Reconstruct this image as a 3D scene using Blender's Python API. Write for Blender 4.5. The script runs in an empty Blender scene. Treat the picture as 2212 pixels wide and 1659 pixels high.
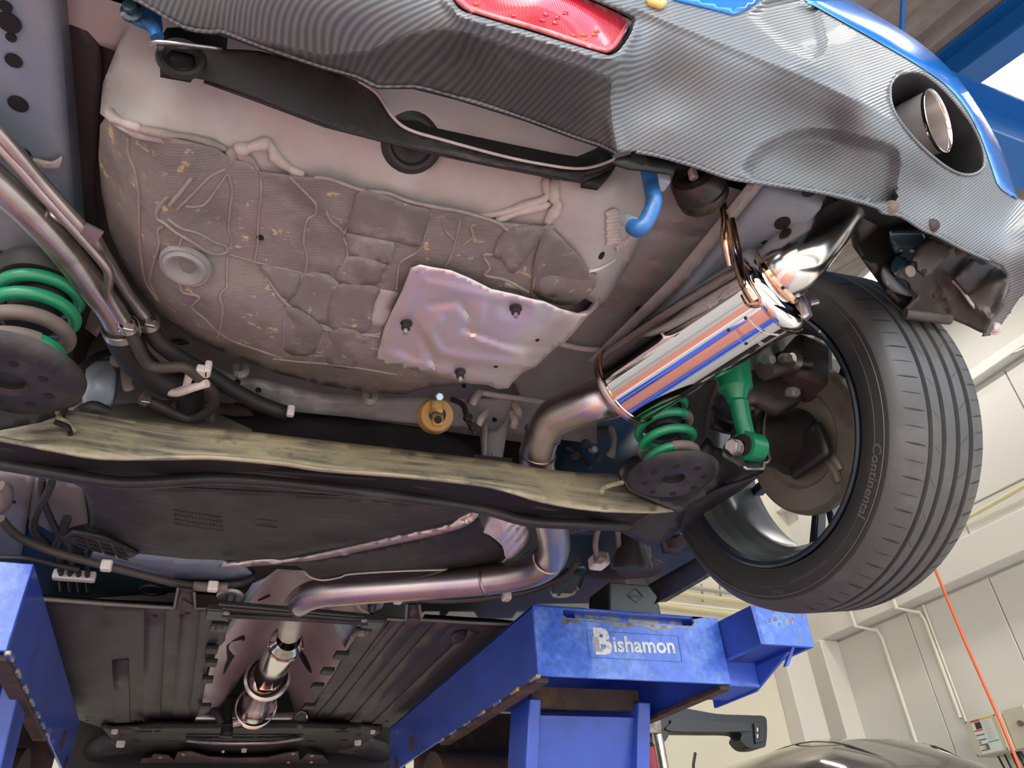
import bpy, bmesh, math, random
import numpy as np
from mathutils import Vector, Matrix
from mathutils.geometry import delaunay_2d_cdt, tessellate_polygon
random.seed(7)
scene = bpy.context.scene
col = scene.collection

# ------------------------------------------------------------------ camera
W, H, F = 2212.0, 1659.0, 1640.0
ZC = 1.45                                   # camera height above the floor
def _axes(vy, vz):
    c = np.array([W/2, H/2])
    Y = np.array([vy[0]-c[0], -(vy[1]-c[1]), -F]); Y /= np.linalg.norm(Y)
    Z = np.array([vz[0]-c[0], -(vz[1]-c[1]), -F]); Z -= Y*Z.dot(Y); Z /= np.linalg.norm(Z)
    return np.array([np.cross(Y, Z), Y, Z])
A = _axes((310, 2030), (936, -1470))        # vanishing points of the car's length and of the verticals
cam = bpy.data.cameras.new('camera')
cam.sensor_width = 36; cam.lens = F/W*36; cam.clip_start = .02
camo = bpy.data.objects.new('camera', cam); col.objects.link(camo)
camo.matrix_world = Matrix([[*A[0], 0], [*A[1], 0], [*A[2], ZC], [0, 0, 0, 1]])
scene.camera = camo

# ------------------------------------------------------------------ light
SUN_E, SKY_S, LAMP_W, EXPO = 6.0, 2.2, 75.0, -1.40
wd = bpy.data.worlds.new('sky'); scene.world = wd; wd.use_nodes = True
_n = wd.node_tree.nodes; _n.clear()
_bg = _n.new('ShaderNodeBackground'); _o = _n.new('ShaderNodeOutputWorld'); _s = _n.new('ShaderNodeTexSky')
_s.sky_type = 'NISHITA'; _s.sun_disc = False; _s.sun_elevation = math.radians(48); _s.sun_rotation = math.radians(200)
_s.air_density = 1.0; _s.dust_density = 3.0
_bg.inputs[1].default_value = SKY_S
wd.node_tree.links.new(_s.outputs[0], _bg.inputs[0]); wd.node_tree.links.new(_bg.outputs[0], _o.inputs[0])
_sl = bpy.data.lights.new('sun', 'SUN'); _sl.energy = SUN_E; _sl.angle = math.radians(1.0); _sl.color = (1, .95, .87)
_so = bpy.data.objects.new('sun', _sl); col.objects.link(_so)
_so.rotation_euler = Vector((.12, .36, -.93)).to_track_quat('-Z', 'Y').to_euler()   # from behind the open shutter
vs = scene.view_settings
vs.view_transform = 'Standard'; vs.look = 'None'; vs.gamma = 1; vs.exposure = EXPO; vs.use_curve_mapping = False

# ------------------------------------------------------------------ materials
MATS = {}
def mat(name, base, rough=.5, metal=0., spec=.5, coat=0., noise=None, bump=None, dirt=None, streak=None, chips=None, mottle=None, emit=None, trans=0., alpha=None, wave=None, aniso=0.):
    """noise=(scale, amount) brightness variation; dirt=(colour, scale, lo, hi) patches; bump=(scale, strength);
    streak=(colour, stretch xyz, lo, hi); chips=(colour, scale, thr); wave=(dir xyz, period m, colour2, bump)"""
    if name in MATS: return MATS[name]
    m = bpy.data.materials.new(name); m.use_nodes = True; MATS[name] = m
    nt = m.node_tree; N = nt.nodes; L = nt.links
    b = N['Principled BSDF']
    b.inputs['Roughness'].default_value = rough; b.inputs['Metallic'].default_value = metal
    b.inputs['Specular IOR Level'].default_value = spec
    if coat: b.inputs['Coat Weight'].default_value = coat; b.inputs['Coat Roughness'].default_value = .04
    if trans: b.inputs['Transmission Weight'].default_value = trans
    if emit: b.inputs['Emission Color'].default_value = (*emit[0], 1); b.inputs['Emission Strength'].default_value = emit[1]
    geo = N.new('ShaderNodeNewGeometry'); pos = geo.outputs['Position']
    def noi(scale, detail=4, vec=None, rough_=.6):
        t = N.new('ShaderNodeTexNoise'); t.inputs['Scale'].default_value = scale; t.inputs['Detail'].default_value = detail
        t.inputs['Roughness'].default_value = rough_
        L.new(vec or pos, t.inputs['Vector']); return t.outputs['Fac']
    def ramp(src, lo, hi):
        r = N.new('ShaderNodeMapRange'); r.inputs[1].default_value = lo; r.inputs[2].default_value = hi; r.clamp = True
        L.new(src, r.inputs[0]); return r.outputs[0]
    def mix(fac, a, c, mode='MIX'):
        x = N.new('ShaderNodeMix'); x.data_type = 'RGBA'; x.blend_type = mode
        if isinstance(fac, float): x.inputs[0].default_value = fac
        else: L.new(fac, x.inputs[0])
        for i, s in ((6, a), (7, c)):
            if isinstance(s, tuple): x.inputs[i].default_value = (*s, 1)
            else: L.new(s, x.inputs[i])
        return x.outputs[2]
    c = tuple(base); heights = []
    if wave:
        mp = N.new('ShaderNodeVectorMath'); mp.operation = 'DOT_PRODUCT'; L.new(pos, mp.inputs[0]); mp.inputs[1].default_value = wave[0]
        mm = N.new('ShaderNodeMath'); mm.operation = 'MULTIPLY'; L.new(mp.outputs['Value'], mm.inputs[0]); mm.inputs[1].default_value = 2*math.pi/wave[1]
        if len(wave) > 4:
            nz = N.new('ShaderNodeMath'); nz.operation = 'MULTIPLY_ADD'; L.new(noi(wave[4][0], 2), nz.inputs[0]); nz.inputs[1].default_value = wave[4][1]; L.new(mm.outputs[0], nz.inputs[2]); mm = nz
        sn = N.new('ShaderNodeMath'); sn.operation = 'SINE'; L.new(mm.outputs[0], sn.inputs[0])
        w = ramp(sn.outputs[0], -.9, .9)
        if wave[2]: c = mix(w, c, tuple(wave[2]))
        if wave[3]: heights.append((w, wave[3]))
    if mottle:
        for colr, sc, lo, hi in mottle: c = mix(ramp(noi(sc, 5), lo, hi), c, tuple(colr))
    if streak:
        v = N.new('ShaderNodeVectorMath'); v.operation = 'MULTIPLY'; L.new(pos, v.inputs[0]); v.inputs[1].default_value = streak[1]
        c = mix(ramp(noi(1, 5, v.outputs[0]), streak[2], streak[3]), c, tuple(streak[0]))
    if dirt:
        for d in (dirt if isinstance(dirt, list) else [dirt]):
            c = mix(ramp(noi(d[1], 6, None, .7), d[2], d[3]), c, tuple(d[0]))
    if noise:
        n_ = ramp(noi(noise[0], 6), .25, .75)
        c = mix(n_, mix(1., c, tuple([1-noise[1]]*3), 'MULTIPLY'), mix(1., c, tuple([1+noise[1]]*3), 'MULTIPLY'))
    if chips:
        c = mix(ramp(noi(chips[1], 3, None, .55), chips[2], chips[2]+.02), c, tuple(chips[0]))
    if isinstance(c, tuple): b.inputs['Base Color'].default_value = (*c, 1)
    else: L.new(c, b.inputs['Base Color'])
    if bump: heights.append((noi(bump[0], 5), bump[1]))
    prev = None
    for h, s in heights:
        bp = N.new('ShaderNodeBump'); bp.inputs['Strength'].default_value = min(1, s); bp.inputs['Distance'].default_value = .004
        L.new(h, bp.inputs['Height'])
        if prev: L.new(prev, bp.inputs['Normal'])
        prev = bp.outputs[0]
    if prev: L.new(prev, b.inputs['Normal'])
    return m
# ------------------------------------------------------------------ geometry helpers (coordinates relative to the camera position; build() lifts them by ZC)
def V(*a): return np.array(a, float)
def unit(a): a = np.asarray(a, float); return a/np.linalg.norm(a)
def rayd(u, v): return A @ np.array([(u-W/2)/F, -(v-H/2)/F, -1.0])
def P(u, v, ax, val):
    d = rayd(u, v); return d*(val/d['xyz'.index(ax)])
def PP(L): return [P(*q) if isinstance(q[2], str) else V(*q) for q in L]
def cr(pts, n=6, closed=False):
    """Catmull-Rom through the points"""
    p = [np.asarray(q, float) for q in pts]; out = []
    m = len(p); rng = m if closed else m-1
    for i in range(rng):
        if closed: a, b, c, d = p[i-1], p[i], p[(i+1) % m], p[(i+2) % m]
        else: a, b, c, d = p[max(i-1, 0)], p[i], p[i+1], p[min(i+2, m-1)]
        for k in range(n):
            t = k/n
            out.append(.5*((2*b)+(c-a)*t+(2*a-5*b+4*c-d)*t*t+(3*b-a-3*c+d)*t**3))
    if not closed: out.append(p[-1])
    return out
WORLD = {}
class MB:
    def __init__(s): s.v = []; s.f = []
    def add(s, vs, fs):
        o = len(s.v); s.v += [np.asarray(q, float) for q in vs]; s.f += [tuple(o+i for i in f) for f in fs]; return s
    def box(s, c, sx, sy, sz, R=None):
        R = np.eye(3) if R is None else R
        vs = [np.asarray(c)+R @ V(i*sx/2, j*sy/2, k*sz/2) for i in (-1, 1) for j in (-1, 1) for k in (-1, 1)]
        return s.add(vs, [(0, 1, 3, 2), (4, 6, 7, 5), (0, 4, 5, 1), (2, 3, 7, 6), (0, 2, 6, 4), (1, 5, 7, 3)])
    def hexa(s, p):           # 8 points: bottom four, top four in the same order
        return s.add(p, [(3, 2, 1, 0), (4, 5, 6, 7), (0, 1, 5, 4), (1, 2, 6, 5), (2, 3, 7, 6), (3, 0, 4, 7)])
    def bar(s, a, b, w, h, up=(0, 0, 1)):
        a = V(*a); b = V(*b); d = unit(b-a); x = unit(np.cross(d, up)); z = np.cross(x, d)
        vs = [q+x*i*w/2+z*k*h/2 for q in (a, b) for i, k in ((-1, -1), (1, -1), (1, 1), (-1, 1))]
        return s.hexa(vs)
    def tube(s, pts, r, seg=12, sm=0, cap=True, flat=None):
        if sm:
            rr = r if not np.isscalar(r) else [r]*len(pts)
            q = cr([np.append(p, x) for p, x in zip(pts, rr)], sm)
            pts = [x[:3] for x in q]; r = [x[3] for x in q]
        if np.isscalar(r): r = [r]*len(pts)
        pts = [np.asarray(p, float) for p in pts]; n = len(pts)
        up = V(.31, .2, .93); o = len(s.v); x = None
        for i in range(n):
            d = unit(pts[min(i+1, n-1)]-pts[max(i-1, 0)])
            x = unit(np.cross(d, up)) if x is None else unit(x-d*x.dot(d))
            y = np.cross(d, x)
            for k in range(seg):
                a = 2*math.pi*k/seg
                s.v.append(pts[i]+(x*math.cos(a)+y*math.sin(a))*r[i])
        for i in range(n-1):
            for k in range(seg):
                k2 = (k+1) % seg
                s.f.append((o+i*seg+k, o+i*seg+k2, o+(i+1)*seg+k2, o+(i+1)*seg+k))
        if cap:
            s.f.append(tuple(o+k for k in range(seg))[::-1]); s.f.append(tuple(o+(n-1)*seg+k for k in range(seg)))
        return s
    def lathe(s, c, ax, prof, seg=48, arc=(0, 2*math.pi), closed=False):
        """prof: list of (distance along ax, radius)"""
        ax = unit(ax); x = unit(np.cross(ax, (0.13, .2, 1))); y = np.cross(ax, x); c = np.asarray(c, float)
        full = arc[1]-arc[0] > 6.28; n = len(prof); o = len(s.v); S = seg if full else seg+1
        for k in range(S):
            a = arc[0]+(arc[1]-arc[0])*k/seg
            for t, r in prof: s.v.append(c+ax*t+(x*math.cos(a)+y*math.sin(a))*r)
        for k in range(seg):
            k2 = (k+1) % S
            for i in range(n if closed else n-1):
                j = (i+1) % n
                s.f.append((o+k*n+i, o+k2*n+i, o+k2*n+j, o+k*n+j))
        return s
    def disc(s, c, ax, r, t, seg=20): return s.lathe(c, ax, [(0, 0.0001), (0, r), (t, r), (t, .0001)], seg)
    def bolt(s, c, ax, r, t, seg=6): return s.lathe(c, ax, [(0, .0002), (0, r), (t*.8, r), (t, r*.8), (t, .0002)], seg)
    def prism(s, outline, vec, holes=()):
        """flat polygon (3-D points) extruded by vec"""
        vec = np.asarray(vec, float); loops = [list(outline)]+[list(h) for h in holes]
        flat = [q for l in loops for q in l]; n = len(flat)
        tris = tessellate_polygon([[Vector(q) for q in l] for l in loops])
        fs = [tuple(t) for t in tris]+[tuple(n+i for i in t[::-1]) for t in tris]
        o = 0
        for l in loops:
            m = len(l)
            for i in range(m): fs.append((o+i, o+(i+1) % m, n+o+(i+1) % m, n+o+i))
            o += m
        return s.add(flat+[q+vec for q in flat], fs)
    def grid(s, rows):
        n = len(rows[0]); o = len(s.v)
        for r in rows: s.v += [np.asarray(q, float) for q in r]
        for i in range(len(rows)-1):
            for j in range(n-1): s.f.append((o+i*n+j, o+i*n+j+1, o+(i+1)*n+j+1, o+(i+1)*n+j))
        return s
    def build(s, name, m, parent=None, label=None, smooth=35, solid=0, bevel=0, sub=0, kind=None, off=1.):
        v = np.array(s.v)+V(0, 0, ZC); c = (v.min(0)+v.max(0))/2
        me = bpy.data.meshes.new(name); me.from_pydata((v-c).tolist(), [], s.f)
        bm = bmesh.new(); bm.from_mesh(me)
        if not solid: bmesh.ops.recalc_face_normals(bm, faces=bm.faces)
        bm.to_mesh(me); bm.free()
        me.materials.append(MATS[m] if isinstance(m, str) else m)
        o = bpy.data.objects.new(name, me); col.objects.link(o)
        if parent is not None: o.parent = parent; o.location = Vector(c)-WORLD[parent.name]
        else: o.location = c
        WORLD[o.name] = Vector(c)
        if solid:
            md = o.modifiers.new('solid', 'SOLIDIFY'); md.thickness = solid; md.offset = off
        if bevel:
            md = o.modifiers.new('bevel', 'BEVEL'); md.width = bevel; md.segments = 2; md.limit_method = 'ANGLE'; md.angle_limit = math.radians(40)
        if sub:
            md = o.modifiers.new('sub', 'SUBSURF'); md.levels = sub; md.render_levels = sub
        if smooth:
            me.shade_smooth()
            if smooth < 180: me.set_sharp_from_angle(angle=math.radians(smooth))
        if label: o['label'] = label
        if kind: o['kind'] = kind
        return o
def thing(name, label, cat, loc, group=None):
    o = bpy.data.objects.new(name, None); col.objects.link(o); o.empty_display_size = .1
    o.location = Vector(loc)+Vector((0, 0, ZC)); WORLD[o.name] = o.location.copy()
    o['label'] = label; o['category'] = cat
    if group: o['group'] = group
    return o
def tag(o, label, cat, group=None):
    o['label'] = label; o['category'] = cat
    if group: o['group'] = group
    return o
# ---- sheets: an outline and a few depth points give a surface with its own relief
def inpoly(p, poly): return bool(inpoly_v(np.array([p[0]]), np.array([p[1]]), poly)[0])
def inpoly_v(x, y, poly):
    r = np.zeros(np.shape(x), bool); q = np.array(poly, float); j = len(q)-1
    for i in range(len(q)):
        xi, yi = q[i]; xj, yj = q[j]
        if yi != yj: r ^= ((yi > y) != (yj > y)) & (x < (xj-xi)*(y-yi)/(yj-yi)+xi)
        j = i
    return r
def dseg(u, v, L):
    """distance of points to a polyline (arrays or scalars)"""
    u = np.asarray(u, float); v = np.asarray(v, float); best = np.full(u.shape, 1e9)
    p = np.array(L, float)
    for a, b in zip(p[:-1], p[1:]):
        ab = b-a; k = np.clip(((u-a[0])*ab[0]+(v-a[1])*ab[1])/max(ab.dot(ab), 1e-9), 0, 1)
        best = np.minimum(best, (a[0]+ab[0]*k-u)**2+(a[1]+ab[1]*k-v)**2)
    return np.sqrt(best)
class Depth:
    """inverse depth over the picture plane through the given points (a plane stays a plane, more points bend it)"""
    def __init__(s, ctrl, reg=1e-9):
        uv = np.array([(c[0], c[1]) for c in ctrl], float)/1000
        inv = np.array([1/(c[3]/rayd(c[0], c[1])['xyz'.index(c[2])]) for c in ctrl])
        n = len(ctrl); s.uv = uv
        Q = np.c_[np.ones(n), uv]
        if n <= 3: s.w = np.zeros(n); s.a = np.linalg.lstsq(Q, inv, rcond=None)[0]; return
        M = np.zeros((n+3, n+3)); M[:n, :n] = s.K(uv)+reg*np.eye(n); M[:n, n:] = Q; M[n:, :n] = Q.T
        sol = np.linalg.solve(M, np.r_[inv, 0, 0, 0]); s.w = sol[:n]; s.a = sol[n:]
    def K(s, q):
        r2 = ((q[:, None]-s.uv[None])**2).sum(2); return .5*r2*np.log(r2+1e-12)
    def __call__(s, uvs):
        q = np.array(uvs, float)/1000
        return 1/(s.a[0]+q @ s.a[1:]+s.K(q) @ s.w)
    def pt(s, u, v, lift=0.):
        return rayd(u, v)*float(s([(u, v)])[0]-lift)
def smooth2(L, n=5, closed=True): return [tuple(q) for q in cr([V(*p) for p in L], n, closed)]
def sheet(name, outline, ctrl, m, parent=None, step=16, holes=(), relief=None, solid=.0015, sm=0, label=None, smooth=40, lines=(), kind=None, off=None):
    dep = ctrl if isinstance(ctrl, Depth) else Depth(ctrl)
    out = smooth2(outline, sm) if sm else [tuple(map(float, p)) for p in outline]
    def dens(L, closed=True):
        r = []; n = len(L)
        for i in range(n if closed else n-1):
            a = np.array(L[i]); b = np.array(L[(i+1) % n]); k = max(1, int(np.linalg.norm(b-a)/step))
            r += [tuple(a+(b-a)*j/k) for j in range(k)]
        if not closed: r.append(tuple(map(float, L[-1])))
        return r
    loops = [dens(out)]+[dens(list(map(tuple, h))) for h in holes]
    pv = []; pe = []
    for l in loops:
        o = len(pv); pv += l; pe += [(o+i, o+(i+1) % len(l)) for i in range(len(l))]
    for l in lines:
        l = dens(l, False); o = len(pv); pv += l; pe += [(o+i, o+i+1) for i in range(len(l)-1)]
    xs = [p[0] for p in out]; ys = [p[1] for p in out]
    gx = []; gy = []; y = min(ys); row = 0
    while y < max(ys):
        r = np.arange(min(xs)+(step/2 if row % 2 else 0), max(xs), step); gx.append(r); gy.append(np.full(r.shape, y)); y += step*.87; row += 1
    gx = np.concatenate(gx); gy = np.concatenate(gy)
    ok = inpoly_v(gx, gy, loops[0])
    for h in loops[1:]: ok &= ~inpoly_v(gx, gy, h)
    gx, gy = gx[ok], gy[ok]
    for l in loops: 
        ok = dseg(gx, gy, l+l[:1]) > step*.5; gx, gy = gx[ok], gy[ok]
    pv += list(zip(gx.tolist(), gy.tolist()))
    v2, _, tri, *_r = delaunay_2d_cdt([Vector(p) for p in pv], pe, [], 0, 1e-4)
    q2 = np.array([(p.x, p.y) for p in v2]); tr = np.array([tuple(t) for t in tri]); cc = q2[tr].mean(1)
    ok = inpoly_v(cc[:, 0], cc[:, 1], loops[0])
    for h in loops[1:]: ok &= ~inpoly_v(cc[:, 0], cc[:, 1], h)
    keep = [tuple(int(i) for i in t) for t in tr[ok]]
    D = dep([(p.x, p.y) for p in v2])
    if relief: D = D-relief(q2[:, 0], q2[:, 1])
    mb = MB(); pts = [rayd(p.x, p.y)*d for p, d in zip(v2, D)]
    # faces towards the camera (which sits at the origin)
    fs = []
    for a, b, c in keep:
        nrm = np.cross(pts[b]-pts[a], pts[c]-pts[a])
        fs.append((a, b, c) if nrm.dot(pts[a]) < 0 else (a, c, b))
    mb.add(pts, fs)
    o = mb.build(name, m, parent, label, smooth, solid=solid, kind=kind, off=-1.)
    return o
def line_relief(segs):
    """segs: (points, half width px, height m): soft ridge (+) or groove (-) along a line"""
    def f(u, v):
        t = 0.
        for p, w, h in segs:
            d = dseg(u, v, p); t = t+h*np.exp(-np.minimum((d/w)**2*1.4, 60))
        return t
    return f
def blob_relief(bl):
    """bl: (u, v, ru, rv, angle deg, height, sharpness)"""
    def f(u, v):
        t = 0.; u = np.asarray(u, float); v = np.asarray(v, float)
        for cu, cv, ru, rv, an, h, sh in bl:
            a = math.radians(an); x = (u-cu)*math.cos(a)+(v-cv)*math.sin(a); y = -(u-cu)*math.sin(a)+(v-cv)*math.cos(a)
            t = t+h/(1+np.exp(np.minimum((np.hypot(x/ru, y/rv)-1)*sh, 50)))
        return t
    return f
def ell(cu, cv, ru, rv, an=0, n=24):
    a = math.radians(an)
    return [(cu+ru*math.cos(t)*math.cos(a)-rv*math.sin(t)*math.sin(a), cv+ru*math.cos(t)*math.sin(a)+rv*math.sin(t)*math.cos(a)) for t in [2*math.pi*k/n for k in range(n)]]
def text_flat(s, size, bold=0.):
    """2-D mesh of a word: (verts, faces), centred"""
    cu = bpy.data.curves.new('txt', 'FONT'); cu.body = s; cu.size = size; cu.align_x = 'CENTER'; cu.align_y = 'CENTER'; cu.offset = bold; cu.resolution_u = 3
    ob = bpy.data.objects.new('txt', cu); col.objects.link(ob)
    bpy.context.view_layer.update()
    me = bpy.data.meshes.new_from_object(ob.evaluated_get(bpy.context.evaluated_depsgraph_get()))
    r = ([(v.co.x, v.co.y) for v in me.vertices], [tuple(p.vertices) for p in me.polygons])
    bpy.data.objects.remove(ob); bpy.data.curves.remove(cu); bpy.data.meshes.remove(me)
    return r
# ------------------------------------------------------------------ palette
mat('floor_red', (.42, .185, .15), .35, noise=(3, .12), dirt=((.25, .13, .11), 2.2, .52, .75))
mat('floor_white', (.75, .74, .70), .35, noise=(5, .08))
mat('floor_blue', (.10, .13, .27), .35, noise=(5, .1))
mat('floor_grey', (.36, .36, .345), .45, noise=(2, .12))
mat('wall_paint', (.72, .71, .67), .6, noise=(1.2, .04))
mat('wall_cream', (.80, .76, .63), .6, noise=(1.2, .04))
mat('ledge_paint', (.76, .75, .71), .5)
mat('roof_metal', (.30, .255, .23), .55, noise=(4, .25), dirt=((.20, .17, .16), 3, .5, .7))
mat('beam_blue', (.01, .13, .42), .4, noise=(6, .1))
mat('skylight', (.9, .92, .95), .4, emit=((.93, .96, 1), 1.6))
mat('skylight_frame', (.62, .50, .36), .5)
mat('pvc', (.82, .81, .72), .4)
mat('pvc_yellow', (.72, .66, .42), .4)
mat('steel_pipe', (.55, .55, .53), .35, .8)
mat('hose_orange', (.80, .13, .03), .45)
mat('box_beige', (.58, .54, .42), .5, noise=(20, .05))
mat('sticker', (.72, .76, .72), .5)
for n_, c_ in dict(red=(.6, .05, .06), yellow=(.72, .50, .08), green=(.05, .38, .18), grey=(.16, .16, .17), black=(.03, .03, .035), blue=(.08, .2, .55), faint=(.5, .54, .52)).items(): mat('print_'+n_, c_, .5)
mat('lift_blue', (.035, .09, .46), .38, noise=(7, .22), bump=(350, .06), dirt=((.02, .05, .25), 4, .55, .8), chips=((.20, .16, .13), 38, .76), coat=.25)
mat('lift_blue_worn', (.045, .125, .56), .36, noise=(60, .3), bump=(420, .12), dirt=((.13, .26, .68), 9, .48, .62), chips=((.16, .15, .14), 150, .735), coat=.3)
mat('bare_steel', (.22, .20, .18), .45, .6, noise=(40, .3), dirt=((.16, .10, .06), 30, .5, .6))
mat('worn_steel', (.30, .28, .25), .4, .5, noise=(50, .35), dirt=((.07, .14, .50), 35, .5, .56))
mat('rust_dark', (.045, .028, .02), .7, noise=(20, .4), dirt=((.12, .06, .02), 12, .5, .65))
mat('lift_white', (.62, .66, .66), .5, dirt=((.38, .40, .36), 90, .5, .62))
mat('sticker_line', (.02, .05, .22), .4)
mat('rubber_block', (.045, .048, .04), .45, noise=(30, .2), bump=(80, .08))
mat('rubber_mark', (.018, .019, .016), .5)
mat('machine_black', (.007, .0075, .009), .3, bump=(300, .05))
mat('machine_grey', (.018, .02, .02), .35)
mat('machine_red', (.55, .02, .025), .35)
mat('chrome', (.75, .74, .72), .07, 1.)
mat('rod_steel', (.60, .54, .46), .18, 1., noise=(30, .3))
mat('parked_paint', (.13, .12, .11), .12, .4, coat=1.)
mat('parked_glass', (.02, .022, .025), .05, coat=1.)

# ------------------------------------------------------------------ the workshop
FL = -ZC                                   # floor level in camera-relative coordinates
def struct(mb, name, m, **k):
    o = mb.build(name, m, smooth=30, **k); o['kind'] = 'structure'; return o
XR, XL, YF, YB = 6.0, -4.2, 6.2, -1.6      # walls and the open shutter side
floor = struct(MB().box((1, .3, FL-.1), 30, 30, .2), 'floor', 'floor_grey')
for x_, w_ in ((.12, 1.45), (-2.05, 1.4)): MB().box((x_, 1.3, FL+.002), w_, 5.6, .004).build('painted_bay', 'floor_red', floor)
for x_, w_, m_ in ((-1.29, .12, 'floor_white'), (-.66, .10, 'floor_white'), (.95, .10, 'floor_blue')):
    MB().box((x_, 1.6, FL+.0025), w_, 6.2, .005).build('floor_line', m_, floor)
wr = struct(MB().box((XR+.1, 2.3, FL+3.2), .2, 7.8, 6.4), 'wall_right', 'wall_paint')
wl = struct(MB().box((XL-.1, 2.3, FL+3.2), .2, 7.8, 6.4), 'wall_left', 'wall_paint')
wf = struct(MB().box(((XR+XL)/2, YF+.1, FL+3.6), XR-XL+.4, .2, 7.2), 'wall_front', 'wall_cream')
# panels, ledges and pilaster on the right wall
struct(MB().box((XR-.10, 2.3, 2.22), .2, 7.8, .30), 'trim_1', 'ledge_paint', bevel=.01)
struct(MB().box((XR-.06, 2.3, 3.62), .12, 7.8, .10), 'trim_2', 'ledge_paint', bevel=.01)
struct(MB().box((XR-.12, YF-.12, (FL+2.07)/2), .24, .24, 2.07-FL), 'trim_3', 'ledge_paint', bevel=.01)
struct(MB().box((5.45, YF-.1, .4), .30, .2, 3.7), 'trim_4', 'ledge_paint', bevel=.01)
ys = [6.0, 5.05, 4.15, 3.25, 2.35, 1.45, .55, -.35]
for a, b in zip(ys[1:], ys[:-1]):
    MB().box((XR-.012, (a+b)/2, (FL+2.07)/2+.03), .024, b-a-.012, 2.07-FL-.1).build('panel', 'wall_paint', wr, bevel=.004)
    MB().box((XR-.012, (a+b)/2, 2.97), .024, b-a-.012, 1.15).build('panel', 'wall_paint', wr, bevel=.004)
# roof: trapezoidal sheets falling towards the shutter
def roofz(y): return 4.0+.30*(y-1.3)
mb = MB(); rows = []
pitch = .23; x = XL-.2; prof = []
while x < XR+.2:
    prof += [(x, 0), (x+.09, 0), (x+.125, .055), (x+.195, .055)]; x += pitch
SK = (3.80, 4.55, .1, 1.50)
for y in (YB-.6, SK[2], SK[3], YF+.1): rows.append([V(px_, y, roofz(y)+pz_) for px_, pz_ in prof])
mb.grid(rows)
mb.f = [f for f in mb.f if not (SK[0]-.05 < sum(mb.v[i][0] for i in f)/4 < SK[1]+.05 and SK[2] < sum(mb.v[i][1] for i in f)/4 < SK[3])]
ceil = mb.build('ceiling', 'roof_metal', smooth=20, solid=.004); ceil['kind'] = 'structure'
win = thing('window_1', 'bright corrugated skylight in the workshop roof', 'skylight', ((SK[0]+SK[1])/2, (SK[2]+SK[3])/2, roofz(1.1)))
win['kind'] = 'structure'; del win['category']
for i in range(10):
    xx = SK[0]+.04+i*.072
    MB().hexa([V(xx, SK[2], roofz(SK[2])+.03), V(xx+.06, SK[2], roofz(SK[2])+.03), V(xx+.06, SK[3], roofz(SK[3])+.03), V(xx, SK[3], roofz(SK[3])+.03),
               V(xx+.012, SK[2], roofz(SK[2])+.05), V(xx+.048, SK[2], roofz(SK[2])+.05), V(xx+.048, SK[3], roofz(SK[3])+.05), V(xx+.012, SK[3], roofz(SK[3])+.05)]).build('pane', 'skylight', win)
for (xa, ya), (xb, yb) in (((SK[0]-.06, SK[2]), (SK[0]-.06, SK[3])), ((SK[1]+.08, SK[2]), (SK[1]+.08, SK[3])), ((SK[0]-.12, SK[2]-.06), (SK[1]+.14, SK[2]-.06)), ((SK[0]-.12, SK[3]+.06), (SK[1]+.14, SK[3]+.06))):
    MB().bar((xa, ya, roofz(ya)-.02), (xb, yb, roofz(yb)-.02), .13, .12).build('window_frame', 'skylight_frame', win)
def ibeam(name, a, b, w, h, label):
    a = V(*a); b = V(*b); t = thing(name, label, 'beam', (a+b)/2); z = V(0, 0, 1)
    MB().bar(a-z*h/2, b-z*h/2, w, .018).build('flange', 'beam_blue', t)
    MB().bar(a+z*h/2, b+z*h/2, w, .018).build('flange', 'beam_blue', t)
    MB().bar(a, b, .014, h).build('web', 'beam_blue', t)
    return t
ibeam('roof_beam', (3.56, YB, roofz(YB)-.14), (3.56, YF-.02, roofz(YF)-.14), .18, .22, 'blue steel rafter running beside the bright skylight')
ibeam('roof_beam', (1.6, 1.2, 2.86), (XR-.01, 1.2, 2.86), .2, .42, 'blue steel crossbeam behind the blue edge of the bumper')
tag(MB().tube([P(2060, 233, 'z', 3.3), P(2330, 214, 'z', 3.3)], .013, 10).build('brace_rod', 'beam_blue'), 'thin blue brace rod crossing below the skylight', 'rod')
tag(MB().tube([P(1956, -120, 'z', 3.6), P(1946, 120, 'z', 3.35)], .013, 10).build('brace_rod', 'beam_blue'), 'short blue brace rod in front of the brown roof sheets', 'rod')
# fluorescent battens added out of view to light the room and its walls
lamp_m = mat('added_lamp_tube', (.9, .9, .9), .4, emit=((1, .96, .88), 6.0))
for i, (lx, ly) in enumerate(((4.9, 3.4), (4.9, 5.3), (-2.6, 1.0), (-2.6, 4.0), (2.6, -.6), (-.6, -.6))):
    t = thing('added_strip_lamp', ('added unseen strip lamp beside the right wall, nearer the lift', 'added unseen strip lamp beside the right wall, nearer the corner', 'added unseen strip lamp beside the left wall, nearer the shutter', 'added unseen strip lamp beside the left wall, nearer the front wall', 'added unseen strip lamp above the shutter, on the right', 'added unseen strip lamp above the shutter, on the left')[i], 'lamp', (lx, ly, roofz(ly)-.34), 'added unseen strip lamps under the workshop roof')
    MB().box((lx, ly, roofz(ly)-.27), .16, 1.25, .06).build('housing', 'ledge_paint', t, bevel=.006)
    for s in (-.04, .04): MB().tube([V(lx+s, ly-.6, roofz(ly)-.325), V(lx+s, ly+.6, roofz(ly)-.325)], .014, 8).build('added_tube', 'added_lamp_tube', t)
    al = bpy.data.lights.new('added_strip_light', 'AREA'); al.shape = 'RECTANGLE'; al.size = .16; al.size_y = 1.2; al.energy = LAMP_W; al.color = (1, .95, .86)
    ao = bpy.data.objects.new('added_strip_light', al); col.objects.link(ao); ao.parent = t; ao.location = (0, 0, .0)
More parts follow.
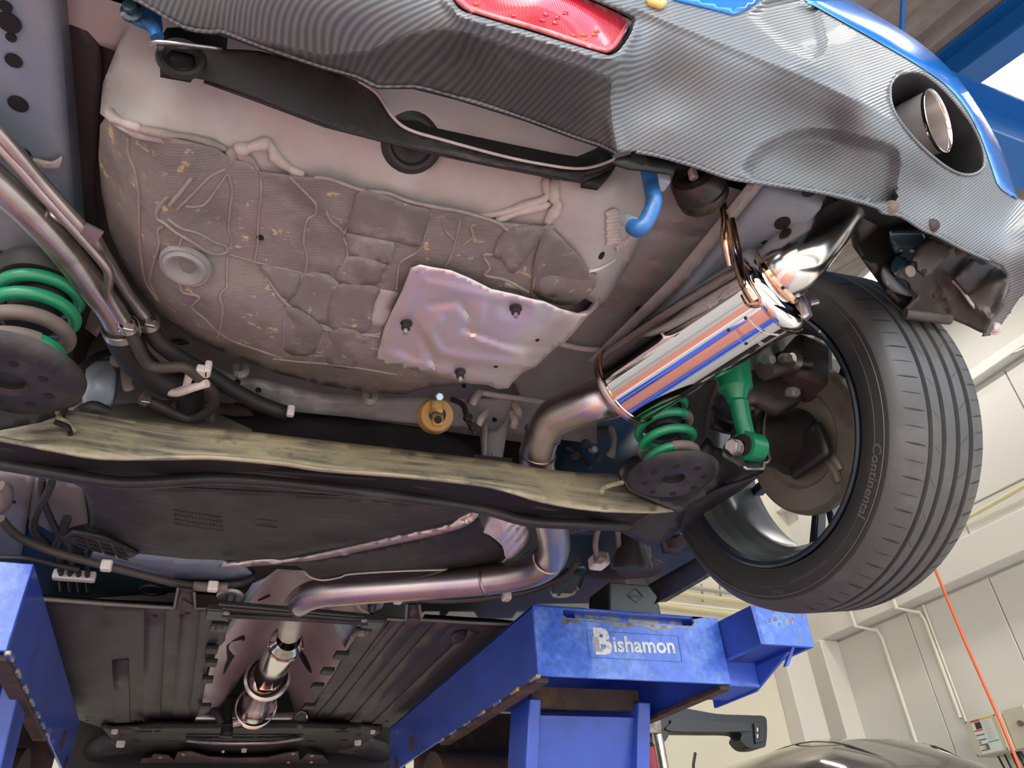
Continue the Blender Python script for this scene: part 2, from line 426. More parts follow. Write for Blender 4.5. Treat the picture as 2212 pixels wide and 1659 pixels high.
# conduits and pipes on the wall
def pipe(name, pts, r, m, label, cat, sm=0, group=None):
    o = MB().tube(pts, r, 10, sm).build(name, m); return tag(o, label, cat, group)
xw = XR-.03
def wallpt(u, v, x=xw): return P(u, v, 'x', x)
def conduit(u, v, bottom, label, m='pvc', r=.017):
    y0 = wallpt(u, v)[1]
    return pipe('conduit', [V(XR-.235, y0+.09, 2.45), V(XR-.235, y0+.08, 2.045), V(XR-.05, y0+.02, 2.0), V(XR-.04, y0, 1.92), V(XR-.04, y0, bottom)], r, m, label, 'conduit')
conduit(1898, 1352, FL+.4, 'white conduit running down the wall beside the dark parked car')
conduit(1991, 1316, 1.12, 'white conduit dropping to the grey control box')
pipe('conduit', [V(XR-.04, wallpt(2030, 1400)[1], 2.05), V(XR-.04, wallpt(2030, 1400)[1], 1.05)], .009, 'pvc', 'thin white cable duct just right of the control box conduit', 'conduit')
pipe('conduit', [P(2110, 1108, 'x', XR-.12), P(2230, 1040, 'x', XR-.12), P(2330, 985, 'x', XR-.12)], .02, 'pvc_yellow', 'cream pipe along the wall right of the tyre', 'pipe')
pipe('conduit', [P(1980, 1180, 'x', XR-.12), P(2110, 1108, 'x', XR-.12)], .016, 'pvc_yellow', 'cream pipe end tucked behind the tyre tread', 'pipe')
pipe('wall_rail', [P(1960, 865, 'x', XR-.1), P(2330, 700, 'x', XR-.1)], .016, 'steel_pipe', 'grey pipe along the upper wall right of the tyre', 'pipe')
pipe('wall_rail', [P(2060, 1110, 'x', XR-.1), P(2330, 975, 'x', XR-.1)], .011, 'steel_pipe', 'thin grey rail above the cream wall pipe', 'pipe')
for i, (v1, v2, r, m, lb) in enumerate(((1271, 1283, .022, 'steel_pipe', 'grey pipe topmost of the bundle seen under the sill'), (1287, 1300, .026, 'pvc_yellow', 'thick cream pipe, second in the bundle under the sill'),
                                        (1311, 1318, .014, 'pvc', 'white pipe, third in the bundle under the sill'), (1319, 1328, .026, 'pvc_yellow', 'cream pipe lowest of the bundle above the blue lift'))):
    pipe('wall_pipe', [P(1400, v1-14, 'y', YF-.12-.03*i), P(1700, v2+14, 'y', YF-.12-.03*i)], r, m, lb, 'pipe')
for k, u in enumerate((1516, 1555)):
    tag(MB().tube([P(u, 1262, 'y', YF-.08), P(u+2, 1300, 'y', YF-.08)], .012, 8).build('pipe_hanger', 'steel_pipe'), ('steel hanger on the pipe bundle, nearer the rubber block', 'steel hanger on the pipe bundle, nearer the tyre')[k], 'bracket')
# orange hose hanging in the room
pipe('air_hose', [P(1990, 1165, 'x', 4.4), P(2022, 1235, 'x', 4.4), P(2085, 1387, 'x', 4.4), P(2155, 1545, 'x', 4.4), P(2220, 1700, 'x', 4.4)], .009, 'hose_orange', 'orange air hose hanging in front of the right wall', 'hose', 4)
# control box
cb = thing('control_box', 'beige electric control box with warning sticker on the right wall', 'control box', V(XR-.2, 4.75, .95))
bx = XR-.32
q = [P(2083, 1558, 'x', bx), P(2155, 1535, 'x', bx), P(2196, 1618, 'x', bx), P(2110, 1637, 'x', bx)]
def onbox(s, t): return (q[0]*(1-s)+q[1]*s)*(1-t)+(q[3]*(1-s)+q[2]*s)*t
y1, y0 = q[0][1], q[1][1]+.02; z1, z0 = q[0][2], q[3][2]
MB().box((bx+.147, (y0+y1)/2, (z0+z1)/2), .294, y1-y0, z1-z0).build('body', 'box_beige', cb, bevel=.006)
MB().box((bx-.004, (y0+y1)/2, (z0+z1)/2), .008, y1-y0-.01, z1-z0-.01).build('door', 'box_beige', cb, bevel=.003)
def decal(s0, s1, t0, t1, m, name, lift=.0095, par=cb):
    ya, yb = y1+(y0-y1)*s0, y1+(y0-y1)*s1; za, zb = z1+(z0-z1)*t0, z1+(z0-z1)*t1
    return MB().box((bx-lift, (ya+yb)/2, (za+zb)/2), .0012, abs(yb-ya), abs(zb-za)).build(name, m, par, smooth=0)
st = decal(.20, .84, .05, .95, 'sticker', 'warning_sticker')
decal(.20, .48, .05, .10, 'print_red', 'print_band', .0105, st); decal(.49, .84, .05, .09, 'print_yellow', 'print_band', .0105, st)
decal(.30, .48, .12, .30, 'print_black', 'print_band', .0105, st); decal(.22, .48, .315, .35, 'print_red', 'print_band', .0105, st)
for t_ in (.44, .57, .70, .84): decal(.22, .48, t_, t_+.035, 'print_grey', 'print_band', .0105, st)
decal(.38, .48, .73, .84, 'print_grey', 'print_band', .0105, st); decal(.51, .83, .67, .70, 'print_green', 'print_band', .0105, st)
decal(.23, .29, .63, .68, 'print_blue', 'print_band', .0105, st); decal(.30, .36, .76, .82, 'print_yellow', 'print_band', .0105, st)
for i in range(15): decal(.53, .80-.05*(i % 3), .13+i*.034, .14+i*.034, 'print_faint', 'print_line', .0105, st)
for s, t_ in ((.05, .05), (.95, .05), (.05, .95), (.95, .95)): MB().disc(V(bx-.008, y1+(y0-y1)*s, z1+(z0-z1)*t_), (-1, 0, 0), .007, .003, 10).build('screw', 'bare_steel', cb)
MB().box((bx+.17, y0-.1, (z0+z1)/2+.01), .24, .19, (z1-z0)*1.05).build('side_box', 'box_beige', cb, bevel=.006)
MB().disc(V(bx+.049, y0-.13, (z0+z1)/2+.03), (-1, 0, 0), .02, .02, 16).build('lock', 'bare_steel', cb)
MB().tube([V(bx+.14, y0+.05, z0+.01), V(bx+.14, y0+.04, z0-.06)], .02, 10).build('cable_gland', 'machine_black', cb)
for i in range(4):
    MB().tube([V(bx+.14, y0+.05+.06*i, z0), V(bx+.12, y0+.03+.05*i, z0-.15), V(bx+.15, y0-.02+.03*i, z0-.4), V(bx+.2, y0-.02, z0-1.2)], .007, 6, 4).build('cable', 'machine_black', cb)

# ------------------------------------------------------------------ neighbouring car and machine
CY, CXP = 4.2, 4.02
pc = thing('parked_car', 'dark glossy car roof rising behind the lift at the bottom right', 'car', (CXP, 4.6, FL))
def carloft(secs, name, m, parent, **k):
    return MB().grid([[V(x, y, z) for x, z in s] for y, s in secs]).build(name, m, parent, smooth=60, solid=.01, **k)
zr = P(1830, 1598, 'y', CY)[2]
def roofsec(y, w, zt, drop):
    return (y, [(CXP+w*math.sin(a), zt-drop*(1-math.cos(a))) for a in [math.radians(d) for d in range(-90, 91, 9)]])
carloft([roofsec(3.45, .62, zr-.34, .2), roofsec(3.6, .68, zr-.20, .22), roofsec(3.85, .72, zr-.07, .26), roofsec(4.2, .76, zr, .28), roofsec(4.8, .76, zr+.0, .30), roofsec(5.5, .70, zr-.12, .30)], 'roof', 'parked_paint', pc)
carloft([(3.0, [(CXP+s*.68, zr-.78) for s in (-1, -.5, 0, .5, 1)]), (3.25, [(CXP+s*.65, zr-.56-.04*abs(s)) for s in (-1, -.5, 0, .5, 1)]), (3.46, [(CXP+s*.61, zr-.34-.16*abs(s)**2) for s in (-1, -.5, 0, .5, 1)])], 'rear_window', 'parked_glass', pc)
MB().box((CXP, 4.4, zr-.95), 1.62, 3.1, .55).build('body', 'parked_paint', pc, bevel=.12)
for sx in (-1, 1):
    MB().tube([V(CXP+sx*.60, 3.47, zr-.46), V(CXP+sx*.67, 3.62, zr-.34), V(CXP+sx*.715, 3.9, zr-.25), V(CXP+sx*.75, 4.8, zr-.22)], .014, 8, 4).build('roof_gutter', 'parked_glass', pc)
    MB().tube([V(CXP+sx*.30, 3.62, zr-.205), V(CXP+sx*.36, 3.9, zr-.075), V(CXP+sx*.40, 4.3, zr-.03), V(CXP+sx*.40, 5.2, zr-.1)], .004, 6, 4).build('roof_seam', 'parked_glass', pc)
    for yy in (3.5, 5.4):
        MB().lathe(V(CXP+sx*.70, yy, zr-1.22), (sx, 0, 0), [(-.1, .19), (-.1, .28), (-.06, .31), (.06, .31), (.1, .28), (.1, .19)], 32, closed=True).build('wheel', 'rubber_block', pc)
    MB().bar((CXP+sx*.5, 4.4, zr-1.22), (CXP+sx*.5, 4.41, FL), .12, .9).build('support_post', 'lift_blue', pc)
# red machine with the black arm
YM = 3.4
def pm(u, v, dy=0): return P(u, v, 'y', YM+dy)
mc = thing('workshop_machine', 'red machine column with a long black arm behind the right lift platform', 'machine', (2.1, YM, FL))
o = [pm(*p) for p in smooth2([(1420, 1535), (1475, 1530), (1550, 1542), (1620, 1545), (1652, 1548), (1657, 1570), (1655, 1605), (1648, 1615), (1618, 1615), (1600, 1598), (1598, 1582), (1530, 1580), (1450, 1580), (1444, 1590), (1436, 1602), (1420, 1604), (1395, 1600), (1390, 1560)], 4)]
MB().prism(o, V(0, .10, 0)).build('arm', 'machine_black', mc, label='black moulded arm', bevel=.012)
MB().prism([pm(*p, -.012) for p in smooth2([(1450, 1562), (1460, 1553), (1560, 1560), (1612, 1562), (1620, 1572), (1612, 1580), (1450, 1579)], 4)], V(0, .03, 0)).build('arm_grip', 'machine_grey', mc, bevel=.006)
MB().prism([pm(*p, -.012) for p in [(1629, 1562), (1648, 1562), (1650, 1602), (1633, 1606)]], V(0, .012, 0)).build('display_frame', 'machine_grey', mc, bevel=.003)
MB().prism([pm(*p, -.014) for p in [(1640, 1568), (1646, 1568), (1647, 1597), (1640, 1598)]], V(0, .004, 0)).build('display', 'machine_black', mc)
for dv in (1572, 1586): MB().prism([pm(*p, -.015) for p in [(1635, dv), (1638, dv), (1638, dv+8), (1635, dv+8)]], V(0, .004, 0)).build('display_mark', 'print_faint', mc)
c0 = pm(1370, 1606); MB().box((c0[0]+.07, YM+.1, (c0[2]+FL)/2), .17, .16, c0[2]-FL).build('column', 'machine_red', mc, bevel=.01)
c1 = pm(1404, 1582); MB().tube([V(c1[0], YM-.06, c1[2]), V(c1[0]+.06, YM-.06, FL+.2)], .026, 16).build('piston_rod', 'rod_steel', mc)
MB().hexa([pm(1378, 1584, -.1), pm(1430, 1584, -.1), pm(1430, 1584, .05), pm(1378, 1584, .05), pm(1378, 1568, -.1), pm(1428, 1553, -.1), pm(1428, 1553, .05), pm(1378, 1568, .05)]).build('rod_head', 'bare_steel', mc, bevel=.004)
tag(MB().tube([P(1502, 1626, 'y', 2.9), P(1498, 1650, 'y', 2.9), P(1497, 1700, 'y', 2.9), V(P(1497, 1700, 'y', 2.9)[0], 2.9, FL)], .006, 6, 0).build('wire', 'machine_black'), 'thin black wire standing up in front of the cream wall', 'wire')

# ------------------------------------------------------------------ the lift
YP = 1.575; ZT = .583; ZB = .424; XA, XB = .706, 1.212; YE = 2.92
def platform(label, mirror):
    t = thing('lift_platform', label, 'vehicle lift', (-.305-.25 if mirror else (XA+XB)/2, YP+.6, FL))
    xa, xb = (-.815, -.305) if mirror else (XA, XB)
    xi, s = (xb, -1) if mirror else (xa, 1)          # inner side and the direction outwards
    xo = xa if mirror else xb
    T = .008
    MB().box(((xa+xb)/2, (YP+YE)/2, ZT-T/2), xb-xa, YE-YP, T).build('deck', 'lift_blue', t, bevel=.002)
    for x_, nm in ((xi, 'side_plate'), (xo, 'side_plate')):
        MB().box((x_+(T/2 if x_ == xa else -T/2), (YP+YE)/2+.002, (ZT+ZB)/2), T, YE-YP-.004, ZT-ZB-.002).build(nm, 'lift_blue', t, bevel=.002)
    if mirror:
        MB().box(((xa+xb)/2, YP-.004, (ZT+ZB)/2), xb-xa, T, ZT-ZB).build('end_plate', 'lift_blue_worn', t, bevel=.002)
    else:
        f = [P(1152, 1309, 'y', YP-.004), P(1549, 1335, 'y', YP-.004), P(1580, 1478, 'y', YP-.004), P(1163, 1459, 'y', YP-.004)]
        hole = [P(*p, 'y', YP-.004) for p in [(1216, 1316), (1494, 1332), (1499, 1345), (1494, 1352), (1224, 1334), (1216, 1328)]]
        ep = MB().prism(f, V(0, T, 0), [hole]).build('end_plate', 'lift_blue_worn', t, bevel=.0015)
        # paint worn off round the slot
        worn = [(1212, 1333), (1214, 1345), (1222, 1351), (1231, 1343), (1245, 1347), (1262, 1342), (1285, 1344), (1310, 1348), (1323, 1349), (1326, 1352), (1338, 1357), (1350, 1354), (1370, 1351), (1400, 1356), (1412, 1362), (1426, 1357), (1440, 1359), (1460, 1356), (1496, 1357), (1504, 1348), (1501, 1335), (1498, 1354), (1228, 1338)]
        MB().prism([P(*p, 'y', YP-.0046) for p in worn], V(0, .001, 0)).build('worn_patch', 'bare_steel', ep, smooth=0)
        MB().box(((P(1360, 1330, 'y', 1.6)[0]), YP+.03, P(1360, 1333, 'y', 1.6)[2]-.002), .30, .012, .028, np.array([[1, 0, 0], [0, 1, 0], [0, 0, 1.]])).build('slot_bar', 'worn_steel', t, bevel=.003)
        MB().box((P(1360, 1330, 'y', 1.6)[0], YP+.055, ZT-.04), .34, .006, .07).build('slot_back', 'rust_dark', t)
        # lettering
        vv, ff = text_flat('ishamon', .047, .0012); b2, fb2 = text_flat('B', .072, .0035)
        e0 = P(1283, 1413, 'y', YP-.005); ex = unit(P(1460, 1417, 'y', YP-.005)-e0)
        L = np.linalg.norm(P(1460, 1417, 'y', YP-.005)-P(1327, 1413, 'y', YP-.005)); xs = [p[0] for p in vv]; sc = L/(max(xs)-min(xs))
        base = P(1327, 1409, 'y', YP-.005); ez = V(0, 0, 1)
        mb = MB(); zs = min(p[1] for p in vv)
        mb.add([base+ex*((x-min(xs))*sc)+ez*((z-zs)*sc) for x, z in vv], ff)
        bb = P(1287, 1414, 'y', YP-.005); xs2 = [p[0] for p in b2]; zs2 = min(p[1] for p in b2); s2 = np.linalg.norm(P(1325, 1413, 'y', YP-.005)-bb)/(max(xs2)-min(xs2))
        mb.add([bb+ex*((x-min(xs2))*s2)+ez*((z-zs2)*s2*.98) for x, z in b2], fb2)
        for i in range(12):
            a = P(1279+i*.35, 1376+i*2.7, 'y', YP-.005); ln = .016 if i < 9 else .03-.004*(i-9)
            mb.add([a, a+ex*ln, a+ex*ln-ez*.0012, a-ez*.0012], [(0, 1, 2, 3)])
        mb.build('lettering', 'lift_white', t, smooth=0, label='white maker lettering')
        sq = [(1267, 1362), (1465, 1374), (1473, 1430), (1274, 1420)]
        for i in range(4): MB().bar(P(*sq[i], 'y', YP-.0045), P(*sq[(i+1) % 4], 'y', YP-.0045), .0008, .0008).build('sticker_edge', 'sticker_line', t)
    # bottom angle with weld tabs along the inner side
    MB().box((xi+s*.013, (YP+.01+2.3)/2, ZB-.006), .03, 2.3-YP-.01, .012).build('bottom_flange', 'rust_dark', t, bevel=.002)
    MB().box((xo-s*.013, (YP+.01+2.6)/2, ZB-.006), .03, 2.6-YP-.01, .012).build('bottom_flange', 'rust_dark', t, bevel=.002)
    for k in range(7): MB().box((xi-s*.003, YP+.015+k*.115, ZB-.002), .012, .045, .010).build('weld_tab', 'worn_steel', t, bevel=.003)
    MB().box((xi-s*.001, 2.62, ZB+.05), .004, .045, .045).build('latch_plate', 'rust_dark', t)
    MB().disc(V(xi-s*.0005, 2.83, ZB+.012), (-s, 0, 0), .03, .003, 24).build('hole', 'rust_dark', t)
    # scissor arm: two side plates, front plate
    ya, yb = 1.86, 2.25
    def arm(xc, w, m='lift_blue'):
        return MB().hexa([V(xc-w/2, yb, -.7), V(xc+w/2, yb, -.7), V(xc+w/2, yb+.13, -.7), V(xc-w/2, yb+.13, -.7),
                   V(xc-w/2, ya, ZB+.02), V(xc+w/2, ya, ZB+.02), V(xc+w/2, ya+.13, ZB+.02), V(xc-w/2, ya+.13, ZB+.02)]).build('scissor_arm', m, t, bevel=.004)
    arm(xi+s*(.03 if mirror else .115), .035); arm(xo-s*.075, .04)
    xm = (xi+s*.115+xo-s*.075)/2; wm = abs(xo-xi)-.19
    MB().hexa([V(xm-wm/2, ya+.11, .245), V(xm+wm/2, ya+.11, .245), V(xm+wm/2, ya+.122, .245), V(xm-wm/2, ya+.122, .245),
               V(xm-wm/2, ya+.03, ZB-.012), V(xm+wm/2, ya+.03, ZB-.012), V(xm+wm/2, ya+.042, ZB-.012), V(xm-wm/2, ya+.042, ZB-.012)]).build('arm_plate', 'lift_blue', t, bevel=.002)
    MB().box((xm, ya+.035, ZB+.03), wm, .02, .05).build('cross_bar', 'rust_dark', t)
    MB().tube([V(xa+.015, 2.45, .27), V(xb-.05, 2.45, .27)], .15, 28).build('cylinder_drum', 'rust_dark', t)
    MB().hexa([V(xm-wm/2, 2.7, -.6), V(xm+wm/2, 2.7, -.6), V(xm+wm/2, 2.75, -.6), V(xm-wm/2, 2.75, -.6), V(xm-wm/2, 2.35, .3), V(xm+wm/2, 2.35, .3), V(xm+wm/2, 2.4, .3), V(xm-wm/2, 2.4, .3)]).build('inner_plate', 'lift_blue', t, bevel=.003)
    MB().box(((xa+xb)/2, 2.62, .37), xb-xa-.02, .02, .40).build('end_bulkhead', 'rust_dark', t)
    # lower scissor pair down to the base
    for x_ in (xi+s*.115, xo-s*.075):
        MB().bar((x_, 2.3, -.65), (x_, 1.35, FL+.12), .035, .13).build('lower_arm', 'lift_blue', t, bevel=.004)
    MB().box(((xa+xb)/2, 1.9, FL+.05), abs(xb-xa), 1.9, .10).build('base_frame', 'lift_blue', t, bevel=.006)
    if not mirror:
        y2 = 1.45
        g = [P(1621, 1308, 'y', y2), P(1741, 1325, 'y', y2), P(1759, 1398, 'y', y2), P(1644, 1391, 'y', y2)]
        MB().prism(g, V(0, .012, 0)).build('bracket_face', 'lift_blue_worn', t, bevel=.002)
        MB().hexa([g[3], g[3]+V(.012, 0, 0), g[3]+V(.012, .30, 0), g[3]+V(-.02, .30, 0), g[0], g[0]+V(.012, 0, 0), g[0]+V(.012, .30, 0), g[0]+V(-.02, .30, 0)]).build('bracket_side', 'lift_blue', t)
        MB().hexa([g[2]-V(.012, 0, 0), g[2], g[2]+V(0, .30, 0), g[2]+V(-.012, .30, 0), g[1]-V(.012, 0, 0), g[1], g[1]+V(0, .30, 0), g[1]+V(-.012, .30, 0)]).build('bracket_side', 'lift_blue', t)
        MB().hexa([g[3]+V(0, .01, .02), g[2]+V(0, .01, .02), g[2]+V(0, .3, .02), g[3]+V(0, .3, .02), g[3]+V(0, .01, .03), g[2]+V(0, .01, .03), g[2]+V(0, .3, .03), g[3]+V(0, .3, .03)]).build('bracket_floor', 'lift_blue', t)
        w0, w1 = P(1710, 1400, 'y', 1.47), P(1700, 1440, 'y', 1.5)
        MB().prism([P(1711, 1398, 'y', 1.48), P(1717, 1399, 'y', 1.48), P(1704, 1438, 'y', 1.50), P(1697, 1439, 'y', 1.50)], V(0, .01, 0)).build('gusset_edge', 'lift_blue_worn', t)
        MB().prism([V(XB+.1, 1.47, .475), V(XB+.1, 1.62, .42), V(XB+.1, 1.80, .42), V(XB+.1, 1.80, .475)], V(.008, 0, 0)).build('gusset', 'lift_blue', t)
        MB().box((XB+.05, YP+.09, ZB+.03), .10, .14, .06).build('gusset_block', 'lift_blue', t, bevel=.003)
        for (u, v, r) in ((1663, 1341, 4), (1675, 1338, 5), (1671, 1320, 4), (1686, 1334, 3), (1700, 1342, 7), (1712, 1343, 6), (1713, 1334, 4), (1735, 1327, 5), (1727, 1361, 4), (1728, 1383, 5), (1742, 1374, 2), (1656, 1344, 3), (1683, 1348, 3)):
            ol = [P(u+r*math.cos(k*.785)*random.uniform(.7, 1.2)*.7, v+r*math.sin(k*.785)*random.uniform(.8, 1.5), 'y', y2-.0006) for k in range(8)]
            MB().prism(ol, V(0, .001, 0)).build('paint_chip', 'bare_steel', t, smooth=0)
    return t
platform('blue steel lift platform with white lettering on its end plate', False)
platform('blue steel lift platform at the left edge, without lettering', True)
# rubber block on the deck under the sill
rb = thing('rubber_block', 'black rubber lifting block standing on the lettered lift platform', 'rubber block', (1.03, 1.72, ZT))
r0, r1 = P(1312, 1314, 'y', 1.66), P(1431, 1324, 'y', 1.66)
t0, t1 = P(1316, 1256, 'y', 1.665), P(1414, 1263, 'y', 1.665)
dz = ZT-r0[2]
MB().hexa([V(r0[0], 1.66, ZT+.001), V(r1[0], 1.66, ZT+.001), V(r1[0], 1.79, ZT+.001), V(r0[0], 1.79, ZT+.001), V(t0[0], 1.665, t0[2]), V(t1[0], 1.665, t0[2]), V(t1[0], 1.785, t0[2]), V(t0[0], 1.785, t0[2])]).build('block_body', 'rubber_block', rb, bevel=.005)
dm = [(1374, 1271), (1390, 1288), (1375, 1302), (1356, 1286)]
for i in range(4): MB().bar(P(*dm[i], 'y', 1.6625), P(*dm[(i+1) % 4], 'y', 1.6615), .0018, .003).build('diamond_mark', 'rubber_mark', rb)
vv, ff = text_flat('Bishamon', .009, .0002); c_ = P(1374, 1287, 'y', 1.6612)
MB().add([c_+V(x, 0, z) for x, z in vv], ff).build('embossed_word', 'rubber_mark', rb, smooth=0)
# ------------------------------------------------------------------ the car on the lift: underside
mat('mastic', (.205, .182, .166), .62, noise=(14, .28), bump=(45, .55), wave=((0.25, 1, 0), .0042, (.185, .162, .148), .10, (9, 6.5)), dirt=[((.29, .26, .24), 7, .48, .72), ((.125, .104, .093), 7, .50, .72), ((.50, .38, .22), 48, .60, .66)])
mat('mastic_pad', (.180, .158, .147), .6, noise=(16, .24), bump=(50, .5), wave=((1, .15, 0), .0040, (.165, .144, .134), .08, (9, 6.0)), dirt=[((.27, .245, .225), 8, .5, .72), ((.48, .37, .22), 50, .62, .67)])
mat('seam', (.27, .235, .205), .6, noise=(60, .18), bump=(120, .4))
mat('sealer', (.44, .38, .345), .55, noise=(50, .15), bump=(90, .5))
mat('panel_taupe', (.39, .365, .345), .42, noise=(4, .06), bump=(300, .03), dirt=((.31, .275, .255), 5, .52, .75))
mat('panel_grey', (.24, .228, .218), .45, noise=(6, .08), dirt=((.17, .15, .14), 8, .5, .7))
mat('rail_bluegrey', (.175, .215, .265), .42, noise=(8, .06), bump=(300, .04), dirt=((.26, .25, .25), 4, .5, .7))
mat('primer_blue', (.34, .40, .44), .3, noise=(10, .05), coat=.2)
mat('body_blue', (.0, .20, .72), .22, .25, coat=.9)
mat('body_blue_dark', (.016, .038, .055), .3, noise=(10, .2), coat=.4)
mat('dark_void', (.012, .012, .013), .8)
mat('black_plastic', (.015, .0147, .015), .48, spec=.3, noise=(12, .25), bump=(200, .08), dirt=((.05, .046, .042), 9, .55, .75))
mat('black_dusty', (.022, .0208, .021), .5, spec=.3, noise=(10, .2), bump=(160, .1), dirt=((.06, .053, .05), 6, .5, .72), streak=((.10, .088, .08), (8, 90, 40), .62, .72))
mat('cover_brown', (.040, .034, .034), .5, spec=.3, noise=(6, .15), bump=(220, .06), dirt=((.085, .07, .067), 5, .5, .72))
mat('rubber', (.022, .021, .021), .55, noise=(30, .25), dirt=((.30, .24, .13), 140, .70, .73))
mat('rubber_dirty', (.05, .042, .035), .55, noise=(30, .25), dirt=((.45, .35, .18), 120, .68, .72))
mat('shield_alu', (.72, .66, .65), .40, .8, noise=(12, .06), bump=(40, .06), dirt=((.52, .46, .45), 40, .62, .7))
mat('shield_dull', (.58, .48, .465), .40, .45, noise=(8, .12), bump=(40, .1))
mat('stud_black', (.03, .03, .03), .4, .4)
mat('bolt_steel', (.50, .46, .44), .35, .9)
mat('bolt_blue', (.40, .50, .56), .3, .7)
mat('steel_tube', (.40, .365, .34), .3, .85, noise=(15, .2), dirt=((.30, .25, .21), 25, .55, .7))
mat('steel_clamp', (.62, .58, .55), .28, .9)
mat('clip_white', (.66, .61, .57), .5, noise=(40, .1))
mat('hole_black', (.006, .006, .007), .9)
mat('tank_olive', (.16, .14, .11), .55, noise=(8, .15), dirt=((.26, .22, .15), 12, .5, .7))
mat('hook_blue', (.02, .13, .36), .35, noise=(40, .2), dirt=((.04, .07, .13), 60, .55, .65))
mat('hub_black0', (.02, .02, .02), .5)
mat('grommet_grey', (.25, .24, .235), .5, noise=(20, .1))
CX = .2                                     # middle of the car
car = thing('car', 'blue hatchback raised on the lift, seen from below its rear bumper', 'car', (CX, 2.1, .583))
def part(mb, name, m, label=None, par=None, **k): return mb.build(name, m, par or car, label, **k)
def csheet(name, outline, ctrl, m, par=None, **k): return sheet(name, outline, ctrl, m, par or car, **k)
def ctube(name, L, r, m, label=None, par=None, sm=5, seg=12, **k): return MB().tube(PP(L), r, seg, sm, **k).build(name, m, par or car, label, 60)

# floor pan above everything, cut for the wheel arches
fp = [(-.36, .47), (.70, .47), (.70, 1.28), (1.02, 1.34), (1.04, 3.1), (.8, 3.9), (-.4, 3.9), (-.64, 3.1), (-.62, 1.34), (-.36, 1.28)]
part(MB().prism([V(x, y, .835) for x, y in fp], V(0, 0, .01)), 'floor_pan', 'panel_grey')
part(MB().box((CX, .48, .96), 1.1, .02, .25), 'rear_panel', 'panel_grey')
part(MB().box((.09, .44, .815), 1.06, .17, .03), 'pocket_light_block', 'hub_black0')  # unseen box added to stop light leaking into the pocket behind the bumper
# rails
def rail(x0, x1, s):
    o = part(MB().hexa([V(x0, .485, .765), V(x1, .485, .765), V(x1, .90, .745), V(x0, .90, .745), V(x0, .485, .835), V(x1, .485, .835), V(x1, .90, .835), V(x0, .90, .835)]), 'chassis_rail', 'rail_bluegrey', bevel=.012)
    if s == 1: part(MB().hexa([V(x0+.005, .90, .70), V(x1-.005, .90, .70), V(x1-.005, 1.3, .70), V(x0+.005, 1.3, .70), V(x0, .90, .835), V(x1, .90, .835), V(x1, 1.3, .835), V(x0, 1.3, .835)]), 'chassis_rail', 'cover_brown', bevel=.012)
    return o
rl = rail(-.375, -.235, 1); rr_ = rail(.595, .70, -1)
for (u, v, r) in ((23, 42, .011), (15, 8, .006), (28, 73, .005), (34, 122, .008), (45, 213, .010), (58, 317, .0075)):
    c = P(u, v, 'z', .765); c[2] = .765-.02*(c[1]-.4)/.5; part(MB().disc(c-V(0, 0, .0006), (0, 0, 1), r, .002, 20), 'hole', 'hole_black', par=rl)
for (u, v, r) in ((1690, 482, .011), (1748, 412, .010), (1652, 527, .008)):
    c = P(u, v, 'z', .762); part(MB().disc(c-V(0, 0, .0012), (0, 0, 1), r, .002, 20), 'hole', 'hole_black', par=rr_)
# dark strip between rail and well, with its painted edge
csheet('side_strip', [(128, 70), (215, 98), (212, 260), (205, 420), (240, 600), (330, 720), (300, 740), (200, 640), (165, 520), (150, 330)], [(150, 100, 'z', .80), (210, 240, 'z', .80), (260, 660, 'z', .79), (160, 400, 'z', .80)], 'cover_brown', sm=3)
csheet('side_strip', [(110, -120), (300, -120), (290, 60), (250, 110), (215, 98), (150, 80), (128, 70)], [(150, 60, 'z', .80), (260, 80, 'z', .80), (200, -100, 'z', .80)], 'panel_taupe')
csheet('seam_pad', smooth2([(70, 345), (110, 352), (133, 340), (128, 362), (112, 366), (84, 362)], 4), [(70, 345, 'z', .745), (130, 345, 'z', .745), (110, 366, 'z', .744)], 'sealer', step=6, solid=.004)

# ---- rear floor (light panel) and the spare-wheel well
seam_top = [(248, 258), (290, 284), (330, 292), (400, 305), (470, 322), (500, 345), (540, 352), (556, 372), (600, 376), (640, 382), (684, 384), (700, 382), (735, 396), (775, 412), (800, 412), (835, 416), (880, 432), (930, 446), (1000, 462), (1070, 480), (1180, 488), (1200, 500), (1225, 540), (1250, 575), (1276, 590)]
panelD = Depth([(245, 262, 'z', .70), (500, 335, 'z', .697), (830, 405, 'z', .697), (1180, 490, 'z', .697), (300, 60, 'z', .775), (440, 180, 'z', .725), (800, 260, 'z', .728), (1100, 340, 'z', .73),
                (1300, 380, 'z', .733), (1240, 560, 'z', .70), (1330, 400, 'z', .728), (1392, 470, 'z', .775), (1380, 400, 'z', .775), (1352, 580, 'z', .775), (1290, 500, 'z', .704), (1300, 590, 'z', .712), (1300, 655, 'z', .765), (225, 180, 'z', .775), (250, 150, 'z', .75),
                (700, 150, 'z', .765), (1000, 200, 'z', .77), (500, 500, 'z', .702), (900, 700, 'z', .70)])
csheet('rear_floor', [(288, 20), (520, -60), (800, 60), (1200, 200), (1385, 330), (1400, 400), (1402, 450), (1392, 500), (1366, 560), (1335, 610), (1300, 665), (1255, 640)]+[(u, v+14) for u, v in seam_top[::-1][1:]]+[(216, 245), (222, 180), (250, 110)],
       panelD, 'panel_taupe', step=14, relief=lambda u, v: line_relief([([(545, 265), (640, 330)], 22, -.003), ([(710, 255), (745, 400)], 8, -.0025), ([(1040, 330), (930, 440)], 7, .0015), ([(1195, 320), (1260, 410)], 20, .002), ([(1250, 400), (1220, 470)], 10, .002)])(u, v)+blob_relief([(893, 315, 62, 48, 12, -.010, 9), (860, 405, 26, 20, 0, .004, 6)])(u, v))
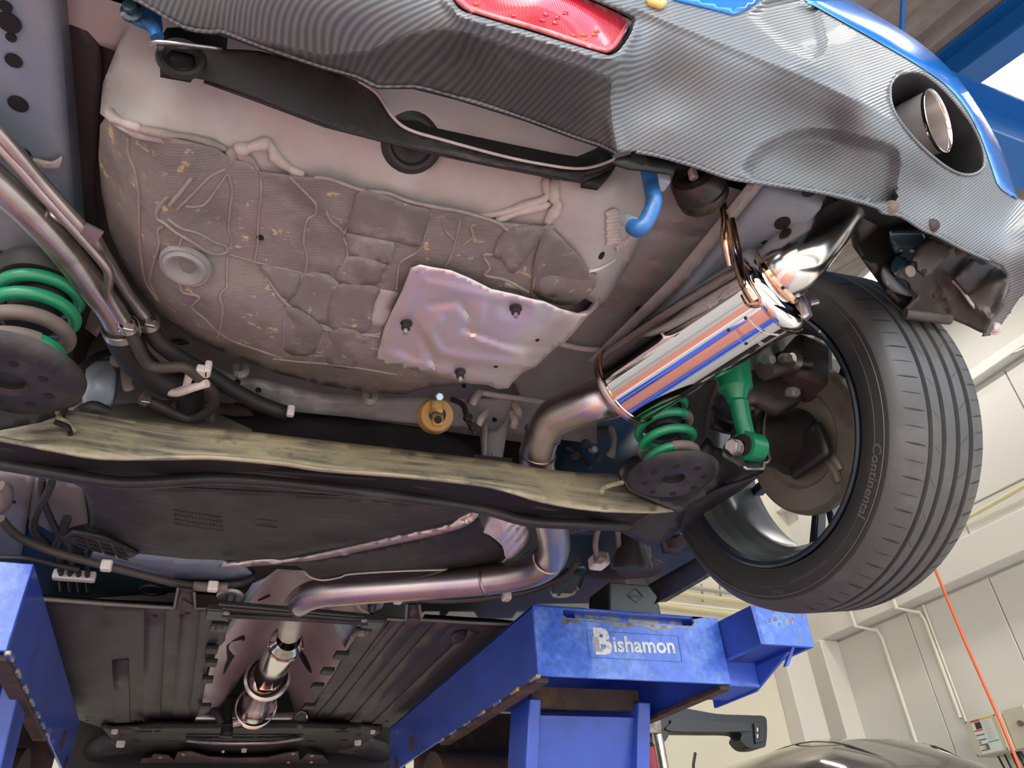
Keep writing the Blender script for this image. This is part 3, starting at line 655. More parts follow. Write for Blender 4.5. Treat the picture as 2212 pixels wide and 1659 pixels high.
wellD = Depth([(300, 290, 'z', .694), (310, 420, 'z', .694), (330, 560, 'z', .694), (370, 650, 'z', .696), (460, 720, 'z', .697), (580, 765, 'z', .697), (740, 790, 'z', .697), (870, 812, 'z', .697),
               (500, 345, 'z', .692), (500, 560, 'z', .690), (700, 500, 'z', .690), (700, 650, 'z', .689), (900, 700, 'z', .688), (1000, 560, 'z', .690), (1180, 495, 'z', .693), (1190, 620, 'z', .692),
               (218, 245, 'z', .745), (213, 330, 'z', .76), (216, 400, 'z', .765), (240, 510, 'z', .765), (300, 622, 'z', .765), (345, 680, 'z', .762), (420, 732, 'z', .758), (500, 767, 'z', .754), (600, 806, 'z', .75), (700, 832, 'z', .745), (800, 847, 'z', .742), (870, 853, 'z', .742),
               (1270, 595, 'z', .702), (1262, 640, 'z', .71), (1245, 655, 'z', .72), (1230, 560, 'z', .694)])
well_out = [(232, 248)] + seam_top + [(1290, 594), (1286, 620), (1270, 640), (1240, 660), (1180, 640), (1110, 690), (1090, 800), (1000, 830), (920, 838), (870, 853), (800, 848), (700, 833), (600, 807), (500, 768), (420, 733), (345, 682), (300, 624), (262, 560), (238, 505), (220, 420), (213, 340), (216, 270)]
def hatch(u, v):
    return 0.
well_rel = line_relief([([(300, 290), (285, 330), (298, 420), (303, 520), (312, 590)], 10, .002), ([(560, 520), (500, 490), (440, 470)], 18, -.003), ([(500, 560), (640, 590)], 26, -.003), ([(420, 625), (560, 590)], 18, -.0035), ([(600, 640), (700, 540), (740, 500)], 26, -.003), ([(560, 380), (660, 450), (700, 480)], 14, -.005),
                        ([(760, 560), (830, 580)], 6, -.002), ([(905, 540), (1040, 520)], 30, -.003), ([(1080, 540), (1120, 560)], 9, .002), ([(1100, 600), (1180, 560)], 24, -.003), ([(660, 560), (900, 600)], 18, .003)])
well_blob = blob_relief([(400, 577, 62, 47, 8, -.006, 9), (560, 512, 17, 13, 0, .0035, 6), (700, 590, 20, 10, -15, -.006, 7), (697, 432, 15, 15, 0, .003, 6)])
well = csheet('spare_wheel_well', well_out, wellD, 'mastic', step=11, relief=lambda u, v: .003+well_rel(u, v)+well_blob(u, v), label='spare wheel well coated in brown sealer')
def onwell(u, v, lift=.0): return wellD.pt(u, v, .003+well_rel(u, v)+well_blob(u, v)+lift)
cA = lambda L: [(200+x/3.95, 230+y/3.95) for x, y in L]
cB = lambda L: [(680+x/2.989, 330+y/2.989) for x, y in L]
cC = lambda L: [(200+x/3.16, 540+y/3.16) for x, y in L]
pads = [cB([(290, 250), (440, 270), (620, 340), (750, 380), (700, 540), (670, 610), (520, 580), (350, 545), (205, 510), (240, 380)]),
        cB([(195, 520), (345, 548), (510, 580), (490, 700), (465, 720), (240, 665), (210, 590)]),
        cB([(215, 670), (460, 725), (430, 790), (400, 850), (140, 830)]),
        cB([(155, 850), (410, 870), (380, 980), (330, 1165), (75, 1115)]),
        cC([(1420, 160), (1680, 220), (1600, 510), (1340, 360)]),
        cC([(1150, 100), (1420, 165), (1340, 350), (1200, 200)]),
        cC([(1310, 390), (1580, 540), (1520, 710), (1300, 685)]),
        cC([(1620, 550), (1860, 590), (1790, 800), (1600, 770)]),
        cB([(1235, 505), (1480, 480), (1400, 640), (1280, 780), (1210, 700), (1150, 660)]),
        cB([(1480, 500), (1540, 500), (1770, 770), (1660, 980), (1440, 930), (1400, 800)])]
for i, pd in enumerate(pads):
    c0, c1, c2 = pd[0], pd[len(pd)//2], pd[-1]
    ctrl = Depth([(*p, 'z', onwell(*p, .0035)[2]) for p in pd]+[(sum(p[0] for p in pd)/len(pd), sum(p[1] for p in pd)/len(pd), 'z', onwell(sum(p[0] for p in pd)/len(pd), sum(p[1] for p in pd)/len(pd), .003)[2])], 1e-6)
    csheet('sealer_pad', smooth2(pd, 3), ctrl, 'mastic_pad', par=well, step=14, solid=.004)
# bare light patches showing between the pads
csheet('bare_patch', cB([(415, 880), (545, 905), (440, 1135), (355, 1115), (385, 970)]), [(*p, 'z', onwell(*p, .002)[2]) for p in cB([(415, 880), (545, 905), (440, 1135), (355, 1115)])], 'panel_taupe', par=well, solid=.002)
csheet('bare_patch', cB([(1230, 840), (1300, 850), (1390, 920), (1210, 890)]), [(*p, 'z', onwell(*p, .003)[2]) for p in cB([(1230, 840), (1300, 850), (1390, 920)])], 'panel_taupe', par=well, solid=.002)
seams = [(cA([(310, 260), (310, 400), (360, 540), (395, 720), (400, 900), (405, 1150), (425, 1350), (450, 1480), (500, 1570), (560, 1650)]), 2.0),
         (cA([(850, 600), (760, 720), (660, 840)]), 2.4), (cA([(1140, 530), (1000, 600), (880, 720), (720, 880)]), 1.6), (cA([(1150, 570), (1060, 700), (960, 830), (880, 855), (790, 850)]), 1.6),
         (cA([(640, 770), (560, 870), (550, 950), (620, 1000), (720, 1080), (860, 1160), (980, 1240), (1080, 1260), (1150, 1230), (1120, 1180), (1050, 1165)]), 2.2),
         (cA([(640, 960), (760, 1040), (900, 1080), (1060, 1170)]), 1.8), (cA([(610, 1020), (560, 1060), (570, 1180), (540, 1290), (500, 1420), (490, 1500), (560, 1640)]), 1.6),
         (cA([(790, 1090), (750, 1150), (740, 1200), (690, 1230)]), 1.3), (cA([(1150, 570), (1190, 700), (1170, 900), (1160, 1050), (1190, 1150), (1150, 1260), (1145, 1540)]), 1.5),
         (cA([(1430, 560), (1440, 700), (1420, 900), (1410, 1060), (1410, 1150), (1385, 1310)]), 1.4), (cA([(1160, 1260), (1400, 1330), (1700, 1400), (1900, 1450)]), 1.5),
         (cA([(1680, 600), (1780, 700), (1880, 800), (1910, 850), (1900, 920), (1830, 970), (1800, 1150), (1830, 1280), (1815, 1420)]), 1.5), (cA([(1990, 880), (2030, 970), (2140, 1070), (2170, 1200), (2170, 1310), (2080, 1480)]), 1.7),
         (cA([(1430, 1350), (1500, 1480), (1600, 1600), (1660, 1650)]), 2.2), (cC([(1160, 120), (1230, 250), (1330, 370), (1450, 450), (1580, 530), (1640, 545), (1790, 565), (1960, 590)]), 2.6),
         (cC([(600, 230), (620, 290), (730, 320), (680, 390), (770, 470), (860, 560), (960, 620), (1100, 670), (1290, 735)]), 1.7), (cC([(920, 250), (870, 310), (890, 400), (870, 540), (850, 600)]), 1.5),
         (cC([(1310, 390), (1300, 690)]), 1.2), (cC([(1580, 560), (1530, 690), (1500, 720)]), 1.2), (cC([(1230, 740), (1400, 760), (1640, 780), (1850, 810), (2080, 850)]), 1.9), (cC([(1300, 690), (1500, 720), (1580, 720)]), 1.5),
         (cB([(280, 260), (240, 400), (190, 540), (215, 650), (140, 830)]), 1.8), (cB([(195, 515), (350, 545), (510, 580), (680, 605)]), 1.5), (cB([(750, 380), (700, 570), (660, 640), (560, 700), (540, 760), (530, 880)]), 1.8),
         (cB([(500, 580), (490, 700), (440, 780), (400, 850)]), 1.5), (cB([(940, 430), (905, 580), (870, 690), (830, 750)]), 1.4), (cB([(830, 450), (850, 510), (910, 570)]), 1.2), (cB([(240, 668), (340, 690), (460, 718)]), 2.6),
         (cB([(1240, 505), (1190, 580), (1160, 650), (1090, 660), (1130, 740), (1100, 790), (1230, 820), (1380, 900)]), 2.2), (cB([(1040, 460), (1010, 480), (1020, 540), (960, 590)]), 2.0), (cB([(1480, 490), (1440, 700), (1400, 920)]), 1.4),
         (cB([(330, 1165), (380, 980), (410, 870)]), 1.2), (cB([(75, 1115), (120, 980), (155, 850)]), 1.2), (cB([(0, 1080), (70, 1120), (330, 1175), (430, 1165)]), 2.2), (cB([(1500, 480), (1600, 600), (1700, 720), (1770, 760)]), 2.0),
         (cB([(1540, 480), (1480, 480), (1260, 500), (1180, 450), (950, 380), (780, 350), (600, 310), (470, 260), (300, 240), (100, 170), (0, 160)]), 2.4)]
for L, w in seams:
    L = [tuple(q[:2]) for q in cr([V(*p) for p in L], 5)]
    MB().tube([onwell(u, v, .0005) for u, v in L], w*.00105, 6).build('seam_sealer', 'seam', well, smooth=80)
# thick sealer beads on the seam with the light panel
def bead(L, w, m='sealer', lift=.002, dep=None, par=None):
    L = [tuple(q[:2]) for q in cr([V(*p) for p in L], 5)]
    n = len(L); pts = [(dep or panelD).pt(u, v, lift) for u, v in L]
    rr = [w*(.9+.16*math.sin(i*.55)+.07*math.sin(i*1.3+1))*min(1, .45+min(i, n-1-i)*.3) for i in range(n)]
    return MB().tube(pts, rr, 8).build('sealer_bead', m, par or car, smooth=80)
bead(cA([(140, 30), (180, 100), (300, 150), (420, 190)]), .006)
bead(cA([(400, 195), (600, 230), (850, 270), (1020, 320), (1150, 370)]), .0055, 'seam')
bead(cA([(1150, 360), (1190, 420), (1170, 500)]), .006, 'seam', .004)
bead(cA([(1200, 370), (1300, 360), (1380, 340), (1480, 320), (1530, 360), (1560, 430), (1640, 500), (1740, 570), (1810, 605)]), .0075)
bead(cA([(1210, 400), (1330, 450), (1420, 560)]), .0065, 'seam')
bead(cB([(1490, 160), (1495, 230), (1490, 290), (1350, 340), (1200, 390), (1050, 415)]), .0055)
bead(cB([(1545, 165), (1545, 290), (1570, 330), (1540, 390), (1490, 460)]), .0075)
bead(cB([(1520, 330), (1350, 370), (1220, 420), (1170, 440)]), .0065)
# drain plug, round grommet, holes, weld pad
def disc_on(dep, u, v, r, t, m, name, par, lift=0., prof=None, seg=32):
    c = dep.pt(u, v, lift) if isinstance(dep, Depth) else dep(u, v, lift)
    a = (dep.pt if isinstance(dep, Depth) else dep)(u+12, v, lift)-c; b = (dep.pt if isinstance(dep, Depth) else dep)(u, v+12, lift)-c
    n = unit(np.cross(a, b)); n = n if n.dot(c) < 0 else -n
    return MB().lathe(c, n, prof or [(-.002, .0001), (-.002, r), (t, r), (t, .0001)], seg).build(name, m, par)
disc_on(panelD, 888, 308, .04, .004, 'rubber', 'drain_plug', car, -.006, [(-.004, .0001), (.002, .012), (.002, .022), (.007, .025), (.007, .029), (.001, .036), (-.005, .039)])
disc_on(onwell, 400, 577, .03, .004, 'grommet_grey', 'grommet', well, .004, [(-.006, .0001), (-.004, .012), (.001, .0155), (.005, .019), (.006, .023), (.002, .0265), (.003, .029), (-.004, .031)])
for u, v, r in ((562, 513, .0045), (1300, 552, .0055)): disc_on(panelD if u > 1000 else onwell, u, v, r, .0008, 'hole_black', 'hole', car if u > 1000 else well, .001 if u > 1000 else .001)
for i in range(9):
    u0, v0 = 1312+(i % 2)*1.5, 462+i*8.0
    MB().tube([panelD.pt(u0-4, v0+1, .002), panelD.pt(u0+10, v0-5, .005), panelD.pt(u0+24+4*math.sin(i), v0-4, .003)], [.003, .0045, .003], 8, 3).build('weld_bead', 'sealer', car)
for i in range(6):
    MB().tube([panelD.pt(1330+i*7, 528-i*5, .002), panelD.pt(1334+i*7, 538-i*6, .004)], .004, 8).build('weld_bead', 'sealer', car)
bead([(1240, 588), (1290, 582), (1330, 560)], .0025, 'clip_white', .003)

# ---- heat shield with its three studs
shD = Depth([(893, 575, 'z', .674), (870, 650, 'z', .672), (818, 778, 'z', .674), (960, 815, 'z', .672), (1080, 838, 'z', .676), (1140, 780, 'z', .672), (1000, 700, 'z', .668), (1100, 650, 'z', .670), (1230, 660, 'z', .68), (1290, 668, 'z', .715), (1240, 720, 'z', .69), (1170, 780, 'z', .684), (960, 590, 'z', .672), (1285, 650, 'z', .73)])
sh_rel = line_relief([([(915, 585), (850, 730)], 8, .004), ([(930, 660), (990, 650), (1020, 690), (1010, 710)], 9, -.005), ([(950, 690), (930, 720), (950, 760), (1020, 775), (1160, 790)], 8, .005), ([(900, 710), (940, 790)], 8, -.005), ([(1000, 712), (1100, 745), (1200, 750)], 7, -.004), ([(1020, 730), (1130, 770)], 8, .004), ([(850, 770), (930, 795), (1060, 820)], 9, .004), ([(920, 610), (1050, 640), (1150, 655)], 10, .003), ([(1180, 670), (1160, 700)], 9, -.004), ([(1200, 690), (1250, 690)], 5, .002), ([(1040, 660), (1030, 700)], 9, .003)])
sh_blob = blob_relief([(1112, 668, 30, 20, 0, -.004, 5), (876, 698, 22, 16, 0, -.003, 5), (994, 806, 24, 16, 0, -.003, 5), (880, 740, 40, 28, 60, -.004, 6)])
hs = csheet('heat_shield', cB([(620, 745), (680, 722), (760, 740), (880, 760), (1000, 810), (1140, 880), (1280, 910), (1390, 940), (1480, 960), (1590, 1010), (1700, 1035), (1780, 1010), (1840, 930), (1835, 990), (1760, 1060), (1700, 1130), (1620, 1220), (1540, 1270), (1430, 1380), (1340, 1420), (1280, 1480), (1250, 1520), (1180, 1525), (1120, 1500), (1000, 1490), (880, 1460), (700, 1420), (520, 1375), (400, 1345), (420, 1240), (450, 1130), (490, 1040), (560, 900), (600, 800)]),
            shD, 'shield_alu', step=9, relief=lambda u, v: sh_rel(u, v)+sh_blob(u, v), solid=.0012, label='pale aluminium muffler heat shield')
def onsh(u, v, l=0.): return shD.pt(u, v, l+sh_rel(u, v)+sh_blob(u, v))
for u, v in ((1114, 664), (878, 696), (994, 801)):
    s = disc_on(onsh, u, v, .01, .003, 'stud_black', 'stud', hs, 0, [(0, .0001), (0, .0085), (.003, .0085), (.004, .0062), (.011, .0062), (.012, .0034)], 12)
    disc_on(onsh, u, v, .0032, .019, 'bolt_steel', 'stud_tip', hs, 0, None, 10)
for u, v in ((1161, 735), (1071, 792)): disc_on(onsh, u, v, .0032, .0006, 'hole_black', 'hole', hs, .0006, None, 14)

# ---- rear crossmember in front of the well, right floor ribs
csheet('crossmember', [(300, 690), (420, 770), (480, 800), (700, 850), (860, 858), (1120, 862), (1290, 860), (1290, 960), (1140, 940), (1040, 925), (900, 915), (640, 890), (470, 830), (330, 790)], [(480, 800, 'y', 1.10), (480, 880, 'y', 1.14), (1000, 870, 'y', 1.10), (1000, 930, 'y', 1.14)], 'panel_grey', relief=line_relief([([(470, 815), (700, 868), (1000, 890), (1290, 905)], 9, .006)]))
xm = [(c[0], c[1]) for c in ((558, 843), (513, 825), (1068, 907), (1002, 834))]
for u, v in xm: part(MB().disc(P(u, v, 'y', 1.095), (0, -1, 0), .005, .001, 14), 'hole', 'hole_black')
for u, v in ((520, 797), (800, 856)):
    part(MB().tube([P(u-9, v-4, 'y', 1.08), P(u-6, v+12, 'y', 1.07), P(u+8, v+9, 'y', 1.07), P(u+9, v-5, 'y', 1.08)], .007, 8, 4), 'bracket', 'seam')
fr = csheet('right_floor', [(1360, 375), (1690, 380), (1560, 560), (1480, 680), (1330, 800), (1300, 870), (1130, 870), (1100, 800), (1240, 700), (1330, 600)], [(1400, 450, 'z', .80), (1600, 420, 'z', .80), (1300, 760, 'z', .80), (1420, 700, 'z', .80)], 'panel_grey', step=12, label='ribbed floor above the muffler',
            relief=line_relief([([(1400, 470), (1530, 490)], 8, .006), ([(1405, 500), (1520, 512)], 7, -.006), ([(1400, 560), (1500, 580), (1490, 550)], 8, -.006), ([(1330, 605), (1440, 625)], 8, .006), ([(1320, 640), (1430, 655)], 6, -.006), ([(1300, 680), (1400, 690)], 7, .006), ([(1240, 740), (1380, 770)], 8, .007), ([(1200, 780), (1330, 800)], 8, -.005)]))
ctube('floor_bead', [(1210, 742, 'z', .785), (1250, 752, 'z', .785), (1300, 756, 'z', .785), (1340, 748, 'z', .785)], .005, 'sealer')
csheet('rail_flange', [(1615, 398), (1650, 398), (1480, 610), (1290, 790), (1270, 780), (1450, 600)], [(1630, 398, 'z', .755), (1470, 600, 'z', .755), (1300, 780, 'z', .755)], 'panel_grey', relief=line_relief([([(1632, 398), (1465, 605), (1280, 785)], 5, .004)]), step=8)
part(MB().bolt(P(1382, 668, 'z', .79), (0, 0, -1), .009, .018, 8), 'stud', 'stud_black')
for k, (u, v) in enumerate(((1027, 862), (1118, 905), (1040, 905), (1125, 885))):
    ctube('sealer_bead', [(u-12, v-10, 'y', 1.085), (u-5, v+4, 'y', 1.075), (u-8, v+16, 'y', 1.085)] if k % 2 else [(u+8, v-14, 'y', 1.085), (u-2, v, 'y', 1.08), (u-8, v+14, 'y', 1.085)], .008, 'sealer', seg=8)
ctube('sealer_bead', [(1035, 848, 'y', 1.09), (1100, 858, 'y', 1.085), (1180, 868, 'y', 1.09)], .006, 'sealer', seg=8)
# hanger bracket beside the exhaust
csheet('hanger_bracket', [(1043, 895), (1050, 920), (1048, 990), (1040, 990), (1036, 930), (1030, 900)], [(1043, 900, 'y', 1.08), (1046, 985, 'y', 1.09), (1034, 930, 'y', 1.10)], 'panel_grey', step=8, solid=.003)
csheet('hanger_bracket', [(1046, 925), (1060, 930), (1072, 930), (1088, 915), (1098, 895), (1094, 940), (1086, 990), (1046, 990)], [(1046, 930, 'y', 1.10), (1090, 930, 'y', 1.09), (1066, 985, 'y', 1.10)], 'panel_grey', step=8, solid=.003)
ctube('wiring', [(975, 862, 'y', 1.07), (1000, 875, 'y', 1.06), (1010, 905, 'y', 1.06), (1025, 935, 'y', 1.07)], .005, 'rubber')
for u, v in ((1009, 905), (1021, 925)): part(MB().bolt(P(u, v, 'y', 1.055), (0, -1, 0), .008, .01, 8), 'cable_clip', 'rubber')

# ---- black strip and brackets behind the bumper
stD = Depth([(360, 100, 'y', .48), (700, 230, 'y', .50), (1250, 390, 'y', .50), (430, 90, 'y', .47), (800, 190, 'y', .485), (1000, 300, 'y', .492)])
st_ = csheet('undertray_strip', smooth2([(410, 92), (492, 106), (560, 110), (690, 142), (730, 160), (790, 182), (815, 205), (845, 250), (880, 280), (960, 305), (1090, 340), (1180, 358), (1240, 366), (1290, 360), (1330, 345), (1332, 350), (1290, 372), (1262, 378), (1258, 392), (1220, 385), (1100, 362), (920, 325), (700, 268), (560, 215), (440, 172), (412, 165), (414, 130)], 2), stD, 'black_dusty', step=9, solid=.002, label='black plastic undertray strip')
ctube('strip_lip', [(775, 175, 'y', .478), (815, 203, 'y', .482), (848, 252, 'y', .486), (884, 280, 'y', .488), (960, 303, 'y', .49), (1090, 338, 'y', .49), (1180, 356, 'y', .49), (1245, 364, 'y', .49), (1290, 358, 'y', .485), (1330, 343, 'y', .475)], .0017, 'sealer', par=st_)
lowe = [(440, 172), (560, 215), (700, 268), (920, 325), (1100, 362), (1220, 385), (1258, 390), (1300, 372), (1330, 352)]
MB().grid([[stD.pt(*p)+V(0, .004, dz_) for p in lowe] for dz_ in (0, .02, .045)]).build('strip_shade_wall', 'black_plastic', st_, smooth=60, solid=.002)  # wall added up to the panel so the pocket behind the bumper falls dark
csheet('bumper_bracket', [(345, 102), (420, 118), (428, 140), (412, 162), (346, 150)], [(345, 102, 'y', .47), (425, 120, 'y', .47), (350, 150, 'y', .475)], 'black_plastic', solid=.01)
part(MB().lathe(P(392, 128, 'y', .468), (0, -1, -.3), [(0, .012), (.004, .016), (.004, .020), (0, .022)], 24), 'bracket_hole', 'black_plastic')
csheet('bracket_blade', smooth2([(322, 98), (332, 92), (370, 94), (420, 100), (480, 108), (440, 108), (400, 106), (345, 100)], 3), [(330, 95, 'y', .452), (480, 108, 'y', .452), (400, 98, 'y', .445)], 'steel_clamp', step=8, solid=.002)
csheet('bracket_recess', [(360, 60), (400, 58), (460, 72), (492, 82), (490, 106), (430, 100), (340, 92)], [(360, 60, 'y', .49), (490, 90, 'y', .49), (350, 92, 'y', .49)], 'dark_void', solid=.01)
csheet('bumper_bracket', [(1240, 320), (1300, 330), (1335, 352), (1320, 375), (1298, 398), (1262, 392), (1262, 380), (1290, 372), (1300, 350)], [(1250, 330, 'y', .505), (1330, 350, 'y', .505), (1290, 395, 'y', .505)], 'black_plastic', solid=.01)
csheet('bumper_clip', [(1330, 342), (1372, 330), (1423, 338), (1462, 352), (1456, 374), (1400, 366), (1360, 362), (1325, 350)], [(1330, 345, 'y', .442), (1456, 365, 'y', .442), (1390, 335, 'y', .44)], 'black_dusty', solid=.004)
part(MB().disc(P(1378, 342, 'y', .4405), (0, -1, -.5), .010, .002, 18), 'hole', 'hole_black')
# towing eye (right) and blue eye (left)
part(MB().tube([P(1398, 360, 'y', .49), P(1402, 378, 'y', .49), P(1410, 420, 'y', .475), P(1412, 440, 'y', .475), P(1396, 478, 'y', .485), P(1380, 494, 'y', .49), P(1366, 490, 'y', .497)], .0095, 14, 5), 'towing_eye', 'hook_blue', 'blue bent towing eye')
part(MB().tube([P(1372, 488, 'y', .495), P(1362, 480, 'y', .505), P(1352, 474, 'y', .512)], .009, 12), 'towing_eye', 'primer_blue')
part(MB().box(P(1424, 384, 'y', .50), .02, .02, .03), 'bracket', 'primer_blue', bevel=.004)
part(MB().lathe(P(287, 30, 'y', .462), (-.2, -1, -.4), [(0, .0001), (0, .010), (.004, .010), (.005, .006), (.012, .006), (.012, .0001)], 16), 'bracket_bolt', 'body_blue_dark', 'dark blue bolt behind the bumper')
ctube('blue_bracket', [(318, 44, 'y', .468), (332, 60, 'y', .466), (340, 82, 'y', .468)], .006, 'hook_blue')
csheet('blue_bracket', [(300, -40), (345, 10), (352, 60), (338, 74), (315, 52), (285, 40), (270, 0)], [(300, -30, 'y', .475), (350, 50, 'y', .475), (285, 30, 'y', .475)], 'hook_blue', solid=.006)
# ------------------------------------------------------------------ wheel, brake, suspension, exhaust
mat('tyre', (.050, .050, .048), .52, noise=(10, .18), bump=(260, .08), dirt=((.085, .08, .07), 6, .52, .7))
mat('tyre_side', (.020, .0195, .019), .55, noise=(10, .15), dirt=((.045, .038, .031), 7, .52, .7))
mat('tyre_letters', (.085, .080, .072), .5)
mat('tyre_groove', (.006, .006, .006), .7)
mat('stone', (.6, .58, .52), .6)
mat('rim_dark', (.02, .028, .04), .28, .3, coat=.4)
mat('rim_barrel', (.13, .14, .14), .33, .6, noise=(8, .15), dirt=((.25, .25, .24), 30, .62, .7))
mat('dust_shield', (.20, .172, .138), .5, .2, noise=(8, .15), dirt=((.09, .07, .055), 5, .48, .68))
mat('hub_black', (.018, .017, .017), .38, noise=(20, .2))
mat('caliper', (.055, .045, .042), .55, noise=(30, .3), bump=(90, .3))
mat('green_paint', (.01, .235, .105), .33, noise=(15, .1), coat=.2)
mat('coil_sleeve', (.16, .125, .105), .6, noise=(30, .2))
mat('arm_black', (.020, .0195, .021), .42, spec=.35, noise=(12, .25), bump=(120, .08), dirt=((.055, .05, .05), 7, .5, .7))
mat('beam_dust', (.10, .097, .085), .5, noise=(8, .2), bump=(120, .1), streak=((.40, .355, .235), (5, 70, 80), .36, .64), dirt=[((.38, .335, .215), 7, .44, .66), ((.07, .066, .058), 16, .60, .72)])
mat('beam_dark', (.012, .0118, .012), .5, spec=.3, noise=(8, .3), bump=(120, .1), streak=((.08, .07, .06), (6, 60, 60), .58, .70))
mat('stainless', (.80, .765, .73), .05, 1., noise=(2, .03))
mat('stainless_tip', (.62, .61, .60), .32, .55)
mat('stainless_pipe', (.80, .75, .71), .17, 1., noise=(2, .03))
mat('stainless_satin', (.80, .76, .72), .13, 1., noise=(2, .03))
mat('stainless_heat', (.62, .40, .26), .10, 1., noise=(20, .25), dirt=((.25, .20, .45), 14, .55, .62))
mat('stainless_brushed', (.50, .445, .42), .32, 1., noise=(7, .12), dirt=[((.42, .36, .42), 6, .48, .65), ((.45, .34, .27), 9, .55, .7)], bump=(90, .02))
mat('weld', (.40, .30, .27), .30, 1., noise=(40, .3))
mat('yellow_rubber', (.42, .24, .07), .5, noise=(25, .25), dirt=((.10, .075, .04), 30, .55, .66))
mat('black_rubber', (.02, .016, .014), .35, noise=(20, .3), dirt=((.10, .075, .045), 14, .52, .66))
mat('plate_etch', (.55, .50, .48), .3, .9)
# ---- wheel (fitted centre and axle direction)
WC = V(.9522, .9053, .6798); WAX = unit(V(math.cos(.1131), math.sin(.0097), math.sin(.1131)))
wheel_l = 'rear wheel with dark rim and worn road tyre'
TW = .098
prof = [(-.078, .222), (-.094, .230), (-.1, .245), (-.100, .262), (-.096, .279), (-.088, .290), (-.080, .2965), (-.060, .3015)]
for gx in (-.042, -.014, .016, .044):
    prof += [(gx-.0048, .3032), (gx-.0035, .2970), (gx+.0035, .2970), (gx+.0048, .3034)]
prof += [(.062, .3015), (.080, .2965), (.088, .290), (.096, .279), (.100, .262), (.1, .245), (.094, .230), (.078, .222)]
tyre = part(MB().lathe(WC, WAX, prof, 160), 'tyre', 'tyre', 'black road tyre with circular grooves', smooth=50)
wx = unit(np.cross(WAX, (0.13, .2, 1))); wy = np.cross(WAX, wx)
def wpt(t, r, a): return WC+WAX*t+(wx*math.cos(a)+wy*math.sin(a))*r
# sidewall ring and sipes
part(MB().lathe(WC, WAX, [(-.0790, .2225), (-.0948, .2305), (-.1009, .2455), (-.1009, .262), (-.0968, .2795)], 128), 'sidewall', 'tyre_side', par=tyre)
for rr2, w in ((.2735, .0009), (.258, .0006)):
    part(MB().lathe(WC, WAX, [(-.1012+abs(rr2-.262)*.12, rr2-w), (-.1020+abs(rr2-.262)*.12, rr2), (-.1012+abs(rr2-.262)*.12, rr2+w)], 128), 'moulding_line', 'tyre_letters' if rr2 > .27 else 'tyre', par=tyre)
def surf(t):     # tread radius at a given width
    pr = sorted(prof); pr = [p for p in pr if p[1] > .2985 or (abs(p[0]) > .06 and p[1] > .285)]; xs = [p[0] for p in pr]; rs = [p[1] for p in pr]
    return float(np.interp(t, xs, rs))
def slit(mb, t0, t1, a, da, w):
    n = 9; pts = []
    for k in range(n):
        f = k/(n-1); t = t0+(t1-t0)*f; ww = w*min(1, .35+2*min(f, 1-f))
        for s in (-1, 1): pts.append(wpt(t, surf(t)+.0006, a+da*f+s*ww/.3))
    mb.add(pts, [(2*k, 2*k+1, 2*k+3, 2*k+2) for k in range(n-1)])
mbs = [MB() for _ in range(4)]
for k in range(76):
    a = 2*math.pi*k/76
    slit(mbs[0], -.083, -.052, a, .014, .0012 if k % 2 else .0005)
    slit(mbs[1], .052, .083, a+.02, -.014, .0012 if k % 2 else .0005)
    if k % 2: slit(mbs[2], -.036, -.022, a, .05, .0004); slit(mbs[3], .020, .038, a, -.05, .0004)
for m_ in mbs: o = m_.build('tread_sipes', 'tyre_groove', tyre, smooth=0); o['kind'] = 'stuff'
for (t, a) in ((.046, 2.9), (.045, 3.02), (.03, 2.7), (-.03, 3.1), (.06, 3.3)): pass
# lettering moulded on the sidewall
def arc_text(s, size, rad, a_mid, t, m, dirn=1, bold=0., stretch=1.):
    vv, ff = text_flat(s, size, bold)
    vs = []
    for x, z in vv: vs.append(wpt(t-abs(rad+z-.262)*-.10, rad+z, a_mid+dirn*x*stretch/rad))
    MB().add(vs, ff).build('sidewall_text', m, tyre, smooth=0)
def ang_of(u, v, t=-.1):
    # angle on the inner sidewall that projects to the pixel
    best = min((sum((proj_px(wpt(t, .262, k*math.pi/360))-V(u, v))**2), k) for k in range(720)); return best[1]*math.pi/360
def proj_px(p):
    d = A.T @ p; return V(W/2-F*d[0]/d[2], H/2+F*d[1]/d[2])
sgn = 1 if proj_px(wpt(-.1, .27, ang_of(1840, 1150)+.1))[1] > proj_px(wpt(-.1, .27, ang_of(1840, 1150)))[1] else -1
arc_text('Continental', .0215, .2625, ang_of(1875, 1040), -.1021, 'tyre_letters', sgn, .0003, 1.12)
arc_text('1P5101', .010, .2665, ang_of(1680, 1282), -.1019, 'tyre_letters', sgn)
arc_text('www.continental-tires.com', .0080, .2555, ang_of(1735, 1220), -.1019, 'tyre_letters', sgn)
# rim: lip, barrel, spokes, hub
rim = part(MB().lathe(WC, WAX, [(-.079, .2225), (-.0955, .2265), (-.0975, .2225), (-.094, .2165), (-.082, .212), (-.080, .2225)], 96, closed=True), 'rim_lip', 'rim_dark', 'dark rim lip')
part(MB().lathe(WC, WAX, [(-.085, .2125), (-.066, .209), (-.050, .2045), (-.036, .192), (-.012, .1895), (.010, .196), (.045, .199), (.062, .206), (.080, .2125), (.080, .2165), (.06, .211), (-.01, .1935), (-.034, .196), (-.085, .2165)], 96, closed=True), 'rim_barrel', 'rim_barrel', smooth=50)
for k in range(5):
    for s in (-1, 1):
        a = 2*math.pi*k/5+.95+s*.15
        part(MB().hexa([wpt(.050, .05, a-s*.15-.10), wpt(.050, .05, a-s*.15+.10), wpt(.070, .05, a-s*.15+.10), wpt(.070, .05, a-s*.15-.10), wpt(.055, .205, a-.045), wpt(.055, .205, a+.045), wpt(.080, .205, a+.045), wpt(.080, .205, a-.045)]), 'spoke', 'rim_dark', bevel=.003)
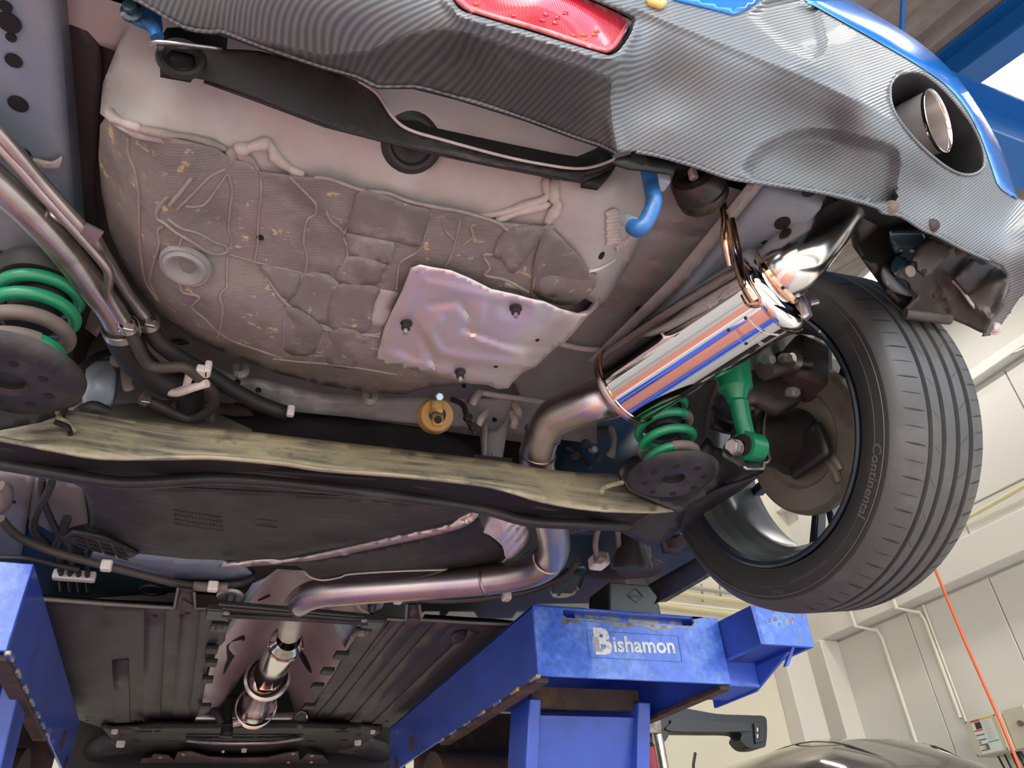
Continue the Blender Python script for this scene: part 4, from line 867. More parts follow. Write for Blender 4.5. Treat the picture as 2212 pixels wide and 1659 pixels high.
part(MB().lathe(WC, WAX, [(.048, .0001), (.048, .062), (.075, .066), (.075, .0001)], 40), 'hub_face', 'rim_dark')
part(MB().lathe(WC, WAX, [(.030, .06), (.030, .118), (.042, .118), (.042, .06)], 64, closed=True), 'brake_disc', 'steel_tube')
part(MB().lathe(WC, WAX, [(.010, .03), (.012, .085), (.006, .092), (.006, .128), (.012, .134), (.024, .136)], 64), 'dust_shield', 'dust_shield', 'brown brake dust shield', solid=.002)
# raised stampings on the shield
for a0, r0 in ((ang_of(1725, 1075), .105), (ang_of(1770, 1050), .098)):
    part(MB().tube([wpt(.004, r0-.03, a0-.1), wpt(.002, r0, a0), wpt(.004, r0+.015, a0+.1)], .008, 10, 3), 'stamping', 'dust_shield')
# stub axle: black tube with rounded end plate from the trailing arm
part(MB().lathe(WC+V(0, .01, .0), WAX, [(-.105, .0001), (-.105, .044), (-.06, .047), (-.02, .052), (-.004, .062), (.008, .062), (.008, .0001)], 40), 'stub_axle', 'hub_black')
part(MB().box(WC-WAX*.012+V(0, -.028, -.042), .02, .10, .07), 'axle_plate', 'hub_black', bevel=.015)
# caliper
cal = part(MB().box(WC-WAX*.005+V(0, -.075, .105), .075, .075, .105, np.array([[.94, .1, .33], [-.1, .99, 0], [-.33, 0, .94]])), 'brake_caliper', 'caliper', 'brown cast brake caliper', bevel=.014)
def cpt(u, v, y): return P(u, v, 'y', y)
part(MB().tube([cpt(1652, 800, .80), cpt(1700, 790, .81), cpt(1760, 792, .83)], .017, 12, 4), 'caliper_cylinder', 'caliper')
part(MB().tube([cpt(1722, 782, .79), cpt(1745, 785, .79)], .013, 14), 'boot', 'black_rubber'); part(MB().tube([cpt(1708, 780, .79), cpt(1722, 783, .79)], .015, 14), 'boot_flange', 'bolt_steel')
part(MB().box(cpt(1775, 800, .85), .06, .05, .03), 'pad_carrier', 'dust_shield', bevel=.006)
for u, v in ((1652, 778), (1688, 775), (1704, 848)): part(MB().bolt(cpt(u, v, .775), (0, -.8, -.5), .009, .02, 6), 'caliper_bolt', 'bolt_steel')
csheet('caliper_bracket', [(1622, 800), (1700, 790), (1740, 830), (1735, 860), (1690, 880), (1640, 860), (1618, 862)], [(1622, 800, 'y', .84), (1735, 840, 'y', .84), (1640, 860, 'y', .82)], 'caliper', solid=.02)

# ---- springs and their seats
def spring(cx, cy, z0, z1, R, r, turns, mlist, lean=0.):
    n = 200; pts = []
    for i in range(n+1):
        f = i/n; a = 2*math.pi*turns*f+1.0; rr = R*(.92+.08*math.sin(math.pi*f))
        z = z0+(z1-z0)*(f if .08 < f < .92 else f)
        pts.append(V(cx+rr*math.cos(a)+lean*f, cy+rr*math.sin(a), z))
    t = None
    for (f0, f1, m, k) in mlist:
        i0, i1 = int(f0*n), int(f1*n)
        o = MB().tube(pts[i0:i1+1], r*k, 12).build('coil_spring' if t is None else 'spring_sleeve', m, t or car, 'green coil spring' if t is None else None, 80); t = t or o
    return t
spring(-.262, .895, .572, .705, .047, .0085, 4.3, [(0, 1, 'green_paint', 1), (.02, .16, 'coil_sleeve', 1.12), (.34, .58, 'coil_sleeve', 1.12)])
spring(.662, .895, .572, .705, .043, .0075, 4.3, [(0, 1, 'green_paint', 1), (.12, .30, 'coil_sleeve', 1.12), (.62, .80, 'coil_sleeve', 1.12)])
for cx, rot in ((-.262, 0), (.662, 1)):
    part(MB().lathe((cx, .895, .695), (0, 0, 1), [(0, .02), (0, .052), (.008, .056), (.016, .058), (.024, .058), (.028, .052), (.03, .02)], 40), 'spring_rubber', 'rubber')
    part(MB().lathe((cx, .895, .64), (0, 0, 1), [(0, .0001), (0, .028), (.01, .030), (.02, .027), (.03, .031), (.06, .033)], 28), 'bump_stop', 'rubber')
    seat = part(MB().lathe((cx, .895, .549), (0, 0, 1), [(t_*(.6 if rot else .85), r_*(.88 if rot else 1.)) for t_, r_ in ((.024, .020), (.006, .020), (.0, .026), (0, .062), (.005, .074), (.014, .081), (.021, .083), (.023, .080), (.016, .070), (.008, .06), (.008, .03), (.024, .023))], 56, closed=True), 'spring_seat', 'arm_black', 'black pressed spring seat with holes')
    for k in range(8):
        a = k*math.pi/4+.3; part(MB().lathe((cx+.047*math.cos(a), .895+.047*math.sin(a), .5486), (0, 0, -1), [(0, .0001), (0, .0055), (.0004, .0055), (.0006, .0001)], 14), 'hole', 'hole_black', par=seat)
    part(MB().disc((cx, .895, .5605), (0, 0, 1), .021, .003, 24), 'seat_cup', 'hub_black', par=seat)
# ---- trailing arm, right
ta = csheet('trailing_arm', [(1338, 1020), (1345, 1000), (1368, 985), (1430, 978), (1500, 972), (1512, 965), (1528, 945), (1536, 952), (1545, 965), (1562, 970), (1590, 1000), (1605, 1000), (1645, 1010), (1650, 1020), (1600, 1045), (1545, 1062), (1500, 1085), (1472, 1105), (1455, 1100), (1360, 1060)],
            [(1340, 1010, 'y', .98), (1500, 975, 'y', .955), (1640, 1015, 'y', .93), (1400, 1080, 'y', .99), (1530, 1060, 'y', .97), (1440, 1020, 'y', .99)], 'arm_black', solid=.006, step=12, label='black pressed trailing arm', relief=line_relief([([(1480, 1010), (1560, 1040), (1640, 1022)], 7, .004), ([(1527, 960), (1530, 1000)], 5, .004)]))
csheet('trailing_arm', [(1390, 1062), (1500, 1085), (1545, 1062), (1640, 1030), (1600, 1060), (1520, 1110), (1480, 1150), (1410, 1165), (1370, 1150), (1400, 1105)], [(1400, 1105, 'z', .575), (1540, 1070, 'z', .575), (1480, 1140, 'z', .585)], 'arm_black', solid=.006)
for u, v in ((1524, 985), (1560, 1042), (1478, 1048)): part(MB().disc(P(u, v, 'y', .948), (0, -1, -.3), .006, .001, 14), 'hole', 'hole_black', par=ta)
# shock bracket plates, bolt
csheet('shock_bracket', [(1568, 958), (1580, 944), (1592, 942), (1600, 960), (1606, 990), (1612, 1005), (1600, 1008), (1590, 1000), (1562, 985), (1560, 975)], [(1570, 950, 'y', .845), (1605, 1000, 'y', .845), (1590, 945, 'y', .85)], 'arm_black', step=8, solid=.004)
csheet('shock_bracket', [(1662, 868), (1655, 890), (1648, 930), (1652, 960), (1664, 998), (1648, 1004), (1648, 1014), (1610, 1014), (1604, 1006), (1604, 980), (1620, 960), (1632, 930), (1640, 890)], [(1660, 875, 'y', .875), (1650, 1000, 'y', .86), (1610, 1005, 'y', .865)], 'arm_black', step=8, solid=.004, label='black shock mount plate')
ctube('bracket_edge', [(1664, 866, 'y', .872), (1655, 895, 'y', .87), (1650, 940, 'y', .862), (1663, 992, 'y', .855), (1650, 1000, 'y', .852), (1648, 1012, 'y', .852), (1612, 1012, 'y', .852), (1604, 1002, 'y', .85)], .0022, 'steel_clamp', sm=2)
shk_e = P(1620, 965, 'y', .855); axd = unit(V(.93, .2, .1))
sa = part(MB().lathe(shk_e-axd*.0175, axd, [(0, .0075), (0, .0225), (.0, .0245), (.035, .0245), (.035, .0075)], 36, closed=True), 'shock_absorber', 'green_paint', 'green shock absorber')
part(MB().lathe(shk_e-axd*.020, axd, [(0, .006), (0, .0185), (.040, .0185), (.040, .006)], 28, closed=True), 'bush', 'rubber', par=sa)
part(MB().tube([P(1612, 940, 'y', .85), P(1603, 905, 'y', .845), P(1596, 870, 'y', .835), P(1591, 842, 'y', .825)], [.0145, .0155, .0165, .018], 20), 'shock_body', 'green_paint', par=sa)
a_, b_ = P(1592, 866, 'y', .828), P(1568, 690, 'y', .80)
part(MB().tube([a_, a_*.9+b_*.1, a_*.86+b_*.14, a_*.1+b_*.9, b_], [.016, .022, .029, .031, .031], 28), 'shock_tube', 'green_paint', par=sa)
part(MB().bolt(P(1587, 968, 'y', .835), (-.85, -.5, -.1), .0125, .016, 6), 'shock_bolt', 'bolt_steel', 'rusty steel bolt'); part(MB().disc(P(1590, 968, 'y', .838), (-.85, -.5, -.1), .0135, .003, 20), 'washer', 'bolt_steel')
ctube('brake_cable', [(1540, 880, 'y', .93), (1560, 900, 'y', .92), (1590, 915, 'y', .91), (1620, 920, 'y', .92)], .0045, 'rubber')
csheet('arm_gusset', [(1548, 855), (1640, 850), (1650, 900), (1600, 935), (1570, 930), (1540, 920)], [(1548, 855, 'y', .98), (1650, 900, 'y', .98), (1570, 930, 'y', .97)], 'arm_black', solid=.01)
ctube('sensor_link', [(1318, 928, 'y', 1.12), (1326, 945, 'y', 1.11), (1324, 970, 'y', 1.11), (1318, 985, 'y', 1.12)], [.009, .006, .006, .010], 'seam', 'small rusty sensor link', sm=3)
ctube('sensor_link', [(1280, 935, 'y', 1.14), (1300, 930, 'y', 1.13), (1316, 929, 'y', 1.12)], .009, 'caliper')
for u_, v_ in ((1262, 958), (1278, 972), (1240, 985), (1290, 990)): part(MB().bolt(P(u_, v_, 'y', 1.13), (0, -1, -.4), .008, .014, 6), 'bolt', 'bolt_steel' if u_ == 1278 else 'caliper')
ctube('brake_line', [(1225, 965, 'y', 1.14), (1255, 985, 'y', 1.13), (1275, 1010, 'y', 1.12)], .005, 'rubber')
csheet('axle_void', [(1200, 905), (1300, 870), (1420, 880), (1400, 1000), (1340, 1040), (1200, 1030)], [(1200, 910, 'y', 1.2), (1400, 900, 'y', 1.2), (1300, 1020, 'y', 1.18)], 'body_blue_dark', solid=.004)
# dark wheelhouse behind the shock
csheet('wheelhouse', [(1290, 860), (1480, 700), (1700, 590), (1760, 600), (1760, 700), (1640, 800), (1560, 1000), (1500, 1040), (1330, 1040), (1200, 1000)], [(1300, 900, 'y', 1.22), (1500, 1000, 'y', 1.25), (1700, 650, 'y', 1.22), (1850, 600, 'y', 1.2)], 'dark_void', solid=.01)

csheet('trailing_arm', [(-80, 876), (60, 880), (112, 874), (122, 900), (90, 912), (0, 930), (-80, 930)], [(0, 880, 'y', .965), (112, 880, 'y', .985), (0, 925, 'y', .985)], 'arm_black', solid=.006)
# ---- torsion beam: dusty rear wall, dark inside, rolled front flange
top_e = [(-80, 918), (0, 925), (80, 905), (118, 880), (150, 886), (217, 894), (362, 915), (506, 928), (700, 951), (800, 962), (953, 980), (1098, 998), (1152, 1009), (1243, 1020), (1333, 1024), (1372, 1040), (1420, 1072), (1470, 1092)]
bot_e = [(1455, 1102), (1398, 1105), (1279, 1100), (1170, 1082), (1098, 1060), (1025, 1045), (881, 1029), (700, 1015), (615, 1002), (470, 989), (362, 989), (217, 988), (108, 970), (0, 948), (-80, 935)]
bm_ = csheet('torsion_beam', smooth2(top_e, 3, False)+smooth2(bot_e, 3, False), [(0, 930, 'y', 1.02), (118, 885, 'y', 1.035), (362, 920, 'y', 1.04), (800, 965, 'y', 1.045), (1243, 1022, 'y', 1.04), (1455, 1095, 'y', 1.0), (0, 946, 'y', 1.005), (362, 986, 'y', 1.0), (800, 1022, 'y', 1.0), (1279, 1097, 'y', .99), (600, 970, 'y', 1.015), (1100, 1030, 'y', 1.01)], 'beam_dust', solid=.004, step=12, label='dusty black torsion beam')
ctube('beam_lip', [(160, 930, 'y', .995), (146, 915, 'y', 1.0), (130, 905, 'y', 1.005), (118, 884, 'y', 1.03)], .004, 'beam_dust', par=bm_); ctube('beam_lip', [(152, 938, 'y', .992), (146, 922, 'y', .995), (120, 912, 'y', 1.0)], .0035, 'beam_dark', par=bm_)
ctube('beam_lip', [(1300, 1066, 'y', .985), (1302, 1056, 'y', .985), (1320, 1048, 'y', .99), (1345, 1042, 'y', .99)], .004, 'beam_dust', par=bm_)
ctube('beam_edge', [(x, y-1, 'y', .996) for x, y in bot_e[1:]], .0032, 'beam_dust', par=bm_, sm=4, seg=8)
f_e = [(-80, 1002), (0, 1013), (108, 1031), (253, 1053), (362, 1051), (470, 1045), (615, 1054), (800, 1076), (1025, 1107), (1134, 1136), (1240, 1143), (1351, 1145), (1375, 1125), (1412, 1106)]
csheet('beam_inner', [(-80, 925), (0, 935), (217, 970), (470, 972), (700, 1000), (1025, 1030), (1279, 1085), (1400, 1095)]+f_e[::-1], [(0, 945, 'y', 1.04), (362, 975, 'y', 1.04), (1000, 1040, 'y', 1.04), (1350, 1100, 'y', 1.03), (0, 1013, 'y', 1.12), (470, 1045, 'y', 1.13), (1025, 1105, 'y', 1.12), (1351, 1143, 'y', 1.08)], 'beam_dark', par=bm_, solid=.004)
ctube('front_flange', [(x, y-11, 'y', 1.105-.03*(x > 1200)) for x, y in f_e[:-1]], [.0095]*len(f_e[:-1]), 'arm_black', par=bm_, sm=4)
csheet('beam_end', [(1350, 1146), (1378, 1122), (1412, 1105), (1470, 1095), (1482, 1105), (1470, 1140), (1440, 1170), (1400, 1180), (1340, 1150)], [(1350, 1145, 'y', 1.08), (1470, 1100, 'y', 1.02), (1400, 1175, 'y', 1.12)], 'arm_black', par=bm_, solid=.006)

# ---- exhaust
mf_a, mf_b = P(1349, 835, 'y', .86), P(1664, 630, 'y', .60); md = unit(mf_b-mf_a); ml = np.linalg.norm(mf_b-mf_a); MR = .0655
muf = part(MB().lathe(mf_a, md, [(.0, MR), (ml, MR)], 96), 'muffler', 'stainless', 'polished stainless steel muffler', smooth=60)
part(MB().lathe(mf_a, md, [(-.022, .034), (-.012, .05), (-.006, .060), (-.004, MR+.0015), (.006, MR+.0028), (.008, MR+.0002)], 72), 'end_cap', 'stainless_brushed', par=muf, smooth=60)
part(MB().lathe(mf_a, md, [(.005, MR+.0005), (.0065, MR+.0028), (.009, MR+.0028), (.0105, MR+.0005)], 72), 'seam_ring', 'stainless_heat', par=muf)
part(MB().lathe(mf_a, md, [(ml-.004, MR+.0003), (ml-.002, MR+.0035), (ml+.006, MR+.0035), (ml+.012, MR), (ml+.017, .058), (ml+.019, .050), (ml+.019, .0001)], 72), 'end_cap', 'stainless', par=muf, smooth=60)
e0 = P(1672, 598, 'y', .588); ed_ = unit(P(1702, 574, 'y', .567)-e0)
part(MB().lathe(e0, ed_, [(-.02, .052), (-.004, .0465), (.001, .0490), (.006, .0460)], 48), 'weld_ring', 'stainless_heat', par=muf)
# etched plate with four rivets, on the shell facing the camera
def on_muf(u, v, lift=.0):
    d = rayd(u, v); o = np.zeros(3)
    w = o-mf_a; dd = d-md*d.dot(md); ww = w-md*w.dot(md); r = MR+lift
    a, b, c = dd.dot(dd), 2*dd.dot(ww), ww.dot(ww)-r*r
    t = (-b-math.sqrt(max(0, b*b-4*a*c)))/(2*a); return d*t
for (u, v) in ((1611, 687), (1574, 713), (1612, 742), (1648, 716)):
    c = on_muf(u, v); n = unit((c-mf_a)-md*(c-mf_a).dot(md)); part(MB().lathe(c-n*.0005, n, [(0, .0028), (.0012, .0024), (.0016, .0001)], 14), 'rivet', 'stud_black', par=muf)
pl = [(1608, 684), (1572, 711), (1610, 746), (1650, 714)]
for i in range(4):
    p0, p1 = pl[i], pl[(i+1) % 4]
    part(MB().tube([on_muf(p0[0]+(p1[0]-p0[0])*k/6, p0[1]+(p1[1]-p0[1])*k/6, .0001) for k in range(7)], .0003, 5), 'plate_edge', 'plate_etch', par=muf)
def muf_text(s, size, uv, m):
    vv, ff = text_flat(s, size, .0002); c = on_muf(*uv, .0002); n = unit((c-mf_a)-md*(c-mf_a).dot(md)); tt = np.cross(n, md)
    # letters run round the shell
    k = 1 if proj_px(c+tt)[0] > proj_px(c)[0] else -1
    MB().add([c+tt*k*x+md*z*(1)+n*(-(x*x)/(2*MR)) for x, z in vv], ff).build('etched_mark', m, muf, smooth=0)
muf_text('8.E.0', .0075, (1598, 719), 'plate_etch')
part(MB().tube([on_muf(1614, 686, .001), on_muf(1632, 706, .0015), on_muf(1655, 720, .001), on_muf(1682, 724, .0008)], .0009, 6, 4), 'tie_wire', 'clip_white', par=muf)
# mark in light print near the lower edge
muf_text('YES', .008, (1642, 742), 'clip_white')
# hanger rod welded on the rear end
hr = part(MB().tube(PP([(1520, 415, 'y', .535), (1536, 415, 'y', .535), (1553, 426, 'y', .53), (1566, 470, 'y', .54), (1566, 520, 'y', .555), (1578, 575, 'y', .57)]), .0060, 12, 5), 'hanger_rod', 'stainless_heat', 'heat tinted hanger rod', par=muf)
part(MB().tube(PP([(1578, 474, 'y', .535), (1590, 540, 'y', .55), (1597, 580, 'y', .555), (1612, 620, 'y', .555), (1630, 650, 'y', .558)]), .0070, 14, 5), 'hanger_rod', 'stainless_heat', par=muf)
part(MB().tube([on_muf(1608, 635, .002), on_muf(1620, 655, .004), on_muf(1640, 655, .004)], .006, 10, 4), 'hanger_weld', 'stainless_heat', par=muf)
part(MB().tube([mf_b+md*.006+V(.055, .0, -.012), mf_b+md*.006+V(.072, .0, -.004)], .006, 14), 'end_stub', 'stainless_brushed', par=muf)
part(MB().bar(P(1725, 640, 'y', .60), P(1742, 690, 'y', .60), .02, .006), 'end_tab', 'stainless_brushed', par=muf)
# tail pipe, tip
e0 = P(1672, 598, 'y', .588); ed_ = unit(P(1702, 574, 'y', .567)-e0)
tip_c = P(2025, 261, 'y', .388); td = unit(V(.321, -.883, -.342))
tp = part(MB().tube([e0-ed_*.015, e0+ed_*.005, P(1702, 574, 'y', .567), P(1745, 522, 'y', .553), P(1785, 470, 'y', .541), P(1822, 415, 'y', .532), P(1862, 350, 'y', .522), tip_c-td*.11, tip_c-td*.05], [.0435, .0435, .0445, .045, .045, .045, .044, .038, .036], 48, 7), 'tail_pipe', 'stainless_pipe', 'polished tail pipe bend', smooth=60)
tip_c = P(2025, 261, 'y', .388); td = unit(V(.321, -.883, -.342))
part(MB().lathe(tip_c, td, [(-.085, .034), (-.080, .039), (-.070, .041), (-.040, .0415), (-.039, .0425), (-.002, .0455), (0, .0468), (.001, .046), (0, .0445), (-.05, .039)], 64), 'exhaust_tip', 'stainless_tip', 'polished round exhaust tip', smooth=40)
part(MB().lathe(tip_c, td, [(-.0035, .0458), (-.001, .0474), (.0015, .0474), (.002, .0462), (.0005, .0445), (-.003, .0440)], 64, closed=True), 'tip_rim', 'stainless', smooth=60)
part(MB().lathe(tip_c, td, [(-.002, .0442), (-.05, .0385), (-.075, .034), (-.2, .032)], 48), 'tip_inside', 'steel_tube', smooth=60)
# front pipe from the muffler forwards
f0 = mf_a-md*.018
fp_ = part(MB().tube([f0, f0-md*.02, P(1282, 868, 'y', .905), P(1235, 885, 'y', .94), P(1195, 905, 'y', .975), P(1172, 940, 'y', 1.01), P(1160, 985, 'y', 1.05), P(1165, 1030, 'y', 1.10), P(1180, 1085, 'y', 1.17), P(1193, 1140, 'y', 1.25), P(1197, 1185, 'y', 1.34), P(1180, 1218, 'y', 1.41), P(1130, 1240, 'y', 1.48), P(1040, 1254, 'y', 1.55), P(900, 1265, 'y', 1.63), P(760, 1275, 'y', 1.70), P(690, 1282, 'y', 1.745), P(652, 1298, 'y', 1.80), P(634, 1328, 'y', 1.92), P(626, 1365, 'y', 2.06)],
                      [.040, .037, .035, .0335, .032, .031, .031, .031, .0315, .032, .0325, .033, .033, .033, .033, .033, .033, .033, .032, .031], 32, 7), 'front_pipe', 'stainless_brushed', 'heat tinted stainless front pipe', smooth=60)
def ringat(p0, p1, f, r, name='weld_ring', m='weld', par=fp_):
    c = p0*(1-f)+p1*f; d = unit(p1-p0); return part(MB().lathe(c, d, [(-.004, r-.001), (-.0015, r+.0018), (.0015, r+.0018), (.004, r-.001)], 36), name, m, par=par)
ringat(P(1178, 925, 'y', 1.0), P(1165, 955, 'y', 1.025), .4, .0320); ringat(P(1172, 940, 'y', 1.01), P(1160, 985, 'y', 1.05), .9, .0312)
ringat(P(1197, 1185, 'y', 1.34), P(1180, 1218, 'y', 1.41), .7, .0332); ringat(P(1130, 1240, 'y', 1.48), P(1040, 1254, 'y', 1.55), .9, .0331)
# resonator and front flanges in the tunnel
def seg_(name, pa, pb, prof, m, label=None, par=None): d = unit(pb-pa); return part(MB().lathe(pa, d, [(t, r) for t, r in prof], 48), name, m, label, par=par, smooth=40)
r0_, r1_ = P(621, 1385, 'y', 2.12), P(578, 1462, 'y', 2.52); rl_ = np.linalg.norm(r1_-r0_)
res = seg_('resonator', r0_, r1_, [(-.02, .031), (0, .035), (.02, .043), (.03, .044), (rl_-.03, .044), (rl_-.015, .040), (rl_, .030), (rl_+.03, .030)], 'stainless_satin', 'polished resonator in the tunnel')
ringat(r0_, r1_, .0, .033, par=res, m='stainless_heat'); ringat(r0_, r1_, .075, .0465, par=res, m='stainless_heat')
q0_, q1_ = P(577, 1466, 'y', 2.52), P(548, 1540, 'y', 2.95); ql_ = np.linalg.norm(q1_-q0_)
cat = seg_('front_silencer', q0_, q1_, [(.03, .030), (.01, .050), (-.004, .062), (-.012, .064), (-.004, .0655), (.004, .064), (.012, .052), (.02, .050), (ql_-.06, .050)], 'stainless_satin', 'polished front silencer with ring flange')
seg_('flange_ring', q0_, q1_, [(-.016, .060), (-.012, .068), (.0, .068), (.004, .060)], 'stainless_brushed', par=cat)
part(MB().box(P(577, 1473, 'y', 2.505), .045, .02, .055), 'flange_tab', 'stainless_heat', par=cat, bevel=.004); part(MB().box(P(578, 1478, 'y', 2.490), .014, .012, .018), 'tab_slot', 'hole_black', par=cat)
for k, f in ((.80, .068), (.86, .066)): seg_('flange_ring', q0_*(1-k)+q1_*k, q1_, [(-.006, f-.004), (-.004, f), (.004, f), (.006, f-.004)], 'stainless_heat' if k > .82 else 'steel_clamp', par=cat)
part(MB().prism([P(*p, 'y', 2.88) for p in smooth2([(575, 1530), (590, 1512), (598, 1520), (596, 1534), (570, 1545), (560, 1540)], 4)], V(0, .012, 0)), 'flange_ear', 'steel_clamp', par=cat)
# ---- rubber hangers
hc = P(941, 898, 'y', 1.03); hx = unit(V(-.12, -1, -.55))
rh = part(MB().lathe(hc-hx*.02, hx, [(0, .012), (0, .027), (.004, .030), (.014, .031), (.018, .0295), (.022, .0285), (.036, .0285), (.04, .026), (.04, .014)], 40), 'rubber_hanger', 'yellow_rubber', 'ochre rubber exhaust hanger ring')
part(MB().tube([hc-hx*.03, hc+hx*.012], .0155, 24), 'hanger_core', 'hub_black', par=rh)
part(MB().box(P(943, 880, 'y', .985), .020, .016, .026), 'hanger_pad', 'yellow_rubber', par=rh, bevel=.004)
part(MB().box(P(945, 907, 'y', .985), .018, .014, .022), 'hanger_pad', 'yellow_rubber', par=rh, bevel=.004)
part(MB().bolt(P(948, 858, 'y', .975), hx, .0075, .01, 6), 'bolt', 'bolt_blue', par=rh); part(MB().disc(P(946, 907, 'y', .972), hx, .006, .002, 18), 'hole', 'hole_black', par=rh)
hc2 = P(1510, 402, 'y', .525); hx2 = unit(V(-.75, -.62, .1))
rh2 = part(MB().lathe(hc2-hx2*.026, hx2, [(0, .015), (0, .031), (.004, .034), (.017, .035), (.019, .033), (.021, .035), (.042, .034), (.048, .030), (.050, .022), (.046, .015)], 40), 'rubber_hanger', 'black_rubber', 'black rubber exhaust hanger under the bumper')
part(MB().disc(hc2+hx2*.012, hx2, .017, .004, 24), 'hanger_core', 'hole_black', par=rh2)
part(MB().box(hc2+hx2*.018+V(-.002, 0, .002), .010, .010, .018), 'hanger_pin', 'clip_white', par=rh2, bevel=.002)
# heat shield bits by the second bend
wv = Depth([(1045, 1120, 'y', 1.32), (1140, 1160, 'y', 1.36), (1095, 1200, 'y', 1.42), (1075, 1140, 'y', 1.31)])
csheet('foil_shield', smooth2([(1061, 1110), (1100, 1118), (1140, 1140), (1142, 1165), (1120, 1195), (1094, 1207), (1085, 1180), (1060, 1158), (1043, 1148), (1050, 1125)], 3), wv, 'shield_alu', step=6, relief=lambda u, v: .0035*np.sin((u*.55+v*.45)*.62)*(u > 1085)+blob_relief([(1066, 1140, 14, 10, 40, -.008, 6)])(u, v), solid=.001, label='crinkled foil heat shield')
# ------------------------------------------------------------------ rear bumper
mat('carbon', (.092, .103, .107), .40, spec=.55, wave=((.62, .30, -.72), .0040, (.18, .196, .202), .25), noise=(4, .08), dirt=[((.10, .093, .082), 5, .58, .75), ((.30, .27, .21), 90, .725, .75)], coat=.03)
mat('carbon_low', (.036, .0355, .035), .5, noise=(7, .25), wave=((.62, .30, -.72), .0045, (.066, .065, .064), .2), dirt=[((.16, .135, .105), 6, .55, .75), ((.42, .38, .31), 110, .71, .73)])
mat('lens_red', (.62, .008, .03), .12, coat=.8, wave=((.85, .2, .5), .0026, (.72, .02, .05), .25))
mat('lens_edge', (.75, .16, .16), .15, coat=.8)
mat('led', (.75, .10, .01), .3)
mat('amber', (.75, .50, .12), .35, coat=.3)
mat('arch_plastic', (.055, .046, .042), .55, noise=(9, .25), bump=(140, .1), dirt=((.11, .085, .065), 10, .55, .7))
bumpD = Depth([(-300, -190, 'y', .52), (0, -105, 'y', .47), (320, 0, 'y', .437), (480, 64, 'y', .437), (690, 140, 'y', .44), (820, 185, 'y', .44), (1000, 212, 'y', .442), (1242, 293, 'y', .44), (1333, 329, 'y', .436), (1500, 362, 'y', .432), (1600, 388, 'y', .43), (1760, 413, 'y', .432), (1893, 447, 'y', .446), (2027, 510, 'y', .465), (2164, 575, 'y', .49),
               (2135, 715, 'x', 1.045), (2212, 630, 'x', 1.06), (2174, 600, 'x', 1.04), (2250, 520, 'x', 1.06),
               (1010, 48, 'y', .348), (1160, 85, 'y', .348), (1310, 128, 'y', .348), (1372, 50, 'y', .335), (980, 10, 'y', .345), (1180, -100, 'y', .315), (1180, -350, 'y', .30), (700, -150, 'y', .325), (300, -250, 'y', .36), (0, -400, 'y', .42), (500, -450, 'y', .33),
               (900, 70, 'y', .372), (700, 40, 'y', .375), (560, 10, 'y', .385), (1150, 180, 'y', .395), (1000, 130, 'y', .395), (1290, 230, 'y', .40), (850, 130, 'y', .405),
               (1345, 200, 'y', .388), (1420, 180, 'y', .378), (1500, 220, 'y', .38), (1440, 280, 'y', .405), (1600, 260, 'y', .385), (1700, 230, 'y', .375), (1800, 270, 'y', .382), (1880, 330, 'y', .385),
               (1365, 15, 'y', .325), (1450, 50, 'y', .326), (1540, 85, 'y', .327), (1700, 150, 'y', .333), (1850, 215, 'y', .342), (1925, 262, 'y', .355),
               (1500, 20, 'y', .318), (1650, 60, 'y', .320), (1800, 110, 'y', .329), (1890, 160, 'y', .341), (1738, 0, 'y', .318), (1918, 101, 'y', .342), (2045, 184, 'y', .372), (2110, 275, 'y', .402), (2143, 362, 'y', .432), (2159, 403, 'y', .447), (2197, 427, 'y', .465),
               (1922, 200, 'y', .346), (1990, 159, 'y', .352), (2090, 260, 'y', .388), (2126, 354, 'y', .422), (2085, 378, 'y', .418), (1990, 318, 'y', .380), (1935, 245, 'y', .354), (2060, 440, 'y', .44), (1980, 400, 'y', .428)], 1e-7)
vent_top = [(1598, 360), (1640, 312), (1700, 284), (1750, 275), (1800, 278), (1880, 298), (1930, 312), (1944, 330), (1946, 360), (1938, 400)]
vent = vent_top+[(1930, 440), (1760, 415), (1640, 394)]
pocket = [(1612, 34), (1652, 0), (1760, -14), (1786, 90), (1781, 116), (1756, 131), (1692, 106)]
lamp = smooth2([(960, -55), (985, 0), (1002, 18), (1035, 30), (1160, 68), (1290, 108), (1318, 112), (1340, 92), (1360, 50), (1352, 38), (1260, -4), (1150, -45), (1050, -75)], 3)
lamp_out = smooth2([(952, -58), (979, 2), (998, 23), (1033, 35), (1160, 73), (1290, 113), (1322, 118), (1348, 96), (1372, 50), (1360, 30), (1260, -14), (1150, -54), (1050, -84)], 3)
ridge = line_relief([([(962, 0), (990, 34), (1030, 48), (1160, 86), (1295, 128), (1332, 128), (1372, 70)], 10, .006), ([(1365, 15), (1540, 85), (1700, 150), (1850, 215), (1925, 262)], 9, .0035), ([(1333, 325), (1318, 260), (1330, 180), (1352, 120)], 16, .006)])
def bump_rel(u, v):
    u = np.asarray(u, float); v = np.asarray(v, float)
    r = ridge(u, v)*(v < 340)
    r = r-np.where(inpoly_v(u, v, vent), np.minimum(.026, dseg(u, v, vent_top)*.0010), 0)
    return r-np.where(inpoly_v(u, v, pocket), np.minimum(.016, dseg(u, v, pocket+pocket[:1])*.0011), 0)
cut = [(1922, 200), (1926, 178), (1947, 159), (1991, 159), (2045, 202), (2092, 260), (2121, 318), (2126, 354), (2114, 372), (2085, 378), (2045, 362), (1991, 318), (1947, 268), (1927, 232)]
cut = smooth2(cut, 3)
